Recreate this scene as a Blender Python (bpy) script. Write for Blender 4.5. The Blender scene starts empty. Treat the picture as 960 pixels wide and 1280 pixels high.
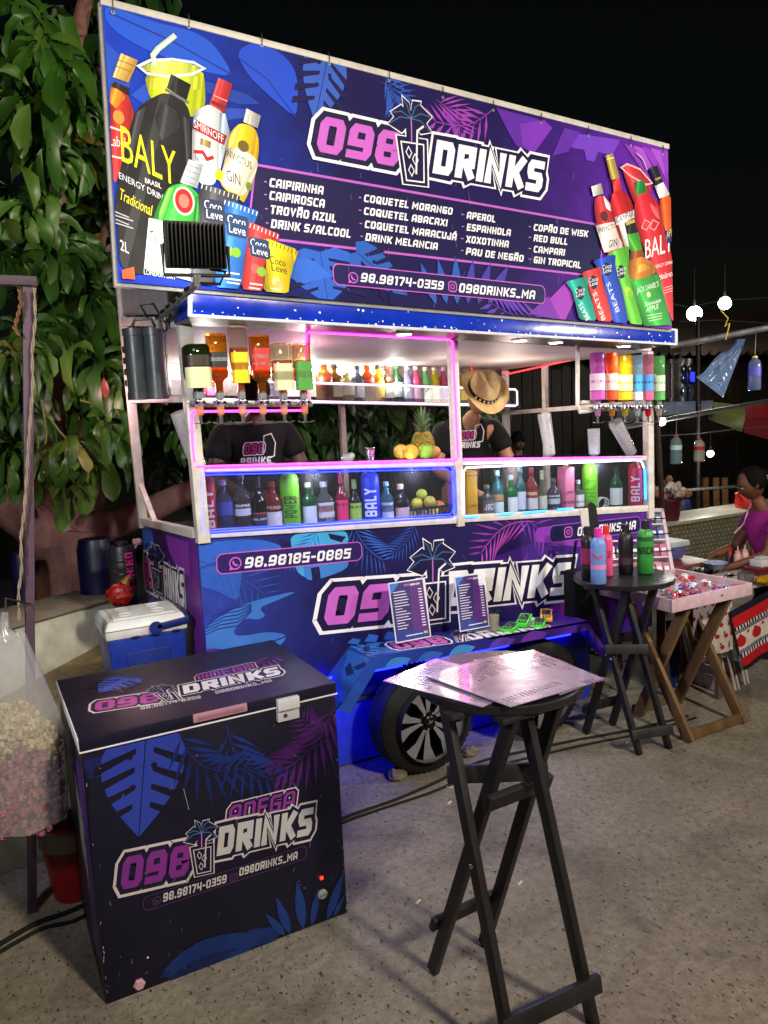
LIGHT_STREET, LIGHT_STALL, LIGHT_LEFT, LIGHT_FLOOD = 740., 520., 420., 8.
import bpy, bmesh, math, random
from mathutils import Vector, Matrix
random.seed(11)
S = bpy.context.scene
COLL = S.collection
R = math.radians
# ------------------------------------------------------------------ camera
def _n(v): return Vector(v).normalized()
_dn = _n((350., 7560., 960.))                 # world down seen from the camera (x right, y down, z forward)
_ax = Vector((1800., -205., 960.)); _ax = (_ax - _dn * _ax.dot(_dn)).normalized()
_up = -_dn
_ay = _up.cross(_ax)
FPX, CX, CY, CAMH = 960., 480., 640., 2.0
def w_(v): return Vector((_ax.dot(v), _ay.dot(v), _up.dot(v)))
EYE = Vector((0, 0, CAMH))
cam_data = bpy.data.cameras.new("camera")
cam = bpy.data.objects.new("camera", cam_data); COLL.objects.link(cam)
_r, _u, _b = w_(Vector((1, 0, 0))), w_(Vector((0, -1, 0))), w_(Vector((0, 0, -1)))
cam.matrix_world = Matrix(((_r.x, _u.x, _b.x, 0), (_r.y, _u.y, _b.y, 0), (_r.z, _u.z, _b.z, CAMH), (0, 0, 0, 1)))
cam_data.sensor_fit = 'VERTICAL'; cam_data.sensor_height = 36.0; cam_data.lens = 27.0
cam_data.clip_start = 0.05; cam_data.clip_end = 500
S.camera = cam
# ------------------------------------------------------------------ world (night), exposure
world = bpy.data.worlds.new("World"); S.world = world; world.use_nodes = True
nt = world.node_tree; bg = nt.nodes['Background']
sky = nt.nodes.new('ShaderNodeTexSky'); sky.sky_type = 'NISHITA'; sky.sun_disc = False
sky.sun_elevation = R(3); sky.sun_rotation = R(200)
nt.links.new(sky.outputs[0], bg.inputs[0]); bg.inputs[1].default_value = 0.0016
vs = S.view_settings
S.display_settings.display_device = 'sRGB'
vs.view_transform = 'Standard'; vs.look = 'None'; vs.exposure = 0.0; vs.gamma = 1.0; vs.use_curve_mapping = False
cy = S.cycles
cy.use_denoising = True
cy.max_bounces = 7; cy.diffuse_bounces = 3; cy.glossy_bounces = 3; cy.transmission_bounces = 4; cy.transparent_max_bounces = 32
cy.sample_clamp_indirect = 4.0; cy.caustics_reflective = False; cy.caustics_refractive = False
try: cy.use_light_tree = True
except Exception: pass
# ------------------------------------------------------------------ lamps of the market that stand outside the frame
def lamp(name, typ, loc, energy, col=(1, 1, 1), target=None, **kw):
    l = bpy.data.lights.new(name, typ); o = bpy.data.objects.new(name, l); COLL.objects.link(o)
    o.location = loc; l.energy = energy; l.color = col
    for k, v in kw.items(): setattr(l, k, v)
    if target is not None:
        o.rotation_euler = (Vector(target) - Vector(loc)).to_track_quat('-Z', 'Y').to_euler()
    return o
lamp('street_lamp_light', 'AREA', (2.6, -4.6, 6.2), LIGHT_STREET, (1.0, 0.87, 0.64), (2.2, 2.6, 0.6), shape='DISK', size=0.7)
lamp('stall_lamp_light', 'SPOT', (6.35, 0.5, 2.87), LIGHT_STALL, (1.0, 0.97, 0.93), (2.5, 3.6, 3.0), spot_size=R(86), spot_blend=0.55, shadow_soft_size=0.12)
lamp('stall_lamp_light', 'SPOT', (-1.3, 0.9, 2.9), LIGHT_LEFT, (0.97, 0.98, 1.0), (1.9, 3.9, 1.9), spot_size=R(88), spot_blend=0.9, shadow_soft_size=0.15)
# ------------------------------------------------------------------ pixel of the photo -> ray -> point at a real depth
def ray(px, py): return w_(Vector(((px - CX) / FPX, (py - CY) / FPX, 1.0)))
def PY(px, py, Y): r = ray(px, py); return EYE + r * (Y / r.y)
def PX(px, py, X): r = ray(px, py); return EYE + r * (X / r.x)
def PZ(px, py, Z): r = ray(px, py); return EYE + r * ((Z - CAMH) / r.z)
def PD(px, py, d): return EYE + ray(px, py) * d          # d = depth along the camera axis
# ------------------------------------------------------------------ colours and materials
def lin(h):
    if not isinstance(h, str): return (h[0], h[1], h[2], 1.0)
    h = h.lstrip('#')
    o = []
    for i in (0, 2, 4):
        c = int(h[i:i + 2], 16) / 255.
        o.append(c / 12.92 if c <= 0.04045 else ((c + 0.055) / 1.055) ** 2.4)
    return (o[0], o[1], o[2], 1.0)
_mats = {}
def _new(name):
    m = bpy.data.materials.new(name); m.use_nodes = True
    return m, m.node_tree, m.node_tree.nodes['Principled BSDF']
def N(nt, t, **kw):
    n = nt.nodes.new(t)
    for k, v in kw.items(): setattr(n, k, v)
    return n
def surf(name, rough=0.5, metal=0.0, dirt=0.12, scale=9.0, bump=0.0, bscale=60.0, spec=0.5, coat=0.0, colr=None, detail=4.0, rvar=0.15, stretch=(1, 1, 1)):
    """Painted or printed surface: colour from the mesh's own Col attribute (or one colour), broken by dirt, wear and bump."""
    if name in _mats: return _mats[name]
    m, t, p = _new(name)
    tc = N(t, 'ShaderNodeTexCoord'); mp = N(t, 'ShaderNodeMapping'); mp.inputs['Scale'].default_value = stretch
    t.links.new(tc.outputs['Object'], mp.inputs[0])
    no = N(t, 'ShaderNodeTexNoise'); no.inputs['Scale'].default_value = scale; no.inputs['Detail'].default_value = detail; no.inputs['Roughness'].default_value = 0.65
    t.links.new(mp.outputs[0], no.inputs['Vector'])
    mr = N(t, 'ShaderNodeMapRange'); mr.inputs[1].default_value = 0.3; mr.inputs[2].default_value = 0.7
    mr.inputs[3].default_value = 1 - dirt; mr.inputs[4].default_value = 1 + dirt * 0.7
    t.links.new(no.outputs[0], mr.inputs[0])
    mx = N(t, 'ShaderNodeMix', data_type='RGBA', blend_type='MULTIPLY'); mx.inputs[0].default_value = 1.0
    if colr is None:
        at = N(t, 'ShaderNodeVertexColor'); at.layer_name = 'Col'; t.links.new(at.outputs[0], mx.inputs[6])
    else: mx.inputs[6].default_value = lin(colr)
    t.links.new(mr.outputs[0], mx.inputs[7]); t.links.new(mx.outputs[2], p.inputs['Base Color'])
    rr = N(t, 'ShaderNodeMapRange'); rr.inputs[3].default_value = max(0.02, rough - rvar); rr.inputs[4].default_value = min(1, rough + rvar)
    t.links.new(no.outputs[0], rr.inputs[0]); t.links.new(rr.outputs[0], p.inputs['Roughness'])
    p.inputs['Metallic'].default_value = metal; p.inputs['Specular IOR Level'].default_value = spec
    p.inputs['Coat Weight'].default_value = coat
    if bump > 0:
        nb = N(t, 'ShaderNodeTexNoise'); nb.inputs['Scale'].default_value = bscale; nb.inputs['Detail'].default_value = 3
        t.links.new(mp.outputs[0], nb.inputs['Vector'])
        bp = N(t, 'ShaderNodeBump'); bp.inputs['Strength'].default_value = bump; bp.inputs['Distance'].default_value = 0.01
        t.links.new(nb.outputs[0], bp.inputs['Height']); t.links.new(bp.outputs[0], p.inputs['Normal'])
    _mats[name] = m; return m
def emit(name, hexc, strength, core=None):
    if name in _mats: return _mats[name]
    m, t, p = _new(name)
    p.inputs['Base Color'].default_value = lin(hexc); p.inputs['Emission Color'].default_value = lin(hexc); p.inputs['Emission Strength'].default_value = strength
    _mats[name] = m; return m
def glass(name, tint, body=0.0, rough=0.04, ior=1.45):
    """Thin clear wall or filled bottle: see-through tint, part coloured body, Fresnel gloss."""
    if name in _mats: return _mats[name]
    m, t, p = _new(name); t.nodes.remove(p); out = t.nodes['Material Output']
    tr = N(t, 'ShaderNodeBsdfTransparent'); tr.inputs[0].default_value = lin(tint)
    last = tr.outputs[0]
    if body > 0:
        df = N(t, 'ShaderNodeBsdfDiffuse'); df.inputs[0].default_value = lin(tint)
        tl = N(t, 'ShaderNodeBsdfTranslucent'); tl.inputs[0].default_value = lin(tint)
        m0 = N(t, 'ShaderNodeMixShader'); m0.inputs[0].default_value = 0.5
        t.links.new(df.outputs[0], m0.inputs[1]); t.links.new(tl.outputs[0], m0.inputs[2])
        m1 = N(t, 'ShaderNodeMixShader'); m1.inputs[0].default_value = body
        t.links.new(last, m1.inputs[1]); t.links.new(m0.outputs[0], m1.inputs[2]); last = m1.outputs[0]
    ge = N(t, 'ShaderNodeNewGeometry'); ex_ = N(t, 'ShaderNodeMath', operation='MULTIPLY_ADD'); ex_.inputs[1].default_value = -2; ex_.inputs[2].default_value = 1; t.links.new(ge.outputs['Backfacing'], ex_.inputs[0])
    pw = N(t, 'ShaderNodeMath', operation='POWER'); pw.inputs[0].default_value = ior; t.links.new(ex_.outputs[0], pw.inputs[1])      # same gloss from both sides of the thin wall
    fr = N(t, 'ShaderNodeFresnel'); t.links.new(pw.outputs[0], fr.inputs[0])
    gl = N(t, 'ShaderNodeBsdfGlossy'); gl.inputs['Roughness'].default_value = rough
    m2 = N(t, 'ShaderNodeMixShader'); t.links.new(fr.outputs[0], m2.inputs[0])
    t.links.new(last, m2.inputs[1]); t.links.new(gl.outputs[0], m2.inputs[2]); t.links.new(m2.outputs[0], out.inputs[0])
    _mats[name] = m; return m
PAINT = lambda: surf('painted_metal', 0.45, 0.0, 0.2, 14, 0.08, 90)
PLAST = lambda: surf('moulded_plastic', 0.42, 0.0, 0.1, 12, 0.03, 120)
VINYL = lambda: surf('printed_vinyl', 0.42, 0.0, 0.13, 5, 0.10, 9, spec=0.35)
PAPER = lambda: surf('printed_label', 0.5, 0.0, 0.08, 25, 0.02, 150)
CHROME = lambda: surf('chromed_metal', 0.22, 0.9, 0.15, 30, 0.0)
STEEL = lambda: surf('worn_steel', 0.4, 0.6, 0.3, 18, 0.1, 80)
CLOTH = lambda: surf('woven_cloth', 0.85, 0.0, 0.2, 22, 0.25, 240, spec=0.2)
SKIN = lambda: surf('skin', 0.55, 0.0, 0.12, 18, 0.05, 150)
RUBBER = lambda: surf('black_rubber', 0.75, 0.0, 0.25, 20, 0.15, 120, spec=0.3)
FRUIT = lambda: surf('fruit_peel', 0.45, 0.0, 0.2, 28, 0.15, 160)
BLKWOOD = lambda: surf('black_painted_wood', 0.5, 0.0, 0.45, 7, 0.22, 55, spec=0.45, stretch=(1, 1, 0.35))
WOOD = lambda: surf('bare_wood', 0.65, 0.0, 0.45, 10, 0.2, 40, spec=0.3, stretch=(1.6, 1.6, 0.3))
# ------------------------------------------------------------------ objects
_org = {}
def put(o, name, parent):
    COLL.objects.link(o)
    if parent is not None: o.parent = parent
    _org[o.name] = _org[parent.name] if parent is not None else Vector((0, 0, 0))
    return o
def tag(o, label=None, cat=None, group=None, kind=None):
    if label: o['label'] = label
    if cat: o['category'] = cat
    if group: o['group'] = group
    if kind: o['kind'] = kind
    return o
def thing(name, label, cat, loc=(0, 0, 0), group=None):
    o = bpy.data.objects.new(name, None); o.empty_display_size = 0.05; COLL.objects.link(o)
    o.location = loc; _org[o.name] = Vector(loc)
    return tag(o, label, cat, group)
def kids(o): return [c for c in COLL.objects if c.parent == o]
def copy_tree(o, parent=None):
    c = o.copy(); COLL.objects.link(c)
    _org[c.name] = _org[o.name].copy()
    if parent is not None: c.parent = parent
    for ch in kids(o): copy_tree(ch, c)
    return c
# ------------------------------------------------------------------ mesh builder
WHITE = (0.8, 0.8, 0.8, 1)
class MB:
    def __init__(s): s.v, s.f, s.c, s.m = [], [], [], []
    def face(s, pts, col=WHITE, mat=0):
        i = len(s.v); s.v += [Vector(p) for p in pts]; s.f.append(tuple(range(i, i + len(pts)))); s.c.append(lin(col)); s.m.append(mat)
    def mesh(s, vs_, fs, col=WHITE, mat=0):
        i = len(s.v); s.v += [Vector(p) for p in vs_]
        for k, f in enumerate(fs):
            s.f.append(tuple(i + j for j in f)); s.c.append(lin(col[k]) if isinstance(col, list) else lin(col)); s.m.append(mat)
    def hexa(s, p, col=WHITE, b=0.0, mat=0):
        """p: 4 bottom points (ccw from above), 4 top points; b bevels the edges."""
        fs = [(3, 2, 1, 0), (4, 5, 6, 7), (0, 1, 5, 4), (1, 2, 6, 5), (2, 3, 7, 6), (3, 0, 4, 7)]
        if b <= 0: s.mesh(p, fs, col, mat); return
        bm = bmesh.new(); vv = [bm.verts.new(q) for q in p]
        for f in fs: bm.faces.new([vv[j] for j in f])
        bmesh.ops.bevel(bm, geom=list(bm.edges), offset=b, segments=2, profile=0.6, affect='EDGES', clamp_overlap=True)
        bm.verts.index_update(); s.mesh([q.co.copy() for q in bm.verts], [[q.index for q in f.verts] for f in bm.faces], col, mat); bm.free()
    def box(s, lo, hi, col=WHITE, b=0.0, mat=0, M=None):
        x0, y0, z0 = lo; x1, y1, z1 = hi
        p = [Vector(q) for q in ((x0, y0, z0), (x1, y0, z0), (x1, y1, z0), (x0, y1, z0), (x0, y0, z1), (x1, y0, z1), (x1, y1, z1), (x0, y1, z1))]
        if M is not None: p = [M @ q for q in p]
        s.hexa(p, col, b, mat)
    def bar(s, a, c, w, h, col=WHITE, b=0.0, up=(0, 0, 1), mat=0, ext=0.0):
        a, c = Vector(a), Vector(c); d = (c - a).normalized(); u = Vector(up)
        if abs(d.dot(u)) > 0.95: u = Vector((0, 1, 0))
        sd = d.cross(u).normalized(); u = sd.cross(d).normalized()
        a = a - d * ext; c = c + d * ext
        sd, u = sd * w / 2, u * h / 2
        s.hexa([a - sd - u, a + sd - u, c + sd - u, c - sd - u, a - sd + u, a + sd + u, c + sd + u, c - sd + u], col, b, mat)
    def tube(s, pts, r, n=8, col=WHITE, closed=False, mat=0, cap=True):
        pts = [Vector(p) for p in pts]; m = len(pts); i0 = len(s.v); prev = None
        for k in range(m):
            if closed: d = pts[(k + 1) % m] - pts[k - 1]
            else: d = pts[min(k + 1, m - 1)] - pts[max(k - 1, 0)]
            d = d.normalized() if d.length > 1e-9 else Vector((0, 0, 1))
            if prev is None:
                u = Vector((0, 0, 1)) if abs(d.z) < 0.9 else Vector((1, 0, 0))
                u = (u - d * u.dot(d)).normalized()
            else: u = (prev - d * prev.dot(d)).normalized()
            prev = u; w = d.cross(u); rr = r[k] if isinstance(r, (list, tuple)) else r
            for j in range(n):
                a = 2 * math.pi * j / n; s.v.append(pts[k] + (u * math.cos(a) + w * math.sin(a)) * rr)
        L = lin(col); cnt = m if closed else m - 1
        for k in range(cnt):
            q = (k + 1) % m
            for j in range(n):
                s.f.append((i0 + k * n + j, i0 + k * n + (j + 1) % n, i0 + q * n + (j + 1) % n, i0 + q * n + j)); s.c.append(L); s.m.append(mat)
        if cap and not closed:
            s.f.append(tuple(i0 + j for j in range(n - 1, -1, -1))); s.c.append(L); s.m.append(mat)
            s.f.append(tuple(i0 + (m - 1) * n + j for j in range(n))); s.c.append(L); s.m.append(mat)
    def lathe(s, prof, o=(0, 0, 0), n=20, col=WHITE, sq=2.0, M=None, a0=0.0, a1=2 * math.pi, mat=0, depth=1.0):
        """prof: (r, z[, colour of the band above]); sq > 2 squares the cross-section; depth squeezes it along y."""
        full = abs(a1 - a0 - 2 * math.pi) < 1e-6; i0 = len(s.v); o = Vector(o); nn = n if full else n + 1
        for q in prof:
            for j in range(nn):
                a = a0 + (a1 - a0) * j / n; ca, sa = math.cos(a), math.sin(a)
                k = q[0] if sq == 2 else q[0] / (abs(ca) ** sq + abs(sa) ** sq) ** (1 / sq)
                p = Vector((k * ca, k * sa * depth, q[1]))
                s.v.append(o + (M @ p if M is not None else p))
        for k in range(len(prof) - 1):
            c = lin(prof[k][2] if len(prof[k]) > 2 else col)
            for j in range(n):
                j2 = (j + 1) % nn
                a, b2, c2, d2 = i0 + k * nn + j, i0 + k * nn + j2, i0 + (k + 1) * nn + j2, i0 + (k + 1) * nn + j
                if prof[k][0] < 1e-6: fc = (a, c2, d2)
                elif prof[k + 1][0] < 1e-6: fc = (a, b2, d2)
                else: fc = (a, b2, c2, d2)
                s.f.append(fc); s.c.append(c); s.m.append(mat)
    def ball(s, o, r, col=WHITE, n=12, sc=(1, 1, 1), mat=0, jit=0.0):
        i0 = len(s.v); h = n // 2; o = Vector(o)
        for i in range(h + 1):
            th = math.pi * i / h
            for j in range(n):
                ph = 2 * math.pi * j / n; k = r * (1 + random.uniform(-jit, jit))
                s.v.append(o + Vector((k * sc[0] * math.sin(th) * math.cos(ph), k * sc[1] * math.sin(th) * math.sin(ph), k * sc[2] * math.cos(th))))
        L = lin(col)
        for i in range(h):
            for j in range(n):
                a, b2 = i0 + i * n + j, i0 + i * n + (j + 1) % n
                s.f.append((a, a + n, b2 + n, b2)); s.c.append(L); s.m.append(mat)
    def build(s, name, mats, parent=None, smooth=35, label=None):
        me = bpy.data.meshes.new(name); o = _org[parent.name] if parent is not None else Vector((0, 0, 0))
        me.from_pydata([p - o for p in s.v], [], s.f)
        if not isinstance(mats, (list, tuple)): mats = [mats]
        for m in mats: me.materials.append(m)
        me.polygons.foreach_set('material_index', s.m)
        at = me.color_attributes.new('Col', 'FLOAT_COLOR', 'CORNER'); buf = []
        for p, c in zip(me.polygons, s.c): buf.extend(c * p.loop_total)
        at.data.foreach_set('color', buf)
        me.update()
        if smooth:
            me.polygons.foreach_set('use_smooth', [True] * len(me.polygons))
            try: me.set_sharp_from_angle(angle=R(smooth))
            except Exception: pass
        ob = bpy.data.objects.new(name, me); put(ob, name, parent)
        if label: ob['label'] = label
        return ob
# ------------------------------------------------------------------ squared stroke lettering
c_ = 0.15
_rect = [(c_, 0), (1 - c_, 0), (1, c_), (1, 1 - c_), (1 - c_, 1), (c_, 1), (0, 1 - c_), (0, c_)]
GL = {
 '0': (.66, [(_rect, 1)]), 'O': (.66, [(_rect, 1)]), 'D': (.66, [([(0, 0), (1 - c_, 0), (1, c_), (1, 1 - c_), (1 - c_, 1), (0, 1)], 1)]),
 '1': (.34, [([(0, 1), (1, 1), (1, 0)], 0)]), '2': (.62, [([(0, 1), (1, 1), (1, .5), (0, .5), (0, 0), (1, 0)], 0)]),
 '3': (.62, [([(0, 1), (1, 1), (1, 0), (0, 0)], 0), ([(.1, .5), (1, .5)], 0)]), '4': (.64, [([(0, 1), (0, .4), (1, .4)], 0), ([(1, 1), (1, 0)], 0)]),
 '5': (.62, [([(1, 1), (0, 1), (0, .55), (1, .55), (1, 0), (0, 0)], 0)]), '6': (.64, [([(1, 1), (0, 1), (0, 0), (1, 0), (1, .5), (0, .5)], 0)]),
 '7': (.6, [([(0, 1), (1, 1), (1, .8), (.45, 0)], 0)]), '8': (.66, [([(c_, 0), (1 - c_, 0), (1, c_), (1, .4), (.9, .5), (1, .6), (1, 1 - c_), (1 - c_, 1), (c_, 1), (0, 1 - c_), (0, .6), (.1, .5), (0, .4), (0, c_)], 1), ([(.1, .5), (.9, .5)], 0)]),
 '9': (.66, [([(1, .45), (0, .45), (0, 1 - c_), (c_, 1), (1 - c_, 1), (1, 1 - c_), (1, c_), (1 - c_, 0), (0, 0)], 0)]),
 'A': (.68, [([(0, 0), (0, .8), (.25, 1), (.85, 1), (1, .9), (1, 0)], 0), ([(0, .34), (1, .34)], 0)]),
 'B': (.64, [([(0, 0), (0, 1), (1 - c_, 1), (1, .85), (1, .6), (.85, .5), (1, .4), (1, .12), (1 - c_, 0)], 1), ([(0, .5), (.85, .5)], 0)]),
 'C': (.62, [([(1, 1), (c_, 1), (0, 1 - c_), (0, c_), (c_, 0), (1, 0)], 0)]), 'E': (.58, [([(1, 1), (0, 1), (0, 0), (1, 0)], 0), ([(0, .5), (.9, .5)], 0)]),
 'F': (.56, [([(1, 1), (0, 1), (0, 0)], 0), ([(0, .5), (.9, .5)], 0)]), 'G': (.64, [([(1, 1), (c_, 1), (0, 1 - c_), (0, c_), (c_, 0), (1, 0), (1, .48), (.5, .48)], 0)]),
 'H': (.66, [([(0, 0), (0, 1)], 0), ([(1, 0), (1, 1)], 0), ([(0, .5), (1, .5)], 0)]), 'I': (.2, [([(.5, 0), (.5, 1)], 0)]),
 'J': (.56, [([(1, 1), (1, 0), (0, 0), (0, .35)], 0)]), 'K': (.66, [([(0, 0), (0, 1)], 0), ([(1, 1), (.42, .5), (1, 0)], 0), ([(0, .5), (.42, .5)], 0)]),
 'L': (.54, [([(0, 1), (0, 0), (1, 0)], 0)]), 'M': (.84, [([(0, 0), (0, 1), (.5, .35), (1, 1), (1, 0)], 0)]), 'N': (.7, [([(0, 0), (0, 1), (1, 0), (1, 1)], 0)]),
 'P': (.64, [([(0, 0), (0, 1), (1, 1), (1, .42), (0, .42)], 0)]), 'Q': (.68, [(_rect, 1), ([(.6, .3), (1.05, -.08)], 0)]),
 'R': (.66, [([(0, 0), (0, 1), (1, 1), (1, .45), (0, .45)], 0), ([(.5, .45), (1, 0)], 0)]), 'S': (.64, [([(1, 1), (c_, 1), (0, .88), (0, .62), (c_ * .7, .5), (1 - c_ * .7, .5), (1, .38), (1, .12), (1 - c_, 0), (0, 0)], 0)]),
 'T': (.6, [([(0, 1), (1, 1)], 0), ([(.5, 1), (.5, 0)], 0)]), 'U': (.66, [([(0, 1), (0, c_), (c_, 0), (1 - c_, 0), (1, c_), (1, 1)], 0)]),
 'V': (.66, [([(0, 1), (.5, 0), (1, 1)], 0)]), 'W': (.9, [([(0, 1), (.2, 0), (.5, .7), (.8, 0), (1, 1)], 0)]), 'X': (.66, [([(0, 0), (1, 1)], 0), ([(0, 1), (1, 0)], 0)]),
 'Y': (.64, [([(0, 1), (.5, .5), (1, 1)], 0), ([(.5, .5), (.5, 0)], 0)]), 'Z': (.62, [([(0, 1), (1, 1), (0, 0), (1, 0)], 0)]),
 '.': (.2, [([(.5, -.02), (.5, .06)], 0)]), '-': (.4, [([(0, .48), (1, .48)], 0)]), '_': (.5, [([(0, -.05), (1, -.05)], 0)]), '/': (.5, [([(0, 0), (1, 1)], 0)]),
 'Ã': (.66, [([(0, 0), (0, 1 - c_), (c_, 1), (1, 1), (1, 0)], 0), ([(0, .38), (1, .38)], 0), ([(.1, 1.28), (.9, 1.34)], 0)]),
'Á': (.66, [([(0, 0), (0, 1 - c_), (c_, 1), (1, 1), (1, 0)], 0), ([(0, .38), (1, .38)], 0), ([(.4, 1.22), (.75, 1.4)], 0)]),
 "'": (.16, [([(.5, .8), (.5, 1)], 0)]), '@': (.8, [(_rect, 1), ([(.35, .35), (.7, .35), (.7, .7), (.35, .7)], 1)]), ' ': (.34, []),
}
def ribbon(pl, closed, h, ext, lim=1.9):
    n = len(pl); L, Rr = [], []
    P = [Vector((x, y)) for x, y in pl]
    if not closed:
        d0 = (P[1] - P[0]).normalized(); d1 = (P[-1] - P[-2]).normalized()
        P[0] = P[0] - d0 * ext; P[-1] = P[-1] + d1 * ext
    for i in range(n):
        a = P[i - 1] if (closed or i > 0) else None; b = P[(i + 1) % n] if (closed or i < n - 1) else None
        d0 = (P[i] - a).normalized() if a is not None else (b - P[i]).normalized()
        d1 = (b - P[i]).normalized() if b is not None else d0
        n0, n1 = Vector((-d0.y, d0.x)), Vector((-d1.y, d1.x)); m = n0 + n1
        if m.length < 0.3: m = n0; k = 1.0
        else: m.normalize(); k = min(lim, 1 / max(0.3, m.dot(n0)))
        L.append(P[i] + m * h * k); Rr.append(P[i] - m * h * k)
    q = []
    for i in range(n if closed else n - 1):
        j = (i + 1) % n; q.append([L[i], Rr[i], Rr[j], L[j]])
    return q
def layout(txt, t, gap):
    out, x = [], 0.0
    for ch in txt:
        w, st = GL.get(ch, GL[' ']); out.append((x, w, st)); x += w + (gap if ch != ' ' else 0)
    return out, x - gap
class Art:
    """A flat printed surface: 2-D art laid on the plane through O spanned by ex, ey (metres), each mark a hair proud of the last."""
    def __init__(s, O, ex, ey, lift=0.00005):
        s.O, s.ex = Vector(O), Vector(ex).normalized(); s.n = s.ex.cross(Vector(ey)).normalized(); s.ey = s.n.cross(s.ex)
        s.mb = MB(); s.k = 0; s.lift = lift; s.base = 0.001; s.clip = None; s.shade = False
    def px(s, x, y):
        r = ray(x, y); p = EYE + r * ((s.O - EYE).dot(s.n) / r.dot(s.n)) - s.O
        return Vector((p.dot(s.ex), p.dot(s.ey)))
    def pts(s, L, ox=0, oy=0, sc=1.0): return [s.px(ox + x / sc, oy + y / sc) for x, y in L]
    def at(s, p, z): return s.O + s.ex * p[0] + s.ey * p[1] + s.n * z
    def layer(s): s.base += s.lift; s.k = 0
    def bounds(s, P):
        P = [Vector(p) for p in P]; A = sum(P[i].x * P[(i + 1) % len(P)].y - P[(i + 1) % len(P)].x * P[i].y for i in range(len(P)))
        s.clip = P if A > 0 else P[::-1]
    def soft(s, P, col, k=2, r=.22):
        """a filled shape with its corners rounded off"""
        P = [Vector(p) for p in P]
        if s.shade:
            for _ in range(k): P = [q for i in range(len(P)) for q in (P[i].lerp(P[(i + 1) % len(P)], r), P[i].lerp(P[(i + 1) % len(P)], 1 - r))]
            s.printed(P, col); return
        for _ in range(k): P = [q for i in range(len(P)) for q in (P[i].lerp(P[(i + 1) % len(P)], r), P[i].lerp(P[(i + 1) % len(P)], 1 - r))]
        s.poly(P, col)
    def printed(s, P, col):
        """a photo-printed bottle or packet: bands of lighter and darker ink along its length, as on the printed photograph"""
        c = sum(P, Vector((0, 0))) / len(P); sxx = sum((p.x - c.x) ** 2 for p in P); syy = sum((p.y - c.y) ** 2 for p in P); sxy = sum((p.x - c.x) * (p.y - c.y) for p in P)
        an = .5 * math.atan2(2 * sxy, sxx - syy); d = Vector((math.cos(an), math.sin(an)))
        if abs(d.y) < .6: d = Vector((.15, 1)).normalized()
        if d.y < 0: d = -d
        u = Vector((d.y, -d.x)); t0 = min((p - c).dot(u) for p in P); t1 = max((p - c).dot(u) for p in P); K = (.42, .62, .85, 1.12, 1.75, 1.5, 1.15, 1.0, .92, .84, .74, .6, .8, .5); n = len(K); L = lin(col); old = s.clip
        s.layer(); s.poly(P, tuple(x * .7 for x in L[:3]), False)
        for i, f in enumerate(K):
            a, b = t0 + (t1 - t0) * i / n, t0 + (t1 - t0) * (i + 1.02) / n; Q = P
            for base, sg in ((a, 1), (b, -1)):
                W = []
                for j in range(len(Q)):
                    p, q = Q[j], Q[(j + 1) % len(Q)]; dp, dq = ((p - c).dot(u) - base) * sg, ((q - c).dot(u) - base) * sg
                    if dp >= 0: W.append(p)
                    if (dp >= 0) != (dq >= 0): W.append(p.lerp(q, dp / (dp - dq)))
                Q = W
                if len(Q) < 3: break
            if len(Q) >= 3:
                if i == 0: s.layer()
                s.poly(Q, tuple(min(.9, x * f + (.02 if f > 1.3 else 0)) for x in L[:3]), False)
    def poly(s, P, col, own=True):
        if own: s.layer()
        if s.clip:
            for i in range(len(s.clip)):
                a, e = s.clip[i], s.clip[(i + 1) % len(s.clip)] - s.clip[i]; Q = []
                side_ = lambda p: e.x * (p[1] - a.y) - e.y * (p[0] - a.x)
                for j in range(len(P)):
                    p, q = Vector(P[j]), Vector(P[(j + 1) % len(P)]); dp, dq = side_(p), side_(q)
                    if dp >= 0: Q.append(p)
                    if (dp >= 0) != (dq >= 0): Q.append(p.lerp(q, dp / (dp - dq)))
                P = Q
                if len(P) < 3: return
        s.k += 1; z = s.base + (s.k % 11) * 0.000004
        P = [Vector(p) for p in P]
        A = sum(P[i].x * P[(i + 1) % len(P)].y - P[(i + 1) % len(P)].x * P[i].y for i in range(len(P)))
        if A < 0: P = P[::-1]
        s.mb.face([s.at(p, z) for p in P], col)
    def line(s, P, w, col, closed=False, own=True):
        if own: s.layer()
        for q in ribbon([tuple(p) for p in P], closed, w / 2, 0): s.poly(q, col, False)
    def disc(s, c, r, col, n=18, sx=1.0, own=True): s.poly([(c[0] + r * sx * math.cos(2 * math.pi * i / n), c[1] + r * math.sin(2 * math.pi * i / n)) for i in range(n)], col, own)
    def rrect(s, a, b, h, r, col, own=True, w=None):
        """rounded bar whose mid-line runs a -> b, height h; only an outline of width w when w is given"""
        a, b = Vector(a), Vector(b); d = (b - a).normalized(); u = Vector((-d.y, d.x)); P = []
        for c, s0 in ((b - d * r + u * (h / 2 - r), 0), (a + d * r + u * (h / 2 - r), 90), (a + d * r - u * (h / 2 - r), 180), (b - d * r - u * (h / 2 - r), 270)):
            for k in range(5):
                an = R(90 - (90 - s0) if False else s0 + k * 22.5); P.append(c + (d * math.cos(an) + u * math.sin(an)) * r)
        if w: s.line(P, w, col, True, own)
        else: s.poly(P, col, own)
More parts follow.
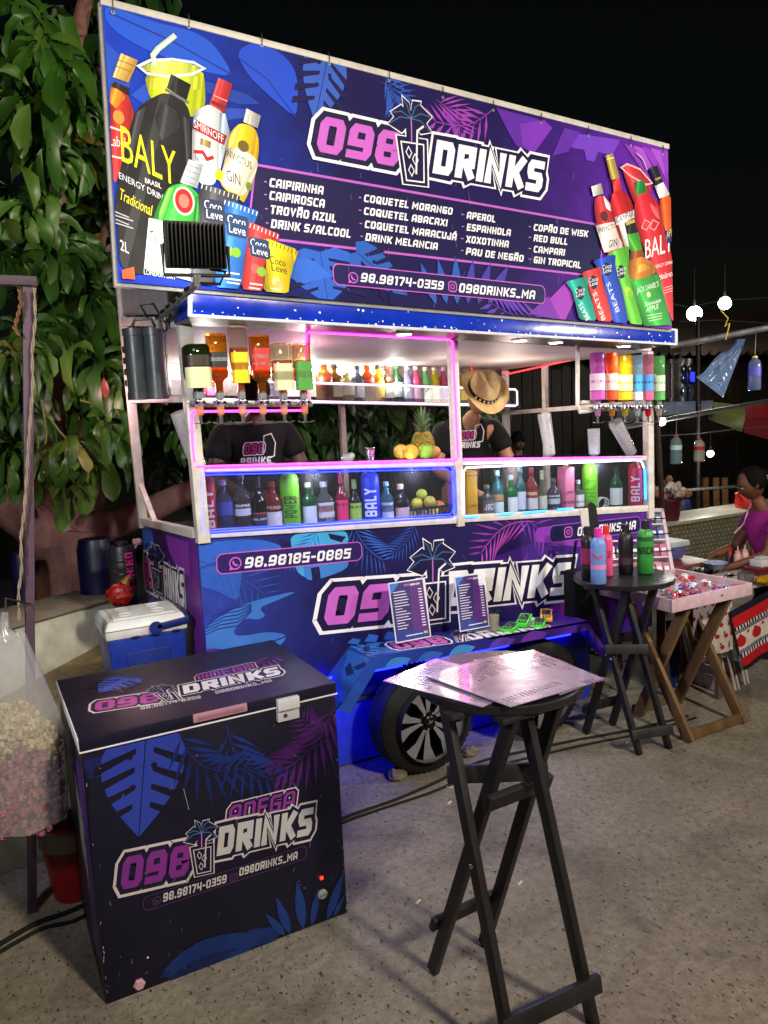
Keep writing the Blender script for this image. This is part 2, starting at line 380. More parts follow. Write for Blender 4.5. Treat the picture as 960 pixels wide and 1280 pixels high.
    def text(s, txt, a, b, h, col, t=0.2, gap=0.14, slant=0.18, outl=(), up=None, boxy=True):
        """lettering with its baseline from a to b (2-D), cap height h; outl: (grow, colour) layers drawn first, widest first"""
        a, b = Vector(a), Vector(b); e = b - a; lay, W = layout(txt, t, gap); W += slant
        u = Vector(up) if up is not None else Vector((0, 1)); u = u * h
        def M(x, y): return a + e * ((x + y * slant) / W) + u * y
        for g, cc in outl:
            s.layer()
            for x, w, st in lay:
                for pl, cl in st:
                    pp = [(x + t / 2 + max(0.0, w - t) * px_, t / 2 + (1 - t) * py_) for px_, py_ in pl]
                    for q in ribbon(pp, cl, t / 2 + g, 0 if cl else t / 2 + g * .6, 1.3): s.poly([M(p.x, p.y) for p in q], cc, False)
        s.layer()
        for x, w, st in lay:
            for pl, cl in st:
                pp = [(x + t / 2 + max(0.0, w - t) * px_, t / 2 + (1 - t) * py_) for px_, py_ in pl]
                for q in ribbon(pp, cl, t / 2, 0 if cl else t / 2): s.poly([M(p.x, p.y) for p in q], col, False)
    # ---- tropical print
    def leaf(s, a, b, w, col, vein=None, bend=0.0):
        a, b = Vector(a), Vector(b); d = b - a; u = Vector((-d.y, d.x)); L, Rr = [], []
        for i in range(11):
            t = i / 10; k = math.sin(math.pi * min(1, t ** 0.8)) * w; c = a + d * t + u * bend * math.sin(math.pi * t)
            L.append(c + u * k); Rr.append(c - u * k)
        s.poly(L + Rr[::-1][1:-1], col)
        if vein:
            s.line([a + d * t + u * bend * math.sin(math.pi * t) for t in (0, .3, .6, .95)], 0.012 * d.length, vein)
            for t in (.2, .4, .6, .8):
                c = a + d * t; s.line([c, c + d * .13 + u * w * .75], .007 * d.length, vein, own=False); s.line([c, c + d * .13 - u * w * .75], .007 * d.length, vein, own=False)
    def frond(s, a, b, n, ln, col, bend=0.15, wid=0.05, col2=None):
        a, b = Vector(a), Vector(b); d = b - a; u = Vector((-d.y, d.x)); s.layer()
        C = [a + d * t + u * bend * math.sin(math.pi * t) for t in [i / n for i in range(n + 1)]]
        s.line(C, 0.012 * d.length, col, own=False)
        for i in range(1, n + 1):
            t = i / n; dd = (C[min(i + 1, n)] - C[i - 1]).normalized(); uu = Vector((-dd.y, dd.x)); l = ln * d.length * (0.5 + 0.8 * math.sin(math.pi * (0.15 + 0.8 * t)))
            for sg in (1, -1):
                tip = C[i] + (dd * 0.75 + uu * sg * 0.75) * l; m = C[i] + (tip - C[i]) * 0.4; q = Vector((-(tip - C[i]).y, (tip - C[i]).x)).normalized() * wid * d.length
                s.poly([C[i], m + q, tip, m - q * 0.6], (col2 or col) if sg < 0 else col, False)
    def monstera(s, a, b, w, col, bgc, holes=True):
        a, b = Vector(a), Vector(b); d = b - a; u = Vector((-d.y, d.x)); L = []
        sh = [(0, 0), (-.08, .25), (.02, .48), (.2, .58), (.42, .55), (.62, .42), (.8, .24), (1, 0)]
        P = [a + d * x + u * y * w for x, y in sh] + [a + d * x - u * y * w for x, y in sh[::-1][1:-1]]
        s.poly(P, col); s.layer()
        for t in (.12, .3, .48, .66):
            for sg in (1, -1):
                c = a + d * t + u * sg * .12 * w; e = a + d * (t + .2) + u * sg * .66 * w; g = d * .035 + u * 0
                s.poly([c, e - d * .055, e + d * .045, c + d * .02 + g], bgc, False)
        if holes:
            s.layer()
            for t, y in ((.3, .14), (.5, -.13), (.2, -.2)): s.disc(a + d * t + u * y * w, .03 * d.length, bgc, 10, own=False)
        s.line([a, b], 0.01 * d.length, bgc)
    def done(s, name, mat, parent): return s.mb.build(name, mat, parent, smooth=0)
# ------------------------------------------------------------------ ground
def ground_mat():
    m, t, p = _new('packed_concrete'); L = t.links.new
    tc = N(t, 'ShaderNodeTexCoord')
    n1 = N(t, 'ShaderNodeTexNoise'); n1.inputs['Scale'].default_value = 0.55; n1.inputs['Detail'].default_value = 7; n1.inputs['Roughness'].default_value = .62
    n2 = N(t, 'ShaderNodeTexNoise'); n2.inputs['Scale'].default_value = 26; n2.inputs['Detail'].default_value = 7; n2.inputs['Roughness'].default_value = .75
    for n in (n1, n2): L(tc.outputs['Object'], n.inputs['Vector'])
    r1 = N(t, 'ShaderNodeValToRGB'); e = r1.color_ramp.elements
    e[0].position = .3; e[0].color = (.14, .124, .103, 1); e[1].position = .72; e[1].color = (.285, .253, .205, 1)
    L(n1.outputs[0], r1.inputs[0])
    r2 = N(t, 'ShaderNodeMapRange'); r2.inputs[1].default_value = .3; r2.inputs[2].default_value = .7; r2.inputs[3].default_value = .6; r2.inputs[4].default_value = 1.3
    L(n2.outputs[0], r2.inputs[0])
    mx = N(t, 'ShaderNodeMix', data_type='RGBA', blend_type='MULTIPLY'); mx.inputs[0].default_value = 1
    L(r1.outputs[0], mx.inputs[6]); L(r2.outputs[0], mx.inputs[7])
    col = mx.outputs[2]; hs = []
    for sc, lo, hi, cc in ((58, .63, .67, (.05, .043, .037, 1)), (120, .66, .70, (.06, .052, .045, 1)), (30, .70, .73, (.075, .064, .055, 1)), (85, .69, .73, (.40, .36, .30, 1))):
        no = N(t, 'ShaderNodeTexNoise'); no.inputs['Scale'].default_value = sc; no.inputs['Detail'].default_value = 2.5; no.inputs['Roughness'].default_value = .55
        mp = N(t, 'ShaderNodeMapping'); mp.inputs['Location'].default_value = (sc * 1.7, sc * .3, 0); mp.inputs['Rotation'].default_value = (0, 0, sc * .31); mp.inputs['Scale'].default_value = (1, .6, 1)
        L(tc.outputs['Object'], mp.inputs[0]); L(mp.outputs[0], no.inputs['Vector'])
        th = N(t, 'ShaderNodeMapRange'); th.inputs[1].default_value = lo; th.inputs[2].default_value = hi; L(no.outputs[0], th.inputs[0])
        mm = N(t, 'ShaderNodeMix', data_type='RGBA'); L(th.outputs[0], mm.inputs[0]); L(col, mm.inputs[6]); mm.inputs[7].default_value = cc
        col = mm.outputs[2]; hs.append(th.outputs[0])
    L(col, p.inputs['Base Color']); p.inputs['Roughness'].default_value = .72; p.inputs['Specular IOR Level'].default_value = .35
    n3 = N(t, 'ShaderNodeTexNoise'); n3.inputs['Scale'].default_value = 1.7; n3.inputs['Detail'].default_value = 9; n3.inputs['Distortion'].default_value = 1.2; L(tc.outputs['Object'], n3.inputs['Vector'])
    r3 = N(t, 'ShaderNodeMapRange'); r3.inputs[1].default_value = .5; r3.inputs[2].default_value = .66; r3.inputs[3].default_value = 1; r3.inputs[4].default_value = .62; L(n3.outputs[0], r3.inputs[0])
    m3 = N(t, 'ShaderNodeMix', data_type='RGBA', blend_type='MULTIPLY'); m3.inputs[0].default_value = 1; L(col, m3.inputs[6]); L(r3.outputs[0], m3.inputs[7]); col = m3.outputs[2]; L(col, p.inputs['Base Color'])
    sb = N(t, 'ShaderNodeMath', operation='SUBTRACT'); L(n2.outputs[0], sb.inputs[0]); L(hs[0], sb.inputs[1])
    bp = N(t, 'ShaderNodeBump'); bp.inputs['Strength'].default_value = .55; bp.inputs['Distance'].default_value = .012
    L(sb.outputs[0], bp.inputs['Height']); L(bp.outputs[0], p.inputs['Normal'])
    return m
mb = MB(); mb.face([(-150, -60, 0), (150, -60, 0), (150, 240, 0), (-150, 240, 0)])
g = mb.build('ground', ground_mat(), smooth=0); tag(g, kind='structure')
# pebbles and litter on the ground
mb = MB(); rr = random.Random(5)
for i in range(260):
    x, y = rr.uniform(.3, 5.2), rr.uniform(1.0, 3.6); s0 = rr.uniform(.0015, .006)
    mb.ball((x, y, s0 * .4), s0, rr.choice(['#6d655a', '#7a7264', '#4a443d', '#857c6c']), 6, (1, rr.uniform(.7, 1.3), .6), jit=.2)
for px, py in ((648, 1106), (333, 0), (783, 929), (560, 1005), (520, 1130)):
    if py < 700: continue
    p = PZ(px, py, .003); mb.bar(p, p + Vector((.028, .012, .001)), .008, .004, '#c9c3b8')
tag(mb.build('gravel', surf('pebble', .85, 0, .3, 40)), kind='stuff')
# ------------------------------------------------------------------ the drinks trailer
YF, YR, XL, XR = 3.75, 5.16, 0.955, 4.10
TR = thing('drinks_trailer', 'dark blue and purple printed drinks trailer with open serving windows and neon tubes', 'trailer', (2.5, 4.4, 0))
zb = lambda X: 1.432 - 0.0555 * (X - .95)          # top of the printed body
zc = lambda X: 1.782 - 0.0465 * (X - .975)         # counter rail on top of the glass case
zf = lambda X: 2.44 - 0.043 * (X - .95)            # top of the window openings
NAVY, PINK, PURP, MID = '#15103f', '#c060c4', '#4a1c86', '#241a63'
def grad_vinyl(name, stops, axis='X', lo=0., hi=1., rough=.4, spec=.35):
    """vinyl whose printed ground colour runs along one axis (a printed gradient), world metres lo..hi"""
    m, t, p = _new(name); L = t.links.new
    tc = N(t, 'ShaderNodeTexCoord'); ge = N(t, 'ShaderNodeNewGeometry'); sx = N(t, 'ShaderNodeSeparateXYZ'); L(ge.outputs['Position'], sx.inputs[0])
    no = N(t, 'ShaderNodeTexNoise'); no.inputs['Scale'].default_value = 1.6; no.inputs['Detail'].default_value = 3; L(tc.outputs['Object'], no.inputs['Vector'])
    mr = N(t, 'ShaderNodeMapRange'); mr.inputs[1].default_value = lo; mr.inputs[2].default_value = hi; L(sx.outputs[axis], mr.inputs[0])
    ad = N(t, 'ShaderNodeMath', operation='MULTIPLY_ADD'); ad.inputs[1].default_value = .22; L(no.outputs[0], ad.inputs[0]); L(mr.outputs[0], ad.inputs[2])
    sb = N(t, 'ShaderNodeMath', operation='SUBTRACT'); L(ad.outputs[0], sb.inputs[0]); sb.inputs[1].default_value = .11
    cr = N(t, 'ShaderNodeValToRGB'); L(sb.outputs[0], cr.inputs[0]); e = cr.color_ramp.elements
    while len(e) < len(stops): e.new(.5)
    for k, (q, c) in enumerate(stops): e[k].position = q; e[k].color = lin(c)
    n2 = N(t, 'ShaderNodeTexNoise'); n2.inputs['Scale'].default_value = 14; n2.inputs['Detail'].default_value = 5; L(tc.outputs['Object'], n2.inputs['Vector'])
    m2 = N(t, 'ShaderNodeMapRange'); m2.inputs[1].default_value = .3; m2.inputs[2].default_value = .7; m2.inputs[3].default_value = .86; m2.inputs[4].default_value = 1.12; L(n2.outputs[0], m2.inputs[0])
    mx = N(t, 'ShaderNodeMix', data_type='RGBA', blend_type='MULTIPLY'); mx.inputs[0].default_value = 1; L(cr.outputs[0], mx.inputs[6]); L(m2.outputs[0], mx.inputs[7])
    L(mx.outputs[2], p.inputs['Base Color']); p.inputs['Roughness'].default_value = rough; p.inputs['Specular IOR Level'].default_value = spec
    n3 = N(t, 'ShaderNodeTexNoise'); n3.inputs['Scale'].default_value = 5; L(tc.outputs['Object'], n3.inputs['Vector'])
    bp = N(t, 'ShaderNodeBump'); bp.inputs['Strength'].default_value = .2; bp.inputs['Distance'].default_value = .02; L(n3.outputs[0], bp.inputs['Height']); L(bp.outputs[0], p.inputs['Normal'])
    return m
# body panels
BODYV = grad_vinyl('body_print', [(0, '#2b3c9c'), (.22, '#15124a'), (.6, '#1c1350'), (.85, '#3b1a78'), (1, '#5a2596')], 'X', .95, 4.1)
mb = MB(); zbt = .44
mb.hexa([(XL, YF, zbt), (XR, YF, zbt), (XR, YF + .03, zbt), (XL, YF + .03, zbt), (XL, YF, zb(XL)), (XR, YF, zb(XR)), (XR, YF + .03, zb(XR)), (XL, YF + .03, zb(XL))], NAVY)
front = mb.build('front_panel', BODYV, TR, smooth=0)
SIDEV = grad_vinyl('side_print', [(0, '#7a2f9c'), (.35, '#3a1a6e'), (.7, '#1b1350'), (1, '#2a56b8')], 'Y', 3.75, 5.16)
mb = MB(); zl0, zl1 = zb(XL), 1.355
mb.hexa([(XL, YF + .032, zbt), (XL + .03, YF + .032, zbt), (XL + .03, YR, zbt), (XL, YR, zbt), (XL, YF + .032, zl0), (XL + .03, YF + .032, zl0), (XL + .03, YR, zl1), (XL, YR, zl1)], NAVY)
side = mb.build('side_panel', SIDEV, TR, smooth=0)
mb = MB(); mb.hexa([(XR - .03, YF + .032, zbt), (XR, YF + .032, zbt), (XR, YR + .2, zbt), (XR - .03, YR + .2, zbt), (XR - .03, YF + .032, zb(XR)), (XR, YF + .032, zb(XR)), (XR, YR + .2, zb(XR)), (XR - .03, YR + .2, zb(XR))], '#2a1a60')
mb.build('side_panel', VINYL(), TR, smooth=0)
mb = MB(); mb.hexa([(XL + .03, YR, zbt), (XR - .03, YR + .2, zbt), (XR - .03, YR + .23, zbt), (XL + .03, YR + .03, zbt), (XL + .03, YR, zl1), (XR - .03, YR + .2, zb(XR) - .02), (XR - .03, YR + .23, zb(XR) - .02), (XL + .03, YR + .03, zl1)], '#30303a')
mb.build('rear_panel', PAINT(), TR, smooth=0)
mb = MB(); mb.box((XL + .03, YF + .03, .40), (XR - .03, YR, .43), '#4a4a50'); mb.build('floor_plate', STEEL(), TR, smooth=0)
# counter board inside, carrying the case bottles
mb = MB(); mb.hexa([(XL + .04, YF + .02, zb(XL) - .025), (XR - .04, YF + .02, zb(XR) - .025), (XR - .04, YF + .36, zb(XR) - .025), (XL + .04, YF + .36, zb(XL) - .025),
                    (XL + .04, YF + .02, zb(XL) - .003), (XR - .04, YF + .02, zb(XR) - .003), (XR - .04, YF + .36, zb(XR) - .003), (XL + .04, YF + .36, zb(XL) - .003)], '#8d8d96')
mb.build('counter_board', PAINT(), TR, smooth=0)
mb = MB(); mb.hexa([(XL + .04, YF + .03, zc(XL) - .03), (2.48, YF + .03, zc(2.48) - .03), (2.48, YF + .06, zc(2.48) - .03), (XL + .04, YF + .06, zc(XL) - .03), (XL + .04, YF + .03, zc(XL) - .008), (2.48, YF + .03, zc(2.48) - .008), (2.48, YF + .06, zc(2.48) - .008), (XL + .04, YF + .06, zc(XL) - .008)], '#b9b9c0')
# posts and rails (white painted square tube)
WP = '#cfc8c0'
def frame(name, bars, col=WP, mat=None):
    for a, b, w in bars:
        mb = MB(); mb.bar(a, b, w, w, col, .004, up=(0, 1, 0)); mb.build(name, mat or PAINT(), TR)
xl, xc, xr = .982, 2.508, 4.075
frame('post', [((xl, YF + .002, zb(xl) - .02), (xl - .012, YF + .002, zf(xl) + .04), .062), ((xc, YF + .002, zb(xc) - .02), (xc - .006, YF + .002, zf(xc) + .03), .05),
               ((xr, YF + .002, zb(xr) - .05), (xr - .01, YF + .002, zf(xr) + .03), .052), ((XL + .005, YR - .03, 1.34), (XL - .01, YR - .03, 2.93), .052),
               ((4.08, YR + .17, 1.2), (4.08, YR + .17, 2.32), .05), ((2.44, YR - .02, 1.3), (2.44, YR - .02, 2.34), .04), ((4.085, 4.82, 1.25), (4.085, 4.82, 2.33), .04)])
frame('rail', [((xl + .032, YF + .004, zb(xl) + .022), (xc - .026, YF + .004, zb(xc) + .022), .042), ((xc + .026, YF + .004, zb(xc) + .022), (xr - .027, YF + .004, zb(xr) + .022), .042),
               ((xl + .032, YF + .004, zc(xl) - .012), (xc - .026, YF + .004, zc(xc) - .012), .03), ((xc + .026, YF + .004, zc(xc) - .012), (xr - .027, YF + .004, zc(xr) - .012), .03),
               ((XL + .005, YF + .035, 2.488), (XL - .005, YR - .057, 2.655), .05), ((XL + .005, YF + .035, 2.12), (XL + .005, YR - .057, 2.165), .036), ((XL + .005, YF + .035, 1.455), (XL + .005, YR - .057, 1.385), .045),
               ((4.085, YF + .03, 2.0), (4.085, YR + .14, 1.965), .034), ((XL + .006, YR - .06, 1.62), (XL + .006, YR - .40, 1.41), .03)])
# roof, ceiling, blue awning box
mb = MB(); c0, c1 = zf(XL) + .035, zf(XR) + .035
mb.hexa([(XL - .02, YF, c0), (XR, YF, c1), (XR, YR + .22, 2.33), (XL - .02, YR, 2.40), (XL - .02, YF, c0 + .03), (XR, YF, c1 + .03), (XR, YR + .22, 2.36), (XL - .02, YR, 2.43)], '#c4b9b6')
mb.build('ceiling', surf('ceiling_board', .6, 0, .12, 4, .05, 30), TR, smooth=0)
mb = MB(); mb.hexa([(XL - .015, YF - .02, 2.52), (XL + .01, YF - .02, 2.52), (XL + .01, YR - .06, 2.69), (XL - .015, YR - .06, 2.69), (XL - .015, YF - .02, 2.95), (XL + .01, YF - .02, 2.95), (XL + .01, YR - .06, 3.05), (XL - .015, YR - .06, 3.05)], '#8b8b90')
mb.hexa([(XL + .012, YF - .02, 2.93), (XR, YF - .02, 2.8), (XR, YR, 2.9), (XL + .012, YR - .06, 3.03), (XL + .012, YF - .02, 2.96), (XR, YF - .02, 2.83), (XR, YR, 2.93), (XL + .012, YR - .06, 3.06)], '#8b8b90')
mb.build('roof', PAINT(), TR, smooth=0)
mb = MB(); mb.hexa([(XL + .02, YR - .04, 2.20), (4.06, YR + .12, 2.08), (4.06, YR + .14, 2.08), (XL + .02, YR - .02, 2.20), (XL + .02, YR - .04, 2.40), (4.06, YR + .12, 2.33), (4.06, YR + .14, 2.33), (XL + .02, YR - .02, 2.40)], '#b8aca8')
mb.build('rear_header', PAINT(), TR, smooth=0)
YA = 3.45
fa, fb_, fc, fd = PY(237, 394.5, YA), PY(844, 430.5, YA), PY(844, 412.5, YA), PY(237, 361.5, YA)
back = Vector((0, YF - YA - .005, 0))
def skew(a, k): return a + back + Vector((0, 0, k))
mb = MB(); mb.hexa([fa, fb_, fb_ + back, fa + back, fd, fc, fc + back, fd + back], '#0c2fb0', .003)
aw = mb.build('awning_box', surf('enamel_blue', .17, 0.0, .22, 6, .06, 14, spec=.8, rvar=.06), TR)
mb = MB(); i = Vector((0, -.004, 0))
for a, b in ((fa, fb_), (fd, fc), (fa, fd), (fb_, fc)): mb.bar(a + i, b + i, .012 if a.z != b.z and abs(a.x - b.x) > 1 else .02, .014, '#c8ccd4', .002, ext=.004)
rr = random.Random(3)
for k in range(130):
    u, v = rr.random(), rr.choice([rr.uniform(.02, .2), rr.random(), rr.uniform(.85, .98)]); p = fa.lerp(fb_, u).lerp(fd.lerp(fc, u), v); s0 = rr.uniform(.002, .008)
    mb.face([p + Vector((s0 * math.cos(a) * rr.uniform(.6, 1.3), -.0025, s0 * math.sin(a) * rr.uniform(.5, 1.2))) for a in [q * 1.05 for q in range(6)]], '#d8dce6')
mb.build('awning_trim', PAINT(), TR)
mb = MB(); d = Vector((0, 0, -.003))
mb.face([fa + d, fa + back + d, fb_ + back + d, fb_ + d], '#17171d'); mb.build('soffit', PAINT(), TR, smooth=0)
SPOT = emit('led_spot_glow', '#fff4e6', 26.0)
for px, py in ((505, 413.5), (650, 425.5), (695, 431), (780, 437.5)):
    q = PY(px, py, 3.6); q.z = fa.z + (fb_.z - fa.z) * (q.x - fa.x) / (fb_.x - fa.x) - .006
    mb = MB(); mb.lathe([(.0, .0), (.045, 0), (.05, .004), (.05, .012)], q - Vector((0, 0, .004)), 16, '#d8d8d8'); sp = mb.build('led_spot', PAINT(), TR)
    mb = MB(); mb.lathe([(0, 0), (.038, 0)], q - Vector((0, 0, .0065)), 16); mb.build('lens', SPOT, sp)
    lamp('led_spot_light', 'SPOT', q - Vector((0, 0, .02)), 15.0, (1, .95, .88), q - Vector((0, .12, 1)), spot_size=R(130), spot_blend=.8, shadow_soft_size=.035)
mb = MB(); q = PY(325, 403.5, 3.6); mb.box(q - Vector((.07, .05, .004)), q + Vector((.07, .05, .004)), '#8a8378', .002)
for k in range(5): mb.box(q + Vector((-.055, -.04 + k * .018, -.007)), q + Vector((.055, -.034 + k * .018, -.003)), '#4a463f')
mb.build('vent', PAINT(), TR)
# neon tubes
NP, NB, NW, NR = emit('neon_pink', '#ff2fc0', 9.0), emit('neon_blue', '#1526ff', 9.0), emit('neon_white', '#dfe9ff', 6.0), emit('neon_red', '#ff3a3a', 3.0)
NB2 = emit('neon_azure', '#2a8cff', 5.0)
def neon(name, pts, mat, r=.0055, close=False): mb = MB(); mb.tube(pts, r, 8, closed=close); return mb.build(name, mat, TR, smooth=60)
Fp = lambda L, Y: [PY(x, y, Y) for x, y in L]
neon('neon_tube', Fp([(243, 577), (241, 560), (239, 517), (242, 514.5), (380, 513), (382.5, 510), (383, 418), (386, 415), (562, 424.5), (566, 428), (573, 572), (571, 574.5), (245, 583.5)], YF - .03), NP)
neon('neon_tube', Fp([(579, 574), (803, 571.5)], YF - .03), NP, .005)
for k, ins in enumerate((0, 3.2)):
    neon('neon_tube', Fp([(250 + ins, 594 + ins), (253 + ins, 590.5 + ins), (562 - ins, 583 + ins), (568 - ins, 588 + ins), (570 - ins, 640 - ins), (566 - ins, 646 - ins), (256 + ins, 666.5 - ins), (252 + ins, 663 - ins), (250 + ins, 594 + ins)], YF - .026), NB, .0033)
neon('neon_tube', Fp([(580, 642), (579, 590), (583, 584.5), (796, 575), (802, 577), (805, 585)], YF - .026), NW, .005)
neon('neon_tube', Fp([(806, 587), (807, 624)], YF - .024), NB2, .007)
for a, b in (((583, 646), (597, 645.5)), ((624, 643), (642, 641.5)), ((655, 641), (684, 638.5)), ((697, 637), (716, 635.5))): neon('neon_tube', Fp([a, b], YF - .03), NB2, .006)
neon('neon_tube', [PX(619, 471, 4.05), PX(754, 441, 4.05)], NR, .006)
neon('led_tube', [(1.30, YR - .07, 2.37), (2.75, YR - .04, 2.315)], emit('led_white', '#fff6e0', 26.0), .012)
for x in (1.4, 2.1, 2.8): lamp('led_tube_light', 'POINT', (x, YR - .2, 2.29), 9.0, (1, .96, .86), shadow_soft_size=.04)
for x, y, z, e in ((1.75, YF + .35, 2.33, 2.6), (2.9, YF + .7, 2.22, 2.4), (3.5, YF + .75, 2.1, 8.0)): lamp('glow_fill_light', 'POINT', (x, y, z), e, (1, .42, .55) if x < 2.5 else (1, .80, .66), shadow_soft_size=.12)  # added fills: pink behind the neon, warm white to brighten the right ceiling
lamp('glow_fill_light', 'POINT', (.72, 5.0, 2.2), 11.0, (1, .52, .55), shadow_soft_size=.1)  # added pinkish fill brightening the trunk and low wall; no tube hangs here
for x in (1.6, 2.2, 2.9, 3.6): lamp('case_fill_light', 'POINT', (x, YF + .03, zc(x) - .05), 2.6, (.74, .78, 1), shadow_soft_size=.02)  # added points that brighten the case inside, beside its neon rim
# glass case panes
GP = glass('case_pane', '#eef2f8', .018, .04)  # slight diffuse share in the glass imitates a hazy reflection
def pane(name, q, th=.005):
    mb = MB(); b = Vector((0, th, 0)); mb.hexa([q[0], q[1], q[1] + b, q[0] + b, q[3], q[2], q[2] + b, q[3] + b]); return mb.build(name, GP, TR, smooth=0)
for a, b in ((xl + .033, xc - .027), (xc + .027, xr - .028)):
    pane('case_pane', [Vector((a, YF - .008, zb(a) + .044)), Vector((b, YF - .008, zb(b) + .044)), Vector((b, YF - .008, zc(b) - .03)), Vector((a, YF - .008, zc(a) - .03))])
mb = MB()
mb.hexa([(XL + .05, YF + .005, zc(XL) + .004), (XR - .05, YF + .005, zc(XR) + .004), (XR - .05, YF + .34, zc(XR) + .004), (XL + .05, YF + .34, zc(XL) + .004), (XL + .05, YF + .005, zc(XL) + .01), (XR - .05, YF + .005, zc(XR) + .01), (XR - .05, YF + .34, zc(XR) + .01), (XL + .05, YF + .34, zc(XL) + .01)])
mb.build('counter_pane', GP, TR, smooth=0)
# rear bottle shelf with lit front
sL, sR = 1.03, 3.93
sz = lambda X: 2.125 - .050 * (X - 2.12)
YS = 5.0
mb = MB(); mb.hexa([(sL, YS, sz(sL) - .025), (sR, YS, sz(sR) - .025), (sR, YS + .14, sz(sR) - .025), (sL, YS + .14, sz(sL) - .025), (sL, YS, sz(sL)), (sR, YS, sz(sR)), (sR, YS + .14, sz(sR)), (sL, YS + .14, sz(sL))], '#d9d4d8', .003)
mb.bar((sL, YS - .006, sz(sL) + .115), (sR, YS - .006, sz(sR) + .115), .012, .018, '#e2dde2')
mb.build('rear_shelf', PAINT(), TR)
neon('neon_tube', [(1.1, YS - .02, sz(1.1) + .117), (sR - .02, YS - .02, sz(sR) + .117), (sR, YS - .02, sz(sR) + .1), (sR, YS - .02, sz(sR) - .005), (sR - .02, YS - .02, sz(sR) - .015), (1.1, YS - .02, sz(1.1) - .012)], emit('neon_soft', '#f4c9ee', 1.7), .007)
pane('shelf_pane', [Vector((1.1, YS - .012, sz(1.1))), Vector((sR - .01, YS - .012, sz(sR))), Vector((sR - .01, YS - .012, sz(sR) + .11)), Vector((1.1, YS - .012, sz(1.1) + .11))], .003)
# ------------------------------------------------------------------ running gear: skirt, wheels, bench over them
mb = MB(); mb.box((1.45, 3.84, .015), (3.6, 3.86, .52), '#2a3ab0'); mb.build('inner_skirt', PAINT(), TR, smooth=0)  # blue of the underglow is put into the panel's own colour
mb = MB(); mb.tube([(1.5, 3.70, .60), (3.3, 3.70, .54)], .01, 8); mb.build('underglow_tube', emit('underglow', '#0a12ff', 26.0), TR)
for x in (1.62, 2.48): lamp('underglow_light', 'POINT', (x, 3.66, .45), 4.5, (.02, .03, 1.0), shadow_soft_size=.05)
mb = MB(); mb.box((1.2, 4.1, .24), (3.9, 4.5, .40), '#26262c'); mb.build('chassis', STEEL(), TR, smooth=0)
def wheel(cx, label=None):
    yo, rT, rR, w = 3.49, .302, .226, .19
    hub = Vector((cx, yo, rT)); M = Matrix.Rotation(R(90), 3, 'X')
    root = thing_child('wheel', TR)
    mb = MB(); T = [(rR - .012, .05), (rR, .008), (rR + .02, .0), (rT - .035, -.002), (rT - .008, -.022), (rT, -.05), (rT, -w + .05), (rT - .01, -w + .02), (rT - .04, -w), (rR, -w)]
    mb.lathe([(r, z) for r, z in T], hub, 48, '#141416', M=M)
    for k in range(60):
        a = k * 6.0; ca, sa = math.cos(R(a)), math.sin(R(a)); c = hub + Vector((ca * rT, .095, sa * rT)); t_ = Vector((-sa, 0, ca)) * .010
        o = Vector((ca, 0, sa)) * .0008
        for y0, y1, sh in ((-.07, -.012, .006), (.012, .07, -.006)):
            mb.hexa([c - t_ + Vector((0, y0, 0)) - o * 2, c + t_ + Vector((0, y0, 0)) - o * 2, c + t_ * 1.0 + Vector((0, y1, 0)) - o * 2, c - t_ + Vector((0, y1, 0)) - o * 2,
                     c - t_ + Vector((0, y0, 0)) + o, c + t_ + Vector((0, y0, 0)) + o, c + t_ + Vector((0, y1, 0)) + o, c - t_ + Vector((0, y1, 0)) + o], '#1a1a1c')
    mb.build('tyre', RUBBER(), root)
    mb = MB()
    mb.lathe([(rR + .004, .0), (rR - .004, -.006), (rR - .012, -.02), (rR - .016, -.05), (rR - .03, -.075), (.0, -.08)], hub, 48, '#101013', M=M)
    mb.lathe([(rR + .006, .0), (rR + .006, .004), (rR - .006, .003), (rR - .010, -.008)], hub, 48, '#8f9096', M=M)
    def P(r, a, y): return hub + Vector((r * math.cos(R(a)), -y + 0, r * math.sin(R(a))))
    for k in range(5):
        a = 90 + 72 * k + 14
        for sg in (-1, 1):
            # twin machined spokes that flare towards the rim
            i0, i1, o0, o1 = a + sg * 3, a + sg * 20, a + sg * 7, a + sg * 29
            A = [P(.052, i0 - sg * 2, -.016), P(.056, i1, -.016), P(.14, a + sg * 21, -.006), P(rR - .008, o1, .001), P(rR - .008, o0, .001), P(.14, a + sg * 5, -.006)]
            if sg < 0: A = A[::-1]
            B = [p + Vector((0, .03, 0)) for p in A]; n = len(A); A = A[::-1]; B = B[::-1]
            mb.face(A, '#9fa0a6')
            for j in range(n): mb.face([A[j], B[j], B[(j + 1) % n], A[(j + 1) % n]], '#1b1b1e')
    mb.lathe([(0, .002), (.028, .002), (.034, -.002), (.04, -.02), (.058, -.022), (.06, -.04)], hub, 24, '#1c1c20', M=M)
    for k in range(5): mb.ball(P(.047, 72 * k + 50, -.018), .007, '#b8b8be', 8)
    rim = mb.build('rim', surf('machined_alloy', .3, .75, .15, 20, .02, 100), root, smooth=25)
    mb = MB(); A_ = Art(hub + Vector((0, -.003, 0)), (1, 0, 0), (0, 0, 1)); A_.line([(-.012, -.01), (-.004, .012), (.004, -.006), (.013, .01)], .004, '#c9c9cf'); A_.disc((0, 0), .024, '#222226'); A_.line([(-.012, -.01), (-.004, .012), (.004, -.006), (.013, .01)], .004, '#c9c9cf')
    A_.done('hub_badge', CHROME(), root)
def thing_child(name, parent):
    o = bpy.data.objects.new(name, None); o.empty_display_size = .05; COLL.objects.link(o); o.parent = parent; _org[o.name] = _org[parent.name].copy(); return o
wheel(2.098); wheel(2.905)
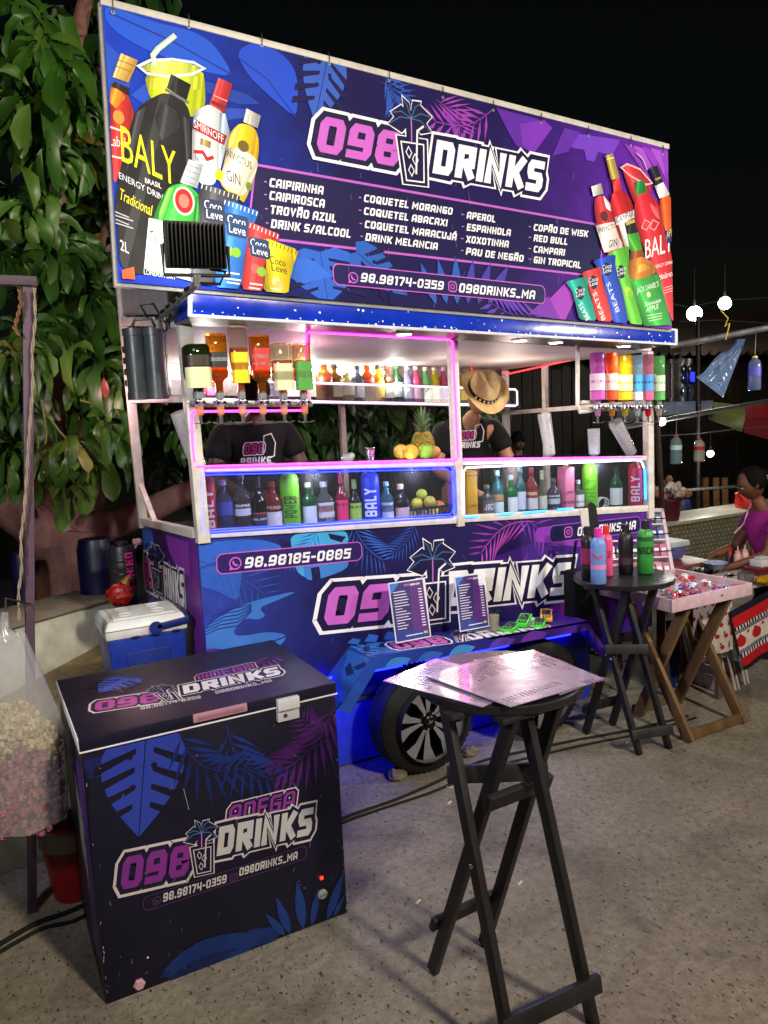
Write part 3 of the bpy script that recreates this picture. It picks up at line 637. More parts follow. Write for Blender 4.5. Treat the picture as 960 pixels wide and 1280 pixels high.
# bench (mudguard shelf) over the wheels
F0, F1 = PY(464, 822, 3.45), PY(735, 776, 3.45); V0, V1 = PY(470, 837, 3.45), PY(735, 788, 3.45)
B0, B1 = PY(437, 808, YF - .002), PY(701, 766, YF - .002)
Lf0, Lf1 = PY(437, 893, 3.45), PY(421, 885, 3.45); Lb = PY(392, 868, YF - .002)
BENCHV = grad_vinyl('bench_print', [(0, '#2450b4'), (.35, '#1c2a80'), (.65, '#2a1a6a'), (1, '#4a259a')], 'X', 1.55, 3.3, .3)
th = Vector((0, 0, -.012)); mb = MB()
mb.hexa([F0 + th, F1 + th, B1 + th, B0 + th, F0, F1, B1, B0])
mb.hexa([V0 + Vector((0, .012, 0)), V1 + Vector((0, .012, 0)), F1 + Vector((0, .012, -.012)), F0 + Vector((0, .012, -.012)), V0, V1, F1 + Vector((0, 0, -.001)), F0 + Vector((0, 0, -.001))])
mb.hexa([Lf1 + th, F0 + th, B0 + th, Lb + th, Lf1, F0 + Vector((-.001, 0, 0)), B0 + Vector((-.001, 0, 0)), Lb])
mb.hexa([Lf0 + Vector((0, .012, 0)), V0 + Vector((-.001, .012, 0)), F0 + Vector((-.001, .012, -.004)), Lf1 + Vector((0, .012, -.004)), Lf0, V0 + Vector((-.001, 0, 0)), F0 + Vector((-.001, 0, -.002)), Lf1 + Vector((0, 0, -.002))])
R1 = PY(770, 828, 3.45); R1b = PY(752, 820, YF - .002)
mb.hexa([F1 + th, R1 + th, R1b + th, B1 + th, F1 + Vector((.001, 0, 0)), R1, R1b, B1 + Vector((.001, 0, 0))])
mb.hexa([V1 + Vector((.002, .012, 0)), R1 + Vector((-.03, .012, -.06)), R1 + Vector((0, .012, -.012)), F1 + Vector((.002, .012, -.012)), V1 + Vector((.002, 0, 0)), R1 + Vector((-.03, 0, -.06)), R1 + Vector((0, 0, -.002)), F1 + Vector((.002, 0, -.002))])
bench = mb.build('bench', BENCHV, TR, smooth=0)
# ------------------------------------------------------------------ printed artwork: shared pieces
def up_px(A, x, y, h): return (A.px(x, y - h) - A.px(x, y)).length
def tp(A, txt, a, b, h, col='#e8e6ee', **kw):
    """lettering whose baseline runs between two photo pixels on this plane, cap height h photo pixels"""
    A.text(txt, A.px(*a), A.px(*b), up_px(A, a[0], a[1], h), col, **kw)
def ftext(A, txt, a, b, h, col, shear=0.0, own=True):
    """lettering in the plain round typeface, baseline a -> b (2-D), height h"""
    cu = bpy.data.curves.new('lettering', 'FONT'); cu.body = txt; cu.shear = shear; cu.resolution_u = 2
    ob = bpy.data.objects.new('lettering', cu); me = bpy.data.meshes.new_from_object(ob)
    if own: A.layer()
    if len(me.vertices):
        xs = [v.co.x for v in me.vertices]; x0, x1 = min(xs), max(xs); a, b = Vector(a), Vector(b); e = (b - a) / (x1 - x0)
        u = Vector((-(b - a).y, (b - a).x)).normalized() if abs((b - a).x) < abs((b - a).y) else Vector((0, 1)); k = h / 0.72
        P = [a + e * (v.co.x - x0) + u * v.co.y * k for v in me.vertices]
        for p in me.polygons: A.poly([P[i] for i in p.vertices], col, False)
    bpy.data.meshes.remove(me); bpy.data.objects.remove(ob); bpy.data.curves.remove(cu)
def fpx(A, txt, a, b, h, col, shear=0.0): ftext(A, txt, A.px(*a), A.px(*b), up_px(A, a[0], a[1], h), col, shear)
def emblem(A, base, top, w, dark='#14103a', line='#e9e6f0', leafc='#12324a'):
    """a cup with straw and ice in front of a small palm: the stand's own emblem"""
    b, t = A.px(*base), A.px(*top); u = t - b; H = u.length; r = (A.px(base[0] + w * .62, base[1]) - b); r.y *= .3
    def M(x, y): return b + r * x + u * y
    palm = [(-1.5, .70, .26), (-1.25, .84, .3), (-.4, 1.02, .26), (.75, 1.0, .26), (1.45, .86, .3), (1.35, .68, .26)]
    o = (.05, .80)
    for g, cc in ((.06, line), (.036, dark)):
        A.layer()
        A.poly([M(-.72 - g * 4, -g * .5), M(.72 + g * 4, -g * .5), M(.92 + g * 4, .55 + g * .5), M(-.92 - g * 4, .55 + g * .5)], cc, False)
        A.poly([M(-.4, .5), M(.5, .5), M(.45, .9), M(-.35, .9)], cc, False)
        for x, y, k in palm:
            d = Vector((x - o[0], (y - o[1]) * 2.2)); q = Vector((-d.y, d.x)).normalized() * (k + g * 1.6)
            P = [Vector((o[0], o[1] * 2.2)) - d * .15, Vector((o[0], o[1] * 2.2)) + d * .5 + q, Vector((x, y * 2.2)) + d.normalized() * g * 3, Vector((o[0], o[1] * 2.2)) + d * .5 - q * .8]
            A.poly([M(p.x, p.y / 2.2) for p in P], cc, False)
    A.layer(); lw = .035 * H * .5
    A.line([M(-.62, .03), M(.62, .03), M(.8, .5), M(-.8, .5)], lw, line, True, False)
    A.line([M(.1, .12), M(.42, .66), M(.9, .73)], lw * 1.4, line, own=False)
    for cx_, cy_ in ((-.22, .16), (.12, .3), (-.3, .38)): A.line([M(cx_ - .2, cy_), M(cx_, cy_ + .07), M(cx_ + .2, cy_), M(cx_, cy_ - .07)], lw * .7, line, True, False)
    A.line([M(-.05, .5), M(.02, .68), M(.05, .82)], lw, '#b06ac0', own=False)
    for x, y, k in palm:
        A.line([M(o[0], o[1]), M((x + o[0]) / 2, (y + o[1]) / 2 + .05), M(x, y)], lw * .8, '#35618a', own=False)
def logo(A, n0, n1, nh, d0, d1, dh, eb, et, ew, pink=PINK, white='#e9e7f0', dark='#17123f', line='#e9e7f0', adega=None):
    tp(A, '098', n0, n1, nh, pink, t=.23, gap=.10, slant=.2, outl=((.24, line), (.15, dark)))
    if adega: tp(A, 'ADEGA', adega[0], adega[1], adega[2], adega[3], t=.17, gap=.14, slant=.2, outl=((.2, line), (.13, dark)))
    tp(A, 'DRINKS', d0, d1, dh, white, t=.25, gap=.10, slant=.2, outl=((.24, line), (.16, dark)))
    emblem(A, eb, et, ew, dark, line)
def phone_icon(A, x, y, rpx, col, bgc):
    c = A.px(x, y); r = up_px(A, x, y, rpx); A.disc(c, r, col); A.disc(c, r * .8, bgc); A.poly([c + Vector((-r, -r)), c + Vector((-r * .2, -r * .9)), c + Vector((-r * .85, -r * .3))], col)
    A.line([c + Vector((-.35, .4)) * r, c + Vector((-.3, 0)) * r, c + Vector((0, -.3)) * r, c + Vector((.4, -.35)) * r], r * .28, col)
def cam_icon(A, x, y, rpx, col, bgc):
    c = A.px(x, y); r = up_px(A, x, y, rpx); q = [c + Vector((sx * r, sy * r)) for sx, sy in ((-1, -.6), (-.6, -1), (.6, -1), (1, -.6), (1, .6), (.6, 1), (-.6, 1), (-1, .6))]
    A.line(q, r * .25, col, True); A.line([c + Vector((math.cos(k * .524), math.sin(k * .524))) * r * .45 for k in range(12)], r * .2, col, True, False); A.disc(c + Vector((.6, .6)) * r, r * .12, col, 8)
def pill(A, a, b, h, rim, fill, rpx=None):
    pa, pb = A.px(*a), A.px(*b); H = up_px(A, a[0], a[1], h); rad = H * .32
    A.rrect(pa, pb, H, rad, fill); A.rrect(pa, pb, H, rad, rim, w=H * .05)
# ------------------------------------------------------------------ front of the trailer
A = Art((XL, YF, 1.0), (1, 0, 0), (0, 0, 1)); A.bounds([(.003, zbt - 1), (XR - XL - .003, zbt - 1), (XR - XL - .003, zb(XR) - 1.003), (.003, zb(XL) - 1.003)])
f = lambda L: A.pts(L, 230, 640, 3.556)
A.soft(f([(45, 150), (120, 132), (330, 118), (440, 150), (430, 182), (300, 200), (150, 215), (60, 250), (42, 240)]), '#2f5fc4')
A.soft(f([(470, 100), (600, 86), (720, 80), (735, 130), (700, 200), (560, 300), (500, 270), (480, 170)]), '#3f9fd8'); 
for q in ([(420, 118), (470, 135), (492, 190), (470, 200), (432, 160)], [(640, 95), (720, 110), (700, 135), (650, 120)], [(560, 240), (600, 235), (605, 310), (580, 300)], [(650, 225), (672, 220), (680, 290), (655, 280)]): A.poly(f(q), '#17124a')
A.soft(f([(45, 270), (120, 235), (260, 250), (250, 330), (238, 400), (150, 350), (60, 330)]), '#2c56b8')
A.frond(A.px(246, 700), A.px(330, 742), 8, .42, '#29509f', .05, .012)
A.soft(f([(60, 560), (140, 470), (290, 400), (440, 362), (505, 352), (420, 390), (330, 425), (365, 460), (330, 480), (270, 470), (215, 530), (240, 555), (380, 530), (468, 548), (400, 620), (300, 640), (200, 650), (60, 640)]), '#3a6fc4')
for k in range(6): A.line(f([(75 + k * 10, 555 - k * 18), (150 + k * 10, 520 - k * 18), (240, 505 - k * 16), (300, 440 - k * 6)]), .006, '#1a2a78')
A.line(f([(215, 640), (330, 600), (460, 550)]), .008, '#1a2a78')
A.soft(f([(48, 620), (150, 600), (220, 640), (330, 655), (300, 720), (60, 760)]), '#4a2a96')
A.frond(A.px(398, 660), A.px(360, 702), 9, .34, '#2d63c0', .1, .02, '#2452a8')
g = lambda L: A.pts(L, 380, 660, 2.4)
A.soft(g([(0, 85), (60, 100), (130, 80), (135, 120), (60, 150), (0, 160)]), '#3a78c8'); A.poly(g([(20, 120), (45, 115), (50, 150), (25, 160)]), '#17124a')
A.frond(A.px(440, 650), A.px(478, 700), 10, .42, '#2f66c8', -.1, .02, '#234fa6'); A.frond(A.px(520, 652), A.px(492, 690), 9, .38, '#2c5cba', .1, .018)
A.soft(g([(690, 0), (740, -6), (850, -20), (850, 60), (760, 90), (700, 60)]), '#8a2fb0'); A.poly(g([(560, 90), (700, 40), (850, 60), (850, 200), (600, 240)]), '#3b1a7a')
A.frond(A.px(668, 652), A.px(602, 690), 10, .36, '#b046b8', -.16, .02, '#8c2fa4'); A.frond(A.px(640, 640), A.px(690, 690), 7, .3, '#7a34b0', .1, .02)
A.poly(g([(740, 285), (770, 210), (782, 200), (800, 270)]), '#a838b4'); A.poly(g([(700, 260), (775, 212), (760, 268)]), '#6b2a9c')
for k, x in enumerate((790, 810, 835, 860)): A.leaf(A.px(640 + k * 30, 748 + k), A.px(660 + k * 30, 690), .12, '#5a2596')
for q in ([(150, 345), (165, 330), (190, 335), (180, 350)], [(200, 340), (215, 318), (245, 322), (235, 342)], [(255, 335), (270, 310), (300, 314), (292, 334)]): A.poly(g([(x - 20, y) for x, y in q]), '#2a5cb8')
pill(A, (270.8, 705.5), (452, 688.4), 25, '#c060c4', '#2a1a5e'); phone_icon(A, 294, 704, 8, '#c060c4', '#2a1a5e')
tp(A, '98.98185-0885', (305.4, 710.3), (439.5, 697.6), 13.5, t=.2)
pill(A, (686.6, 668), (800, 655), 21, '#a050c0', '#1a1450'); cam_icon(A, 710, 665, 6, '#c060c4', '#1a1450'); tp(A, '098DRINKS_MA', (721, 670), (795, 661), 11)
logo(A, (403, 782), (533, 769), 47, (554, 758.5), (716, 742), 44, (545, 777), (538, 679), 30)
# scuffs and a small maker's plate on the film
rr = random.Random(8)
for k in range(60):
    p = Vector((rr.uniform(0, 3.1), rr.uniform(-.5, .42))); q = p + Vector((rr.uniform(-.02, .02), rr.uniform(-.03, .03))); A.line([p, q], .0012, '#6a68a0', own=k == 0)
A.done('front_print', VINYL(), front)
# left side: the same emblem
A = Art((XL, YF, 1.0), (0, -1, 0), (0, 0, 1))
A.poly([A.px(x, y) for x, y in ((180, 662), (190, 664), (195, 690), (190, 720), (183, 700))], '#2f62c8')
A.poly([A.px(x, y) for x, y in ((207, 668), (236, 678), (238, 720), (225, 716), (212, 690))], '#8a36b0')
tp(A, '098', (182, 732), (199, 741), 33, '#c04a9c', t=.23, gap=.1, outl=((.2, '#e6e4ee'), (.12, '#17123f')))
tp(A, 'DRINKS', (201, 742), (233, 761), 33, '#e9e7f0', t=.25, gap=.1, outl=((.2, '#e6e4ee'), (.12, '#17123f')))
emblem(A, (199, 742), (193, 682), 12, '#17123f')
A.done('side_print', VINYL(), side)
# bench top and drop
ey = (B0 - F0); A = Art((F0 + F1) / 2, F1 - F0, ey); A.bounds([A.px(*q) for q in ((464, 822), (735, 776), (701, 766), (437, 808))])
g2 = lambda L: A.pts(L, 400, 780, 5.333)
A.monstera(A.px(430, 818), A.px(478, 803), .8, '#3574c4', '#15235e')
A.poly(g2([(330, 210), (480, 130), (600, 120), (640, 170), (500, 190)]), '#2f66bc')
for q in ([(285, 160), (330, 140), (335, 185), (295, 190)], [(215, 160), (250, 170), (240, 220), (220, 200)], [(390, 140), (440, 120), (440, 150), (400, 160)]): A.poly(g2(q), '#15235e')
A.leaf(A.px(640, 800), A.px(570, 806), .16, '#2a58b0'); A.leaf(A.px(700, 786), A.px(640, 786), .2, '#6a2fa8')
tp(A, '098', (497, 812), (568, 802.5), 8.5, '#d06ac4', t=.23, gap=.1, outl=((.2, '#e6e4ee'), (.12, '#17123f')))
tp(A, 'DRINKS', (590, 800.5), (690, 783.5), 8, '#e4e2ec', t=.25, gap=.1, outl=((.2, '#e6e4ee'), (.12, '#17123f')))
emblem(A, (579, 805), (573, 789), 16, '#17123f')
A.done('bench_print', surf('bench_vinyl', .25, 0, .15, 6, .1, 9), bench)
A = Art(F0 + Vector((0, -.001, 0)), (1, 0, 0), (0, 0, 1)); A.bounds([A.px(470, 836.5), A.px(735, 787.5), A.px(734, 776.5), A.px(464, 822.5)])
for k, (x, y) in enumerate(((480, 833), (520, 826), (560, 818), (610, 809), (650, 801))): A.leaf(A.px(x, y + 3), A.px(x + 34, y - 10), .22, ('#3574c4', '#2a58b0', '#3f86cc', '#5a3ab0', '#6a34b0')[k])
A.done('bench_print', surf('bench_vinyl', .25), bench)
A = Art(Lf1, F0 - Lf1, B0 - F0)
A.poly(g2([(190, 170), (330, 230), (150, 540), (120, 440), (130, 330)]), '#2b66b8'); A.poly(g2([(165, 300), (200, 250), (230, 330), (180, 350)]), '#142a66'); A.poly(g2([(220, 290), (300, 250), (310, 280), (250, 310)]), '#142a66')
A.done('bench_print', surf('bench_vinyl', .25), bench)
# ------------------------------------------------------------------ the big banner on top
BN = thing('banner', 'large printed drinks menu banner tied to a metal frame above the blue awning', 'banner', (2.3, 3.45, 2.6))
O = PY(148, 352, 3.425); ey = Vector((0, .075, 1.18)); A = Art(O, Vector((1, 0, -.0465)), ey)
c3 = [A.at(A.px(*q), 0) for q in ((148, 352.5), (840, 411.5), (835, 185.5), (128, 5))]
mb = MB(); t_ = A.n * .004
mb.hexa([c3[0] - t_, c3[1] - t_, c3[1], c3[0], c3[3] - t_, c3[2] - t_, c3[2], c3[3]])
mb.v = []; mb.f = []; mb.c = []; mb.m = []
# canvas as a slightly slack sheet
nx, nz = 40, 14; rr = random.Random(2)
V = []
for j in range(nz + 1):
    for i in range(nx + 1):
        u, v = i / nx, j / nz; p = c3[0].lerp(c3[1], u).lerp(c3[3].lerp(c3[2], u), v)
        V.append(p - A.n * (.0015 + .0015 * math.sin(u * 31) * math.sin(v * 3.1)))
mb.mesh(V, [(j * (nx + 1) + i, j * (nx + 1) + i + 1, (j + 1) * (nx + 1) + i + 1, (j + 1) * (nx + 1) + i) for j in range(nz) for i in range(nx)])
mb.build('canvas', grad_vinyl('banner_print', [(0, '#1238b4'), (.16, '#10288a'), (.3, '#141048'), (.62, '#1d1150'), (.82, '#4a1a8a'), (1, '#7a2cae')], 'X', .68, 4.0, .55, .12), BN)
mb = MB()
dn = A.n * -.03
for a, b, w in ((c3[3], c3[2], .034), (c3[0], c3[1], .03), (c3[0], c3[3], .03), (c3[1], c3[2], .03)): mb.bar(a + dn, b + dn, w, w, '#8e8c88', .003, ext=.012)
for u in (.2, .4, .6, .8): mb.bar(c3[0].lerp(c3[1], u) + dn, c3[3].lerp(c3[2], u) + dn, .025, .025, '#8e8c88', .002)
for u in (.08, .5, .92): q = c3[3].lerp(c3[2], u) + dn; mb.bar(q - A.ey * .1, Vector((q.x, 4.6, 2.9)), .025, .025, '#8e8c88', .002)
mb.build('support_frame', PAINT(), BN)
mb = MB(); mb.bar(c3[3] + A.ey * .012 - A.n * .01, c3[2] + A.ey * .012 - A.n * .01, .03, .03, '#b9b4ac', .004, ext=.008)
for a, b in ((c3[0], c3[3]),): pass
mb.build('top_tube', PAINT(), BN)
for px, py in ((141, 12), (236, 30), (327, 53), (411, 76), (486, 97), (553, 118), (616, 134), (676, 150), (735, 166), (788, 178), (828, 189)):
    q = A.at(A.px(px, py + 4), .002); mb = MB(); mb.tube([q, q + A.n * .008 + A.ey * .02, q + A.ey * .052 + A.n * .004, q + A.ey * .062 - A.n * .02], .0022, 6, '#101014'); mb.lathe([(.004, 0), (.008, 0), (.008, .002), (.004, .002)], q, 10, '#8a8a8a', M=Matrix.Rotation(R(90), 3, 'X')); mb.build('cable_tie', PLAST(), BN)
A.bounds([A.px(148.6, 352), A.px(839.5, 411), A.px(834.5, 186), A.px(128.6, 5.6)])
k1 = lambda L: A.pts(L, 120, 0, 2.526)
k2 = lambda L: A.pts(L, 120, 20, 3.692)
k3 = lambda L: A.pts(L, 380, 100, 2.0)
k4 = lambda L: A.pts(L, 680, 180, 4.922)
NV = '#131047'
# tropical leaves
A.soft(k1([(28, 12), (180, 70), (300, 95), (370, 135), (440, 245), (330, 225), (240, 190), (140, 150), (60, 100), (28, 60)]), '#1a50c8')
A.poly(k1([(28, 130), (70, 170), (110, 260), (60, 420), (40, 300)]), '#1a48b8'); A.poly(k1([(110, 300), (150, 330), (200, 300), (160, 260)]), '#1a48b8')
A.soft(k1([(440, 165), (500, 128), (590, 170), (632, 225), (638, 300), (632, 375), (560, 315), (480, 240)]), '#1c46c4')
for L in ([(445, 180), (540, 250), (630, 370)], [(40, 40), (240, 130), (435, 240)]): A.line(k1(L), .008, '#122f90')
A.poly(k1([(330, 250), (480, 300), (520, 330), (450, 330), (340, 290)]), '#15389c'); A.poly(k1([(400, 340), (480, 345), (480, 370), (410, 380)]), '#1c46b0')
A.monstera(k1([(735, 165)])[0], k1([(690, 385)])[0], .55, '#3158b8', NV)
A.frond(k1([(905, 230)])[0], k1([(950, 350)])[0], 7, .55, '#2b4ea8', .1, .05)
A.frond(k3([(330, 50)])[0], k3([(395, 125)])[0], 9, .6, '#9a3fae', .12, .035, '#7a309c'); A.frond(k3([(470, 75)])[0], k3([(330, 105)])[0], 8, .34, '#8f3aa8', .12, .03)
A.frond(k3([(190, 5)])[0], k3([(260, 60)])[0], 7, .5, '#2a4ca8', .1, .04)
A.poly(k3([(480, 70), (590, 100), (600, 150), (560, 175), (530, 165), (510, 130)]), '#5a2a9c'); A.poly(k3([(540, 110), (600, 100), (620, 120), (570, 190), (545, 160)]), '#7430b0')
A.poly(k3([(660, 130), (720, 140), (790, 150), (770, 190), (735, 180), (725, 205), (705, 200), (700, 175), (670, 170)]), '#6a3ab8'); A.poly(k3([(620, 190), (650, 120), (690, 130), (660, 180)]), '#5a2a9c')
for k in range(5): A.poly(k3([(800 + k * 22, 160 + k * 3), (830 + k * 22, 170 + k * 3), (905, 330 - k * 20), (900, 300 - k * 20)]), '#9a48c0' if k % 2 else '#8038b0')
# panel behind the list
A.poly([A.px(*q) for q in ((319, 207), (752, 283), (749, 346), (309, 296))], '#151045')
for a, b in (((319, 206), (753, 282)), ((309, 295.5), (750, 346))): A.line([A.px(*a), A.px(*b)], .012, '#b45cc0')
A.line([A.px(319, 206), A.px(309, 296)], .009, '#b45cc0'); A.line([A.px(753, 282), A.px(750, 346)], .009, '#b45cc0')
# lower leaves
A.monstera(k3([(40, 430)])[0], k3([(60, 560)])[0], 1.3, '#2a5cc0', NV); A.monstera(k3([(130, 430)])[0], k3([(260, 540)])[0], .45, '#2458b4', NV)
A.poly(k3([(-60, 440), (20, 450), (70, 490), (0, 510), (-70, 480)]), '#2f66cc')
for k in range(6): A.leaf(k3([(330 + k * 26, 560)])[0], k3([(290 + k * 44, 440 + abs(k - 2) * 8)])[0], .12, '#2a56b0' if k < 3 else '#3f3a9c')
A.frond(k3([(600, 590)])[0], k3([(470, 560)])[0], 8, .4, '#5a38ac', .1, .04); A.poly(k3([(600, 560), (660, 500), (680, 540), (650, 605), (620, 600)]), '#9a3cb4'); A.poly(k3([(560, 585), (610, 540), (640, 600)]), '#7430a8')
# lettering
logo(A, (394, 189), (505, 211), 46, (540, 216.5), (682, 242.5), 43, (519, 230), (511, 128), 28)
for txt, a, b, h in (('CAIPIRINHA', (336, 233.6), (405, 244), 11), ('CAIPIROSCA', (336, 249.6), (406.5, 260.5), 11), ('TROVÃO AZUL', (337, 267.2), (421, 279), 11), ('DRINK S/ALCOOL', (338, 285), (439, 298), 11),
                     ('COQUETEL MORANGO', (454, 252.5), (566, 269.2), 9.5), ('COQUETEL ABACAXI', (454, 268.5), (559.5, 283.7), 9.5), ('COQUETEL MARACUJÃ', (455, 285), (571, 301.2), 9.5), ('DRINK MELANCIA', (456, 301), (547.5, 313), 9.5),
                     ('APEROL', (582.5, 273.5), (619.5, 278.8), 9), ('ESPANHOLA', (582.5, 288.5), (638.5, 295.8), 9), ('XOXOTINHA', (581.5, 303.5), (636, 310.2), 9), ('PAU DE NEGÃO', (581.5, 318.5), (654.5, 328), 9),
                     ('COPÃO DE WISK', (666, 288.5), (735, 297), 8.5), ('RED BULL', (666, 301.8), (709.5, 306.8), 8.5), ('CAMPARI', (666, 315.8), (706, 320.2), 8.5), ('GIN TROPICAL', (666, 329), (726, 336), 8.5)):
    txt = txt.replace('MARACUJÃ', 'MARACUJÁ'); tp(A, txt, a, b, h, '#eceaf2', t=.21)
    tp(A, '-', (a[0] - 6.5, a[1] - 1), (a[0] - 2, a[1] - .4), h, '#c878d0', t=.12)
pill(A, (416, 342.5), (680.5, 369), 26, '#c060c4', '#1d1552'); phone_icon(A, 441, 347.5, 7, '#c060c4', '#1d1552'); cam_icon(A, 565, 358.5, 6, '#c060c4', '#1d1552')
tp(A, '98.98174-0359', (450, 352.5), (555, 363), 11.5); tp(A, '098DRINKS_MA', (572.5, 365.5), (669, 374.5), 11.5)
A.shade = True
# printed bottles, left: whisky, cup, energy drink, vodka, gin, green gin, four sachets
A.soft(k2([(215, 255), (490, 250), (500, 300), (505, 430), (440, 480), (280, 400), (245, 380)]), '#c8d418'); A.printed(k2([(230, 290), (480, 280), (480, 340), (350, 360), (240, 340)]), '#dbe23a')
A.line(k2([(195, 235), (250, 208), (350, 203), (450, 218), (497, 245), (440, 272), (330, 282), (235, 268)]), .012, '#c9d6dc', True); A.soft(k2([(205, 238), (260, 215), (350, 210), (440, 224), (487, 246), (430, 266), (330, 274), (240, 262)]), '#d3de5a')
A.line(k2([(270, 235), (262, 185), (285, 155), (365, 92)]), .022, '#b9d2b8'); A.line(k2([(272, 230), (266, 186), (287, 158), (362, 96)]), .008, '#e4efe4')
A.soft(k2([(62, 320), (110, 330), (150, 370), (182, 480), (160, 560), (120, 680), (80, 805), (66, 560)]), '#b3201e'); A.printed(k2([(66, 330), (110, 345), (135, 380), (90, 430), (62, 400)]), '#d8801e'); A.printed(k2([(84, 305), (150, 335), (150, 372), (70, 325)]), '#241416')
A.printed(k2([(112, 175), (192, 208), (150, 312), (75, 285)]), '#c79a4a'); A.printed(k2([(112, 175), (135, 184), (95, 292), (75, 285)]), '#e0bd74'); A.line(k2([(100, 205), (182, 237)]), .004, '#8a6426'); A.line(k2([(92, 235), (172, 265)]), .004, '#8a6426')
A.printed(k2([(62, 512), (165, 548), (128, 662), (72, 648)]), '#c4242c'); A.line(k2([(64, 515), (166, 550)]), .008, '#e8c9b8'); A.line(k2([(72, 650), (128, 662)]), .008, '#e8c9b8'); A.disc(k2([(103, 470)])[0], .028, '#d88a3a', sx=.8)
ftext(A, 'Label', *k2([(62, 600), (135, 612)]), .045, '#f0e2da')
A.soft(k2([(320, 350), (425, 405), (445, 560), (440, 680), (400, 860), (330, 1190), (110, 1195), (95, 960), (85, 880), (110, 700), (175, 440), (240, 390)]), '#17171a'); A.printed(k2([(300, 400), (370, 440), (390, 520), (300, 580), (270, 470)]), '#2a2a2f'); A.printed(k2([(180, 450), (230, 420), (210, 500), (170, 640), (140, 720)]), '#3a3a40'); A.printed(k2([(395, 450), (430, 500), (435, 640), (415, 700)]), '#303036')
A.printed(k2([(345, 272), (436, 320), (416, 395), (325, 335)]), '#101012'); A.printed(k2([(345, 272), (370, 285), (345, 345), (325, 335)]), '#2c2c30'); A.line(k2([(318, 342), (425, 404)]), .012, '#6a6a70')
ftext(A, 'BALY', *k2([(118, 672), (372, 790)]), .155, '#e6d81e'); ftext(A, 'BRASIL', *k2([(225, 772), (300, 800)]), .022, '#e8e8e8'); ftext(A, 'ENERGY DRINK', *k2([(105, 752), (330, 868)]), .028, '#d8d8dc'); ftext(A, 'Tradicional', *k2([(112, 850), (262, 930)]), .05, '#e2d428', .4)
for k in range(4): A.line(k2([(85, 905 + k * 17), (150 + 20 * (k % 2), 932 + k * 17)]), .005, '#a8a8ae')
ftext(A, '2L', *k1([(76, 790), (103, 803)]), .045, '#e4e4e8')
A.soft(k2([(520, 410), (590, 450), (615, 540), (560, 740), (540, 790), (455, 770), (440, 560), (450, 440), (490, 425)]), '#c5ccd4'); A.printed(k2([(570, 450), (595, 455), (615, 540), (570, 720), (560, 640)]), '#9fb0c4'); A.printed(k2([(500, 430), (530, 440), (500, 480), (460, 480)]), '#e4e8ee')
A.printed(k2([(560, 288), (627, 318), (590, 450), (520, 412)]), '#b8242e'); A.printed(k2([(560, 288), (582, 298), (542, 424), (520, 412)]), '#d04a50'); A.line(k2([(530, 400), (598, 430)]), .016, '#7c1820'); A.line(k2([(540, 370), (604, 398)]), .005, '#e0a0a0')
A.printed(k2([(455, 482), (602, 556), (588, 600), (442, 522)]), '#b02028'); ftext(A, 'SMIRNOFF', *k2([(450, 516), (586, 590)]), .034, '#f4ecec'); A.printed(k2([(442, 530), (585, 604), (545, 740), (520, 780), (440, 740)]), '#d9dde0')
A.printed(k2([(480, 565), (530, 585), (525, 615), (478, 598)]), '#a8894a'); A.line(k2([(448, 630), (490, 632), (510, 665), (540, 655)]), .016, '#b02028'); ftext(A, 'No21', *k2([(455, 668), (497, 690)]), .026, '#22242a')
A.soft(k2([(665, 495), (735, 520), (752, 600), (740, 690), (685, 870), (660, 850), (560, 780), (585, 700), (605, 570), (625, 530)]), '#e0b81c'); A.printed(k2([(640, 525), (665, 510), (640, 600), (612, 640), (610, 570)]), '#f0d860'); A.soft(k2([(612, 590), (748, 660), (735, 730), (690, 850), (560, 775), (588, 690)]), '#e4dcc4')
A.printed(k2([(690, 430), (758, 465), (742, 522), (675, 492)]), '#a8a8a4'); A.printed(k2([(690, 430), (712, 442), (698, 502), (675, 492)]), '#dcdcd8'); A.disc(k2([(677, 605)])[0], .026, '#6a5a20'); ftext(A, 'INVICTUS', *k2([(596, 648), (716, 712)]), .034, '#1c2238'); ftext(A, 'GIN', *k2([(600, 760), (664, 788)]), .05, '#1c2238'); A.disc(k2([(566, 738)])[0], .024, '#e6c820', sx=.8); A.disc(k2([(702, 790)])[0], .02, '#6a7a2a', sx=.7)
A.soft(k2([(395, 775), (450, 800), (490, 860), (490, 960), (440, 1200), (200, 1195), (270, 900), (330, 790)]), '#2f9a34'); A.printed(k2([(330, 800), (360, 790), (320, 900), (290, 960), (290, 900)]), '#6cc04a'); A.printed(k2([(460, 830), (490, 870), (490, 960), (450, 1150), (440, 1000)]), '#1d7a2a')
A.printed(k2([(425, 665), (492, 690), (465, 800), (385, 770)]), '#a8b0b4'); A.printed(k2([(425, 665), (448, 674), (412, 782), (385, 770)]), '#dce2e4')
for k in range(4): A.line(k2([(418 - k * 8, 690 + k * 24), (484 - k * 7, 714 + k * 24)]), .004, '#7c8488')
A.disc(k2([(403, 858)])[0], .062, '#c4c8b0', sx=.75); A.disc(k2([(403, 858)])[0], .052, '#b81e26', sx=.75); A.disc(k2([(403, 858)])[0], .03, '#d86a5a', sx=.75)
A.poly(k1([(165, 690), (330, 730), (300, 890), (150, 850)]), '#d3dccf'); ftext(A, 'Tanq', *k1([(168, 765), (215, 775)]), .05, '#28402c', .3); ftext(A, 'LONDON DRY', *k1([(150, 868), (250, 885)]), .022, '#dfeadf')
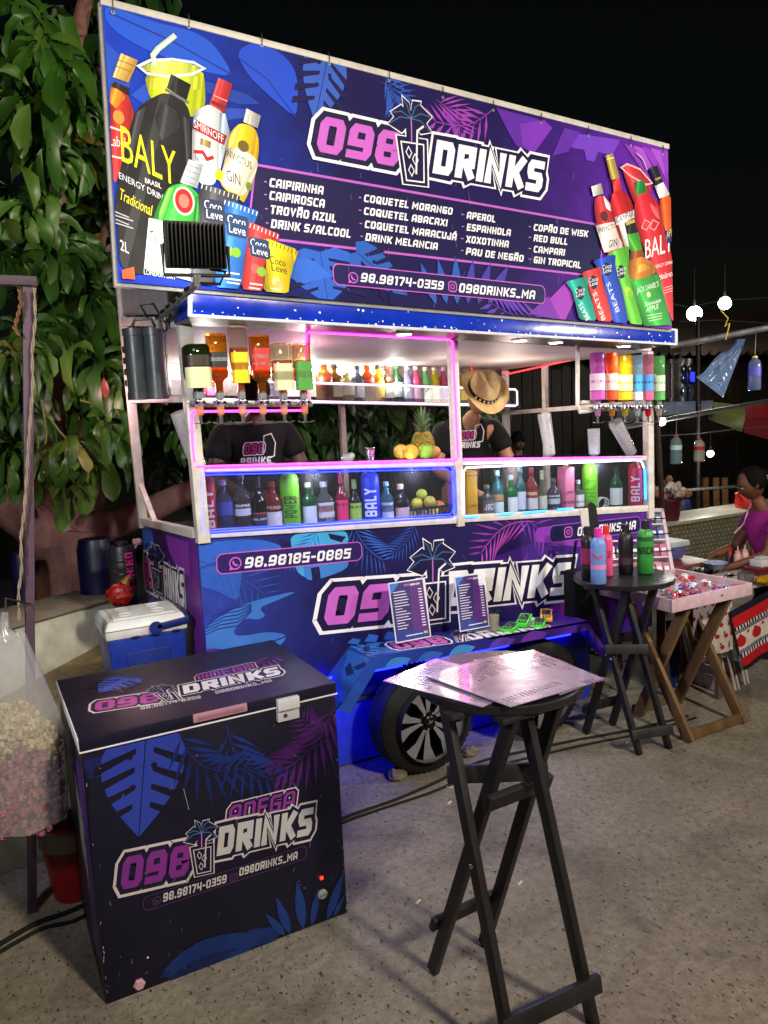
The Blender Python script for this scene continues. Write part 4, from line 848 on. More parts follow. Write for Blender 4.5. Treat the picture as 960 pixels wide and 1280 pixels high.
for L, cc, ln in (([(330, 580), (455, 620), (440, 660), (395, 720), (370, 905), (290, 895), (325, 700), (320, 620)], '#45464c', '#c9c9cf'), ([(402, 630), (515, 670), (495, 712), (475, 760), (455, 915), (370, 908), (395, 720), (400, 680)], '#2a72cc', '#e8e8f0'),
                  ([(470, 698), (580, 742), (560, 780), (530, 830), (525, 922), (455, 915), (475, 770), (468, 730)], '#c8383c', '#f0e2e2'), ([(528, 752), (638, 792), (622, 835), (610, 880), (605, 928), (525, 922), (535, 830), (528, 790)], '#dcc41c', '#5a4a10')):
    A.soft(k1(L), cc, 1, .12); n = len(L); x, y = L[0]; x2, y2 = L[1]
    for k in range(9): q = (x + (x2 - x) * k / 9 + 4, y + (y2 - y) * k / 9 + 4); A.line(k1([q, (q[0] - 3, q[1] + 14)]), .004, ln, own=k == 0)
for txt, a, b, h, cc in (('Coco', (340, 660), (395, 672), .04, '#e6e6e6'), ('Leve', (347, 690), (398, 700), .04, '#e6e6e6'), ('Coco', (413, 706), (470, 720), .04, '#f0f0f4'), ('Leve', (418, 735), (470, 748), .04, '#f0f0f4'), ('Coco', (485, 778), (535, 790), .036, '#f4ecec'), ('Leve', (492, 802), (540, 814), .036, '#f4ecec'), ('Coco', (546, 832), (596, 845), .036, '#3a3a20'), ('Leve', (552, 856), (600, 868), .036, '#3a3a20')):
    aa, bb = k1([a, b]); 
    if cc != '#3a3a20': A.rrect(aa + Vector((-.01, h * .4)), bb + Vector((.012, h * .4)), h * 1.5, h * .4, '#2c3450' if cc[1] == 'e' else '#24406a')
    ftext(A, txt, aa, bb, h, cc)
for x, y, cc in ((415, 795, '#9ac83a'), (440, 800, '#7cb82e'), (500, 850, '#e06a6a'), (520, 860, '#8ac04a'), (565, 890, '#e8e0a0'), (575, 905, '#d8d080')): A.disc(k1([(x, y)])[0], .022, cc, 12)
for x, y, l in ((405, 862, 45), (400, 880, 55), (410, 893, 40), (483, 897, 40), (480, 910, 35), (545, 912, 35)): A.line(k1([(x, y), (x + l, y + l * .14)]), .007, '#e6e8f0')
A.poly(k1([(80, 855), (118, 845), (122, 885), (82, 882)]), '#d8542a')
# printed bottles, right
A.soft(k4([(465, 135), (560, 130), (655, 250), (640, 330), (580, 420), (540, 360), (500, 250)]), '#c03038'); A.line(k4([(465, 150), (500, 128), (580, 160), (655, 245), (620, 255), (520, 200)]), .01, '#e6b0b4', True); A.line(k4([(625, 165), (600, 100), (560, 60)]), .008, '#b9a0c8')
A.soft(k4([(300, 335), (355, 318), (395, 370), (430, 430), (480, 640), (360, 690), (325, 560), (300, 440)]), '#b82c34'); A.printed(k4([(355, 320), (395, 370), (405, 420), (370, 400)]), '#d8d4d8'); A.printed(k4([(306, 505), (445, 478), (478, 640), (360, 672)]), '#ddd0cc'); A.printed(k4([(278, 268), (340, 246), (356, 310), (293, 328)]), '#a9a8a6'); A.printed(k4([(278, 268), (300, 260), (312, 322), (293, 328)]), '#dedddb')
A.disc(k4([(360, 448)])[0], .03, '#5a2a2a'); ftext(A, 'INVICTUS', *k4([(325, 552), (450, 515)]), .03, '#1d1d2c'); ftext(A, 'GIN', *k4([(388, 645), (440, 628)]), .045, '#1d1d2c')
A.soft(k4([(412, 300), (470, 284), (525, 340), (548, 440), (600, 650), (480, 660), (400, 420), (398, 360)]), '#b81c24'); A.printed(k4([(408, 232), (452, 212), (470, 288), (420, 304)]), '#c8302e'); A.printed(k4([(366, 78), (412, 62), (455, 212), (402, 228)]), '#a89448'); A.line(k4([(378, 100), (420, 88)]), .006, '#e0d6a8'); A.printed(k4([(445, 490), (540, 470), (585, 640), (490, 650)]), '#d2d4d0'); A.printed(k4([(425, 455), (545, 410), (550, 455), (435, 505)]), '#e4e4e8'); ftext(A, 'CAMPARI', *k4([(434, 492), (546, 450)]), .04, '#16204c')
A.soft(k4([(560, 330), (630, 308), (700, 370), (730, 520), (780, 700), (797, 1130), (745, 1010), (690, 800), (600, 650), (545, 470), (545, 380)]), '#c8222e'); A.printed(k4([(540, 242), (605, 226), (618, 300), (560, 322)]), '#1e7a38'); A.printed(k4([(640, 370), (690, 400), (700, 470), (660, 440)]), '#dc5058')
for x in (618, 668): A.line(k4([(x - 28, 520), (x, 535), (x + 26, 490), (x - 10, 470)]), .006, '#e8a0a0', True)
ftext(A, 'BALY', *k4([(612, 712), (778, 660)]), .12, '#f4f0f0'); ftext(A, 'ENERGY DRINK', *k4([(655, 775), (790, 735)]), .02, '#f0e4e4'); ftext(A, 'Melancia', *k4([(690, 845), (792, 808)]), .035, '#f4eaea', .4)
for k in range(3): A.line(k4([(725, 890 + k * 16), (785, 872 + k * 16)]), .004, '#e4b4b4')
A.soft(k4([(697, 335), (765, 318), (778, 380), (782, 610), (745, 570), (705, 440)]), '#d8561c'); A.printed(k4([(668, 262), (722, 240), (762, 318), (698, 340)]), '#d0d2d4'); A.printed(k4([(634, 160), (684, 136), (722, 240), (676, 262)]), '#1a2030'); A.line(k4([(672, 225), (706, 212)]), .012, '#a08a3a'); A.printed(k4([(728, 545), (778, 512), (780, 600), (746, 618)]), '#20306a'); ftext(A, 'APE', *k4([(742, 588), (780, 566)]), .05, '#e8c020')
for L, cc in (([(370, 682), (510, 625), (512, 740), (560, 900), (600, 1118), (510, 1106), (450, 860), (425, 770)], '#58b030'), ([(283, 722), (430, 680), (425, 760), (470, 900), (510, 1106), (405, 1098), (365, 900), (345, 800)], '#1a48b8'), ([(212, 797), (340, 757), (345, 830), (380, 960), (412, 1096), (310, 1090), (275, 930), (258, 860)], '#d23a36'), ([(120, 852), (256, 816), (258, 890), (290, 1000), (312, 1090), (205, 1084), (180, 980), (162, 910)], '#159a8a')):
    A.soft(k4(L), cc, 1, .12)
for x, y, r_ in ((210, 920, 34), (292, 855, 32), (375, 775, 34), (462, 790, 34)): A.disc(k4([(x, y)])[0], .04, '#1c2440', sx=.8); ftext(A, 'Coco', *k4([(x - 28, y + 2), (x + 28, y - 10)]), .026, '#f0f0f4'); ftext(A, 'Leve', *k4([(x - 22, y + 26), (x + 26, y + 14)]), .026, '#f0f0f4')
for a, b in (((268, 1076), (220, 975)), ((366, 1080), (308, 910)), ((452, 1030), (392, 850))): ftext(A, 'BEATS', *k4([a, b]), .034, '#f0f0f4')
A.disc(k4([(500, 910)])[0], .028, '#a8d04a'); A.disc(k4([(520, 925)])[0], .022, '#7cb82e')
A.soft(k4([(505, 720), (590, 690), (665, 740), (690, 800), (530, 850), (505, 800)]), '#b8701e'); A.printed(k4([(520, 665), (592, 648), (605, 692), (515, 722)]), '#8a4a18'); A.printed(k4([(498, 560), (565, 548), (592, 650), (520, 668)]), '#3f9a2e'); A.printed(k4([(484, 492), (540, 470), (566, 548), (498, 562)]), '#1c1c1e'); A.line(k4([(490, 498), (544, 478)]), .018, '#b8a850'); A.printed(k4([(520, 850), (692, 800), (772, 1116), (600, 1124)]), '#2c9a38'); A.printed(k4([(540, 760), (600, 740), (640, 770), (560, 800)]), '#d89a3a'); ftext(A, "JACK DANIEL'S", *k4([(558, 925), (690, 880)]), .034, '#e6f0e4'); A.disc(k4([(630, 930)])[0], .018, '#c8d89a'); ftext(A, 'Tennessee', *k4([(605, 1005), (705, 975)]), .026, '#e6f0e4', .3); ftext(A, 'APPLE', *k4([(615, 1040), (690, 1015)]), .03, '#e6f0e4')
for k in range(3): A.line(k4([(618 + k * 6, 1062 + k * 16), (712, 1044 + k * 16)]), .004, '#cfe4cc')
A.shade = False
# scratches in the film
rr = random.Random(21)
for k in range(90):
    p = A.px(rr.uniform(300, 830), rr.uniform(180, 400)); A.line([p, p + Vector((rr.uniform(-.01, .01), rr.uniform(-.05, .05)))], .0011, '#7a78a8', own=k == 0)
A.mb.v, A.mb.f, A.mb.c, A.mb.m = A.mb.v, A.mb.f, A.mb.c, A.mb.m
A.done('print', surf('banner_ink', .5, 0, .10, 4, .08, 8, spec=.15), BN)
# ------------------------------------------------------------------ chest freezer
FR = thing('chest_freezer', 'dark printed chest freezer with closed lid standing in front of the trailer', 'freezer', (.7, 3.0, 0))
fx0, fx1, fy0, fy1 = .232, 1.168, 2.655, 3.36
mb = MB(); mb.box((fx0, fy0, .0), (fx1, fy1, .918), '#0d0c20', .006)
fb = mb.build('body', VINYL(), FR)
mb = MB(); mb.box((fx0 - .004, fy0 - .006, .9285), (fx1 + .004, fy1, .974), '#0e0d22', .006); fl = mb.build('lid', VINYL(), FR)
mb = MB(); mb.box((fx0 + .004, fy0 + .004, .915), (fx1 - .004, fy1 - .004, .93), '#b9b4c4', .002)
mb.box((fx0 - .0065, fy0 - .0085, .9255), (fx1 + .0065, fy1 + .002, .9305), '#c9c4cc', .001); mb.build('gasket', PLAST(), FR)
mb = MB(); mb.box((fx0 - .0075, fy0 + .004, .932), (fx0 - .0035, fy1 - .004, .972), '#cfccd0', .001); mb.build('lid_edge', PLAST(), FR)
# handle, latch, drain plug, dial, lamp
h0, h1 = PY(241, 898, fy0 - .012), PY(309, 884, fy0 - .012)
mb = MB(); zc_ = (h0.z + h1.z) / 2
mb.hexa([(h0.x, fy0 - .018, zc_ - .016), (h1.x, fy0 - .018, zc_ - .016), (h1.x, fy0 - .006, zc_ - .016), (h0.x, fy0 - .006, zc_ - .016), (h0.x, fy0 - .018, zc_ + .016), (h1.x, fy0 - .018, zc_ + .016), (h1.x, fy0 - .006, zc_ + .016), (h0.x, fy0 - .006, zc_ + .016)], '#9a6f7c', .010)
mb.hexa([(h0.x + .014, fy0 - .0195, zc_ - .009), (h1.x - .014, fy0 - .0195, zc_ - .009), (h1.x - .014, fy0 - .014, zc_ - .009), (h0.x + .014, fy0 - .014, zc_ - .009), (h0.x + .014, fy0 - .0195, zc_ + .006), (h1.x - .014, fy0 - .0195, zc_ + .006), (h1.x - .014, fy0 - .014, zc_ + .006), (h0.x + .014, fy0 - .014, zc_ + .006)], '#83596a', .004)
mb.build('handle', PLAST(), FR)
l0 = PY(347, 903, fy0 - .01); l1 = PY(371, 869, fy0 - .01)
mb = MB(); mb.box((l0.x, fy0 - .028, l0.z + .045), (l1.x + .004, fy0 - .004, l1.z + .002), '#b4b2b8', .004); mb.box((l0.x, fy0 - .017, l0.z), (l1.x + .004, fy0 + .004, l0.z + .05), '#a3a1a8', .003)
la = mb.build('latch', PLAST(), FR); mb = MB(); mb.lathe([(0, .003), (.007, .003), (.008, 0)], (l0.x + .03, fy0 - .017, l0.z + .022), 14, '#2a2a2e', M=Matrix.Rotation(R(90), 3, 'X')); mb.build('keyhole', PLAST(), la)
My = Matrix.Rotation(R(90), 3, 'X')
q = PY(174, 1230, fy0 - .002); mb = MB(); mb.lathe([(0, .012), (.016, .012), (.017, .008), (.021, .006), (.021, -.002)], q, 6, '#b98f9c', M=My); mb.build('drain_plug', PLAST(), FR, smooth=20)
q = PY(403, 1117.5, fy0 - .002); mb = MB(); mb.lathe([(0, .01), (.014, .01), (.016, .006), (.02, .004), (.02, -.002)], q, 20, '#8f8e8a', M=My); mb.bar(q + Vector((-.012, -.0115, 0)), q + Vector((.012, -.0115, .002)), .003, .005, '#6a6a66'); mb.build('thermostat_dial', PLAST(), FR)
q = PY(402, 1097.5, fy0 - .002); mb = MB(); mb.box(q - Vector((.006, .003, .006)), q + Vector((.006, .003, .006)), '#ff2018', .001); mb.build('indicator_lamp', emit('indicator_red', '#ff2a18', 4.0), FR)
mb = MB(); mb.tube([(fx1 + .002, 3.0, .72), (fx1 + .02, 3.0, .70), (fx1 + .012, 3.05, .66), (fx1 + .004, 3.1, .69)], .006, 6, '#15151a'); mb.build('hinge_clip', PLAST(), FR)
A = Art((.7, fy0, .4), (1, 0, 0), (0, 0, 1)); A.bounds([(fx0 - .7 + .004, -.4), (fx1 - .7 - .004, -.4), (fx1 - .7 - .004, .518), (fx0 - .7 + .004, .518)]); kf = lambda L: A.pts(L, 50, 800, 2.4)
BG = '#0d0c20'
A.poly(kf([(130, 360), (200, 345), (230, 360), (215, 400), (140, 420)]), '#15184a'); A.poly(kf([(190, 345), (330, 300), (410, 285), (420, 330), (380, 350), (200, 350)]), '#1a1c58')
A.monstera(kf([(318, 285)])[0], kf([(296, 592)])[0], .68, '#24348c', BG)
A.frond(kf([(410, 265)])[0], kf([(640, 380)])[0], 10, .34, '#12225e', -.22, .03, '#0f1c50'); A.frond(kf([(560, 255)])[0], kf([(700, 420)])[0], 9, .4, '#15286a', -.15, .03, '#10205a')
A.frond(kf([(885, 190)])[0], kf([(720, 400)])[0], 10, .4, '#46145c', .12, .035, '#360f4a'); A.frond(kf([(885, 290)])[0], kf([(790, 240)])[0], 7, .5, '#3c1254', .1, .04)
A.monstera(kf([(700, 905)])[0], kf([(350, 1010)])[0], .3, '#10245c', BG); A.leaf(kf([(370, 990)])[0], kf([(690, 880)])[0], .16, '#11275f'); A.leaf(kf([(380, 1020)])[0], kf([(600, 920)])[0], .1, '#0c1b48')
for a, b in (((735, 885), (675, 820)), ((750, 880), (708, 770)), ((790, 866), (770, 720)), ((815, 855), (835, 740)), ((860, 840), (912, 690)), ((880, 830), (915, 760))): A.leaf(kf([a])[0], kf([b])[0], .1, '#15306e')
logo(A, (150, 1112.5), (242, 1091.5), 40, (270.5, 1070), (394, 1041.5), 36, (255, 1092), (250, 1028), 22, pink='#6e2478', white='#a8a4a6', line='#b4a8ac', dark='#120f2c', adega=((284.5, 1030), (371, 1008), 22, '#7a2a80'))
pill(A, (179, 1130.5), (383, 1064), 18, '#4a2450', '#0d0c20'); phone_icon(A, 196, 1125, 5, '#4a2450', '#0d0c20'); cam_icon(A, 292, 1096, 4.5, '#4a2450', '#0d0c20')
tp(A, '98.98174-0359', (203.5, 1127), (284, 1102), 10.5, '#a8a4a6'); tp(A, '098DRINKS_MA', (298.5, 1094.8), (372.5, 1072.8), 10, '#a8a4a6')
rr = random.Random(4)
for k in range(70):
    p = Vector((rr.uniform(-.46, .46), rr.uniform(-.38, .5))); A.line([p, p + Vector((rr.uniform(-.012, .012), rr.uniform(-.02, .02)))], rr.choice([.001, .0014, .003]), '#55536a', own=k == 0)
for k in range(20):
    e_ = -.461 if k % 3 else .461; z_ = rr.choice([rr.uniform(-.39, .5), rr.gauss(-.2, .06)]); A.line([(e_ + rr.uniform(-.003, .003), z_), (e_ + rr.uniform(-.003, .003), z_ + rr.uniform(.003, .014))], rr.choice([.0015, .003]), '#8a8794', own=False)
A.disc(kf([(323, 951)])[0], .004, '#c9c9cc', 6); A.line(kf([(430, 445), (446, 508)]), .0025, '#77778a')
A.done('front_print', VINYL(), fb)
A = Art((fx0, 3.0, .4), (0, -1, 0), (0, 0, 1))
A.poly([A.px(*q) for q in ((94, 945), (104, 960), (126, 1200), (118, 1180))], '#3a1a6a'); A.leaf(A.px(96, 950), A.px(110, 1060), .2, '#5a2a90'); tp(A, 'DRINKS', (102, 1050), (112, 1105), 40, '#a8a4a6', t=.24, gap=.1, outl=((.18, '#b4a8ac'), (.12, '#120f2c')))
A.done('side_print', VINYL(), fb)
A = Art((.7, 3.0, .9742), (1, 0, 0), (0, 1, 0)); A.bounds([(-.465, -.345), (.465, -.345), (.465, .355), (-.465, .355)])
A.monstera(A.px(160, 848), A.px(124, 866), .9, '#2c48a8', BG); A.frond(A.px(345, 818), A.px(300, 840), 8, .4, '#5a1a6a', .1, .04); A.frond(A.px(250, 838), A.px(300, 850), 6, .4, '#1a2468', .1, .04)
def tl(txt, a, b, h, col, **kw): A.text(txt, A.px(*a), A.px(*b), h, col, up=A.px(a[0] + (h * 2), a[1] - h * 40 * .75) - A.px(*a) if False else None, **kw)
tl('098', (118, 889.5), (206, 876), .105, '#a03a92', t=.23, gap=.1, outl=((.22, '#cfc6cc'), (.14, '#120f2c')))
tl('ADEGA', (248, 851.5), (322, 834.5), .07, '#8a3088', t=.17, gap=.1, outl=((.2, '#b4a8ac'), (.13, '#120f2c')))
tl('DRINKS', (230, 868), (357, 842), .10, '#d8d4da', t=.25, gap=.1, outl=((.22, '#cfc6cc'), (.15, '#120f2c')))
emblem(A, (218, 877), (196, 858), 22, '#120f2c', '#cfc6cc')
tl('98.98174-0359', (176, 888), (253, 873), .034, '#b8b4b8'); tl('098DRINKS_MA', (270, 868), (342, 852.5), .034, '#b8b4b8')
rr = random.Random(9)
for k in range(0):
    p = Vector((rr.uniform(-.45, .45), rr.uniform(-.33, .33))); A.disc(p, rr.uniform(.0008, .003), rr.choice(['#6a687a', '#8a8898', '#3f9a5a']) if k % 20 == 0 else '#6a687a', 5, own=k == 0)
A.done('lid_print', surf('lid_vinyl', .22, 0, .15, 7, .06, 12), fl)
# ------------------------------------------------------------------ folding bar tables (black)
BK = '#19171c'
def bar_table(label, centre, top_r, H, pairs, rungs, group='black folding bar tables'):
    """pairs: [[(foot, top), (foot, top)], ...] two crossing pairs of legs in world metres; rungs: (pair, height share, sideways offset)"""
    o = Vector((centre[0], centre[1], 0)); t = thing('bar_table', label, 'bar table', o, group); mat = BLKWOOD()
    mb = MB(); mb.lathe([(0, H - .028), (top_r - .004, H - .028), (top_r, H - .024), (top_r, H - .004), (top_r - .004, H), (0, H)], o, 56, BK); mb.build('table_top', surf('table_top_black', .3, 0, .5, 6, .12, 30, rvar=.2), t)
    for (f0, t0), (f1, t1) in pairs:
        ax_ = (f1 - f0).normalized()
        for k, (a, b) in enumerate(((f0, t0), (f1, t1))):
            nrm = (b - a).cross(ax_).normalized(); mb = MB(); mb.bar(a, b, .045, .026, BK, .004, up=ax_); mb.build('leg', mat, t)
            mb = MB(); mb.ball(a.lerp(b, .56) + ax_ * (.016 if k else -.016), .008, '#a8a8a8', 8); mb.build('bolt', CHROME(), t)
    for pi_, fr, off in rungs:
        (f0, t0), (f1, t1) = pairs[pi_]; a, b = f0.lerp(t0, fr), f1.lerp(t1, fr); d = (b - a).normalized(); a, b = a - d * .035, b + d * .035
        nrm = d.cross((t0 - f0).normalized()).normalized() * off
        mb = MB(); mb.bar(a + nrm, b + nrm, .024, .056, BK, .004, up=(t0 - f0).normalized()); mb.build('rung', mat, t)
    d = (pairs[0][1][0] - pairs[0][0][0]).normalized()
    for pr in pairs:
        c = (pr[0][1] + pr[1][1]) / 2; mb = MB(); mb.bar(c - d * top_r * .52 + Vector((0, 0, .004)), c + d * top_r * .52 + Vector((0, 0, .004)), .05, .018, BK, .003); mb.build('batten', mat, t)
    return t
HT = 1.14; PT = lambda x, y: PZ(x, y, HT - .04)
G0 = lambda x, y: PZ(x, y, .004)
bar_table('tall black round bar table with glossy drink menus lying on top', (1.445, 1.96), .27, HT,
          [[(G0(643, 1338), PT(557, 882)), (G0(741, 1278), PT(655, 885))], [(G0(541, 1213), PT(640, 897)), (G0(605, 1180), PT(695, 880))]],
          [(0, .14, .036), (0, .80, -.036), (1, .19, -.036), (1, .745, .036)])
HF = 1.0; PF = lambda x, y: PZ(x, y, HF - .04)
bar_table('black round bar table carrying five plastic bottles beside the trailer', (3.30, 3.23), .285, HF,
          [[(G0(799, 943), PF(741, 731)), (G0(836, 935), PF(779, 733))], [(G0(732, 916), PF(784, 735)), (G0(765, 905), PF(818, 733))]],
          [(0, .12, .036), (0, .62, .036), (1, .16, -.036), (1, .64, -.036)])
# menus lying on the near table
SHEET = surf('laminated_menu', .17, .5, .2, 9, .10, 14, spec=.9, coat=.6, rvar=.06)
for k, (q, lab) in enumerate(((((479, 851.5), (603, 884.5), (668, 856), (545, 824)), 'glossy laminated menu at the bottom of the pile, its corner over the near edge'),
                              (((590, 826), (700, 869), (755, 849), (667, 813)), 'glossy laminated menu pointing to the right of the bar table'),
                              (((531, 845), (638, 884.5), (735, 856), (612, 822)), 'glossy laminated menu lying on top of the two others'))):
    P = [PZ(x, y, HT + .002 + .004 * k) for x, y in q]; P = [Vector((p.x, p.y, HT + .002 + .004 * k)) for p in P]
    t = thing('menu_sheet', lab, 'menu', P[0], 'laminated menus on the bar table')
    mb = MB(); d = Vector((0, 0, .0025)); mb.hexa(P + [p + d for p in P], '#b0a4c8'); s_ = mb.build('sheet', SHEET, t, smooth=0)
    A = Art(P[0] + d, P[1] - P[0], P[3] - P[0]); A.base = .0003
    ux, uy = (P[1] - P[0]).length, (P[3] - P[0]).length
    rr = random.Random(k)
    sl = (P[3] - P[0]).dot((P[1] - P[0]).normalized())
    for r_ in range(15):
        v = .1 + r_ * .055; y = (A.ey.dot(P[3] - P[0])) * v
        for c0, c1 in ((.08, .08 + rr.uniform(.2, .4)), (.84, .92)): A.line([(ux * c0 + sl * v, y), (ux * c1 + sl * v, y)], .005, '#5f5672' if k else '#5a4c80', own=False)
    A.done('print', SHEET, s_)
# two menu boards, a drink and the card readers on the bench
for k, (q, lab) in enumerate((((( 495, 804.5), (539, 796), (531, 722), (485, 729)), 'purple drinks menu board on the bench, nearer the freezer'), (((575, 790), (612, 783), (606, 714), (568, 721)), 'purple drinks menu board on the bench beside the milky drink'))):
    Y = 3.56; P = [PY(q[0][0], q[0][1], Y), PY(q[1][0], q[1][1], Y), PY(q[2][0], q[2][1], Y + .07), PY(q[3][0], q[3][1], Y + .07)]
    t = thing('menu_board', lab, 'menu', P[0], 'menu boards standing on the bench'); n = (P[1] - P[0]).cross(P[3] - P[0]).normalized()
    mb = MB(); mb.hexa([P[0], P[1], P[1] - n * .004, P[0] - n * .004, P[3], P[2], P[2] - n * .004, P[3] - n * .004], '#cfd0dc'); b_ = mb.build('board', PLAST(), t, smooth=0)
    mb = MB(); m_ = (P[0] + P[1]) / 2; mb.bar(m_.lerp((P[2] + P[3]) / 2, .6) - n * .006, m_ - n * .008 + Vector((0, .11, 0)), .05, .004, '#b9bac4'); mb.build('easel_leg', PLAST(), t)
    A = Art(P[0], P[1] - P[0], P[3] - P[0]); W = (P[1] - P[0]).length; Hh = A.ey.dot(P[3] - P[0]); s2 = A.ex.dot(P[3] - P[0])
    m = lambda u, v: Vector((W * u + s2 * v, Hh * v)); A.poly([m(.03, .02), m(.97, .02), m(.97, .98), m(.03, .98)], '#2a1a66'); A.poly([m(.5, .02), m(.97, .02), m(.97, .98), m(.6, .98)], '#4a1a72'); A.poly([m(.03, .02), m(.97, .02), m(.97, .12), m(.03, .2)], '#1c2c80'); A.poly([m(.03, .8), m(.3, .98), m(.03, .98)], '#2a6ac0')
    A.text('098', m(.42, .91), m(.58, .91), Hh * .035, '#c060c4'); A.text('DRINKS', m(.6, .905), m(.88, .905), Hh * .03, '#e6e6ee')
    rr = random.Random(k + 5)
    for r_ in range(14):
        v = .83 - r_ * .047; A.line([m(.1, v), m(.1 + rr.uniform(.2, .42), v)], Hh * .012, '#d8d4e6', own=False); A.line([m(.8, v), m(.9, v)], Hh * .014, '#e6e2f0', own=False)
    A.line([m(.3, .09), m(.78, .09)], Hh * .014, '#d8d4e6')
    for u, cc in ((.84, '#c8a03a'), (.9, '#d8602a'), (.87, '#8ac04a')): A.disc(m(u, .1), Hh * .022, cc, 8)
    A.done('print', PAPER(), b_)
def on_bench(x, y, up=0.0):
    q = PZ(x, y, .715); q.z = F0.z + (F1.z - F0.z) * (q.x - F0.x) / (F1.x - F0.x) + (B0.z - F0.z) * (q.y - 3.45) / .3 + up; return q
q = on_bench(618, 789); t = thing('drink_glass', 'tall glass of milky white cocktail on the bench', 'glass', q)
mb = MB(); mb.lathe([(.024, 0), (.026, .002), (.033, .13), (.031, .13), (.025, .006), (0, .005)], q, 24); mb.build('glass', glass('clear_glass', '#f2f6f6', 0), t)
mb = MB(); mb.lathe([(0, .007), (.0245, .008), (.030, .1), (0, .1)], q, 20, '#d9cfae'); mb.build('drink', glass('milky_drink', '#dfd6b4', .8), t)
rdr = ((638, 786, 9, '#35d030', 'bright green card reader lying in front, beside the milky cocktail glass', 30), (655, 780, 42, '#35d030', 'bright green card reader leaning on the two other green readers', 32), (674, 779, 26, '#35d030', 'bright green card reader lying beneath the yellow one', 28), (683, 772, 50, '#e0a020', 'yellow card reader lying furthest along the bench', 30))
for k, (x, y, hz, cc, lab, w) in enumerate(rdr):
    q = on_bench(x, y, .012 + (.024 if k in (1, 3) else 0))
    t = thing('card_reader', lab, 'card reader', q, 'card readers on the bench'); M = Matrix.Translation(q) @ Matrix.Rotation(R(-58 + 6 * k), 4, 'Z') @ Matrix.Rotation(R(10 if k in (1, 3) else 3), 4, 'X')
    mb = MB(); mb.box((-.036, -.075, -.010), (.036, .075, .012), cc, .006, M=M); b_ = mb.build('casing', PLAST(), t)
    mb = MB(); mb.box((-.028, -.015, .0118), (.028, .06, .0136), '#23262a', .001, M=M); mb.build('screen', surf('screen_glass', .12, 0, .05), t)
    mb = MB()
    for i in range(3):
        for j in range(3): mb.box((-.024 + i * .018, -.062 + j * .014, .0118), (-.011 + i * .018, -.053 + j * .014, .0140), '#3a3c40', M=M)
    mb.build('keypad', PLAST(), b_)
q = on_bench(662, 769, .002); t = thing('paper_slip', 'white receipt slip lying behind the card readers', 'paper', q); mb = MB(); mb.box(q - Vector((.04, .03, .0)), q + Vector((.04, .03, .002)), '#d8d8d8'); mb.build('slip', PAPER(), t)
# ------------------------------------------------------------------ bottles
FWD = w_(Vector((0, 0, 1)))
def depth(p): return (Vector(p) - EYE).dot(FWD)
def mpp(p): return depth(p) / FPX                      # metres per photo pixel at a point
KIND = {
 'round': (2, [(0, .0), (.9, 0), (1, .025), (1, .58), (.93, .65), (.5, .75), (.37, .80), (.35, .9), (.41, .905), (.41, .92)], [(.42, .90), (.43, .995), (.3, 1), (0, 1)]),
 'square': (5, [(0, .0), (.86, 0), (.92, .02), (.92, .6), (.86, .66), (.42, .72), (.36, .76), (.36, .88), (.42, .885), (.42, .9)], [(.42, .88), (.43, .995), (.3, 1), (0, 1)]),
 'flask': (3, [(0, .0), (.8, 0), (.97, .05), (1, .2), (1, .5), (.92, .62), (.55, .72), (.38, .76), (.38, .88), (.42, .9)], [(.45, .87), (.45, .995), (.3, 1), (0, 1)]),
 'slim': (2, [(0, .0), (.92, 0), (1, .02), (1, .5), (.9, .58), (.5, .68), (.36, .76), (.33, .93), (.37, .94)], [(.40, .80), (.38, .99), (.3, 1), (0, 1)]),
 'pet': (2, [(0, .0), (.8, 0), (1, .03), (1, .3), (.96, .36), (1, .42), (1, .72), (.86, .84), (.42, .93), (.38, .955)], [(.42, .945), (.42, .995), (.36, 1), (0, 1)]),
 'tube': (2, [(0, .0), (.9, 0), (1, .02), (1, .86), (.88, .93), (.55, .975), (.4, .98)], [(.4, .975), (.36, .998), (0, 1)]),
 'box': (9, [(0, .0), (.86, 0), (.88, .01), (.88, .9), (.8, .93), (.3, .94)], [(.36, .93), (.36, .998), (.3, 1), (0, 1)]),
 'spray': (2, [(0, .0), (.85, 0), (1, .02), (1, .3), (.94, .36), (1, .44), (1, .7), (.8, .80), (.45, .84)], [(.5, .835), (.5, .995), (.44, 1), (0, 1)]),
}
def cyl(o, r, sq, face, s, z, k=1.0):
    """point on a bottle's label: s metres round the wall from the facing line, z up"""
    a = face + s / r; ca, sa = math.cos(a), math.sin(a); q = r * k
    if sq != 2: q = q / (abs(ca) ** sq + abs(sa) ** sq) ** (1 / sq)
    return o + Vector((q * ca, q * sa, z))
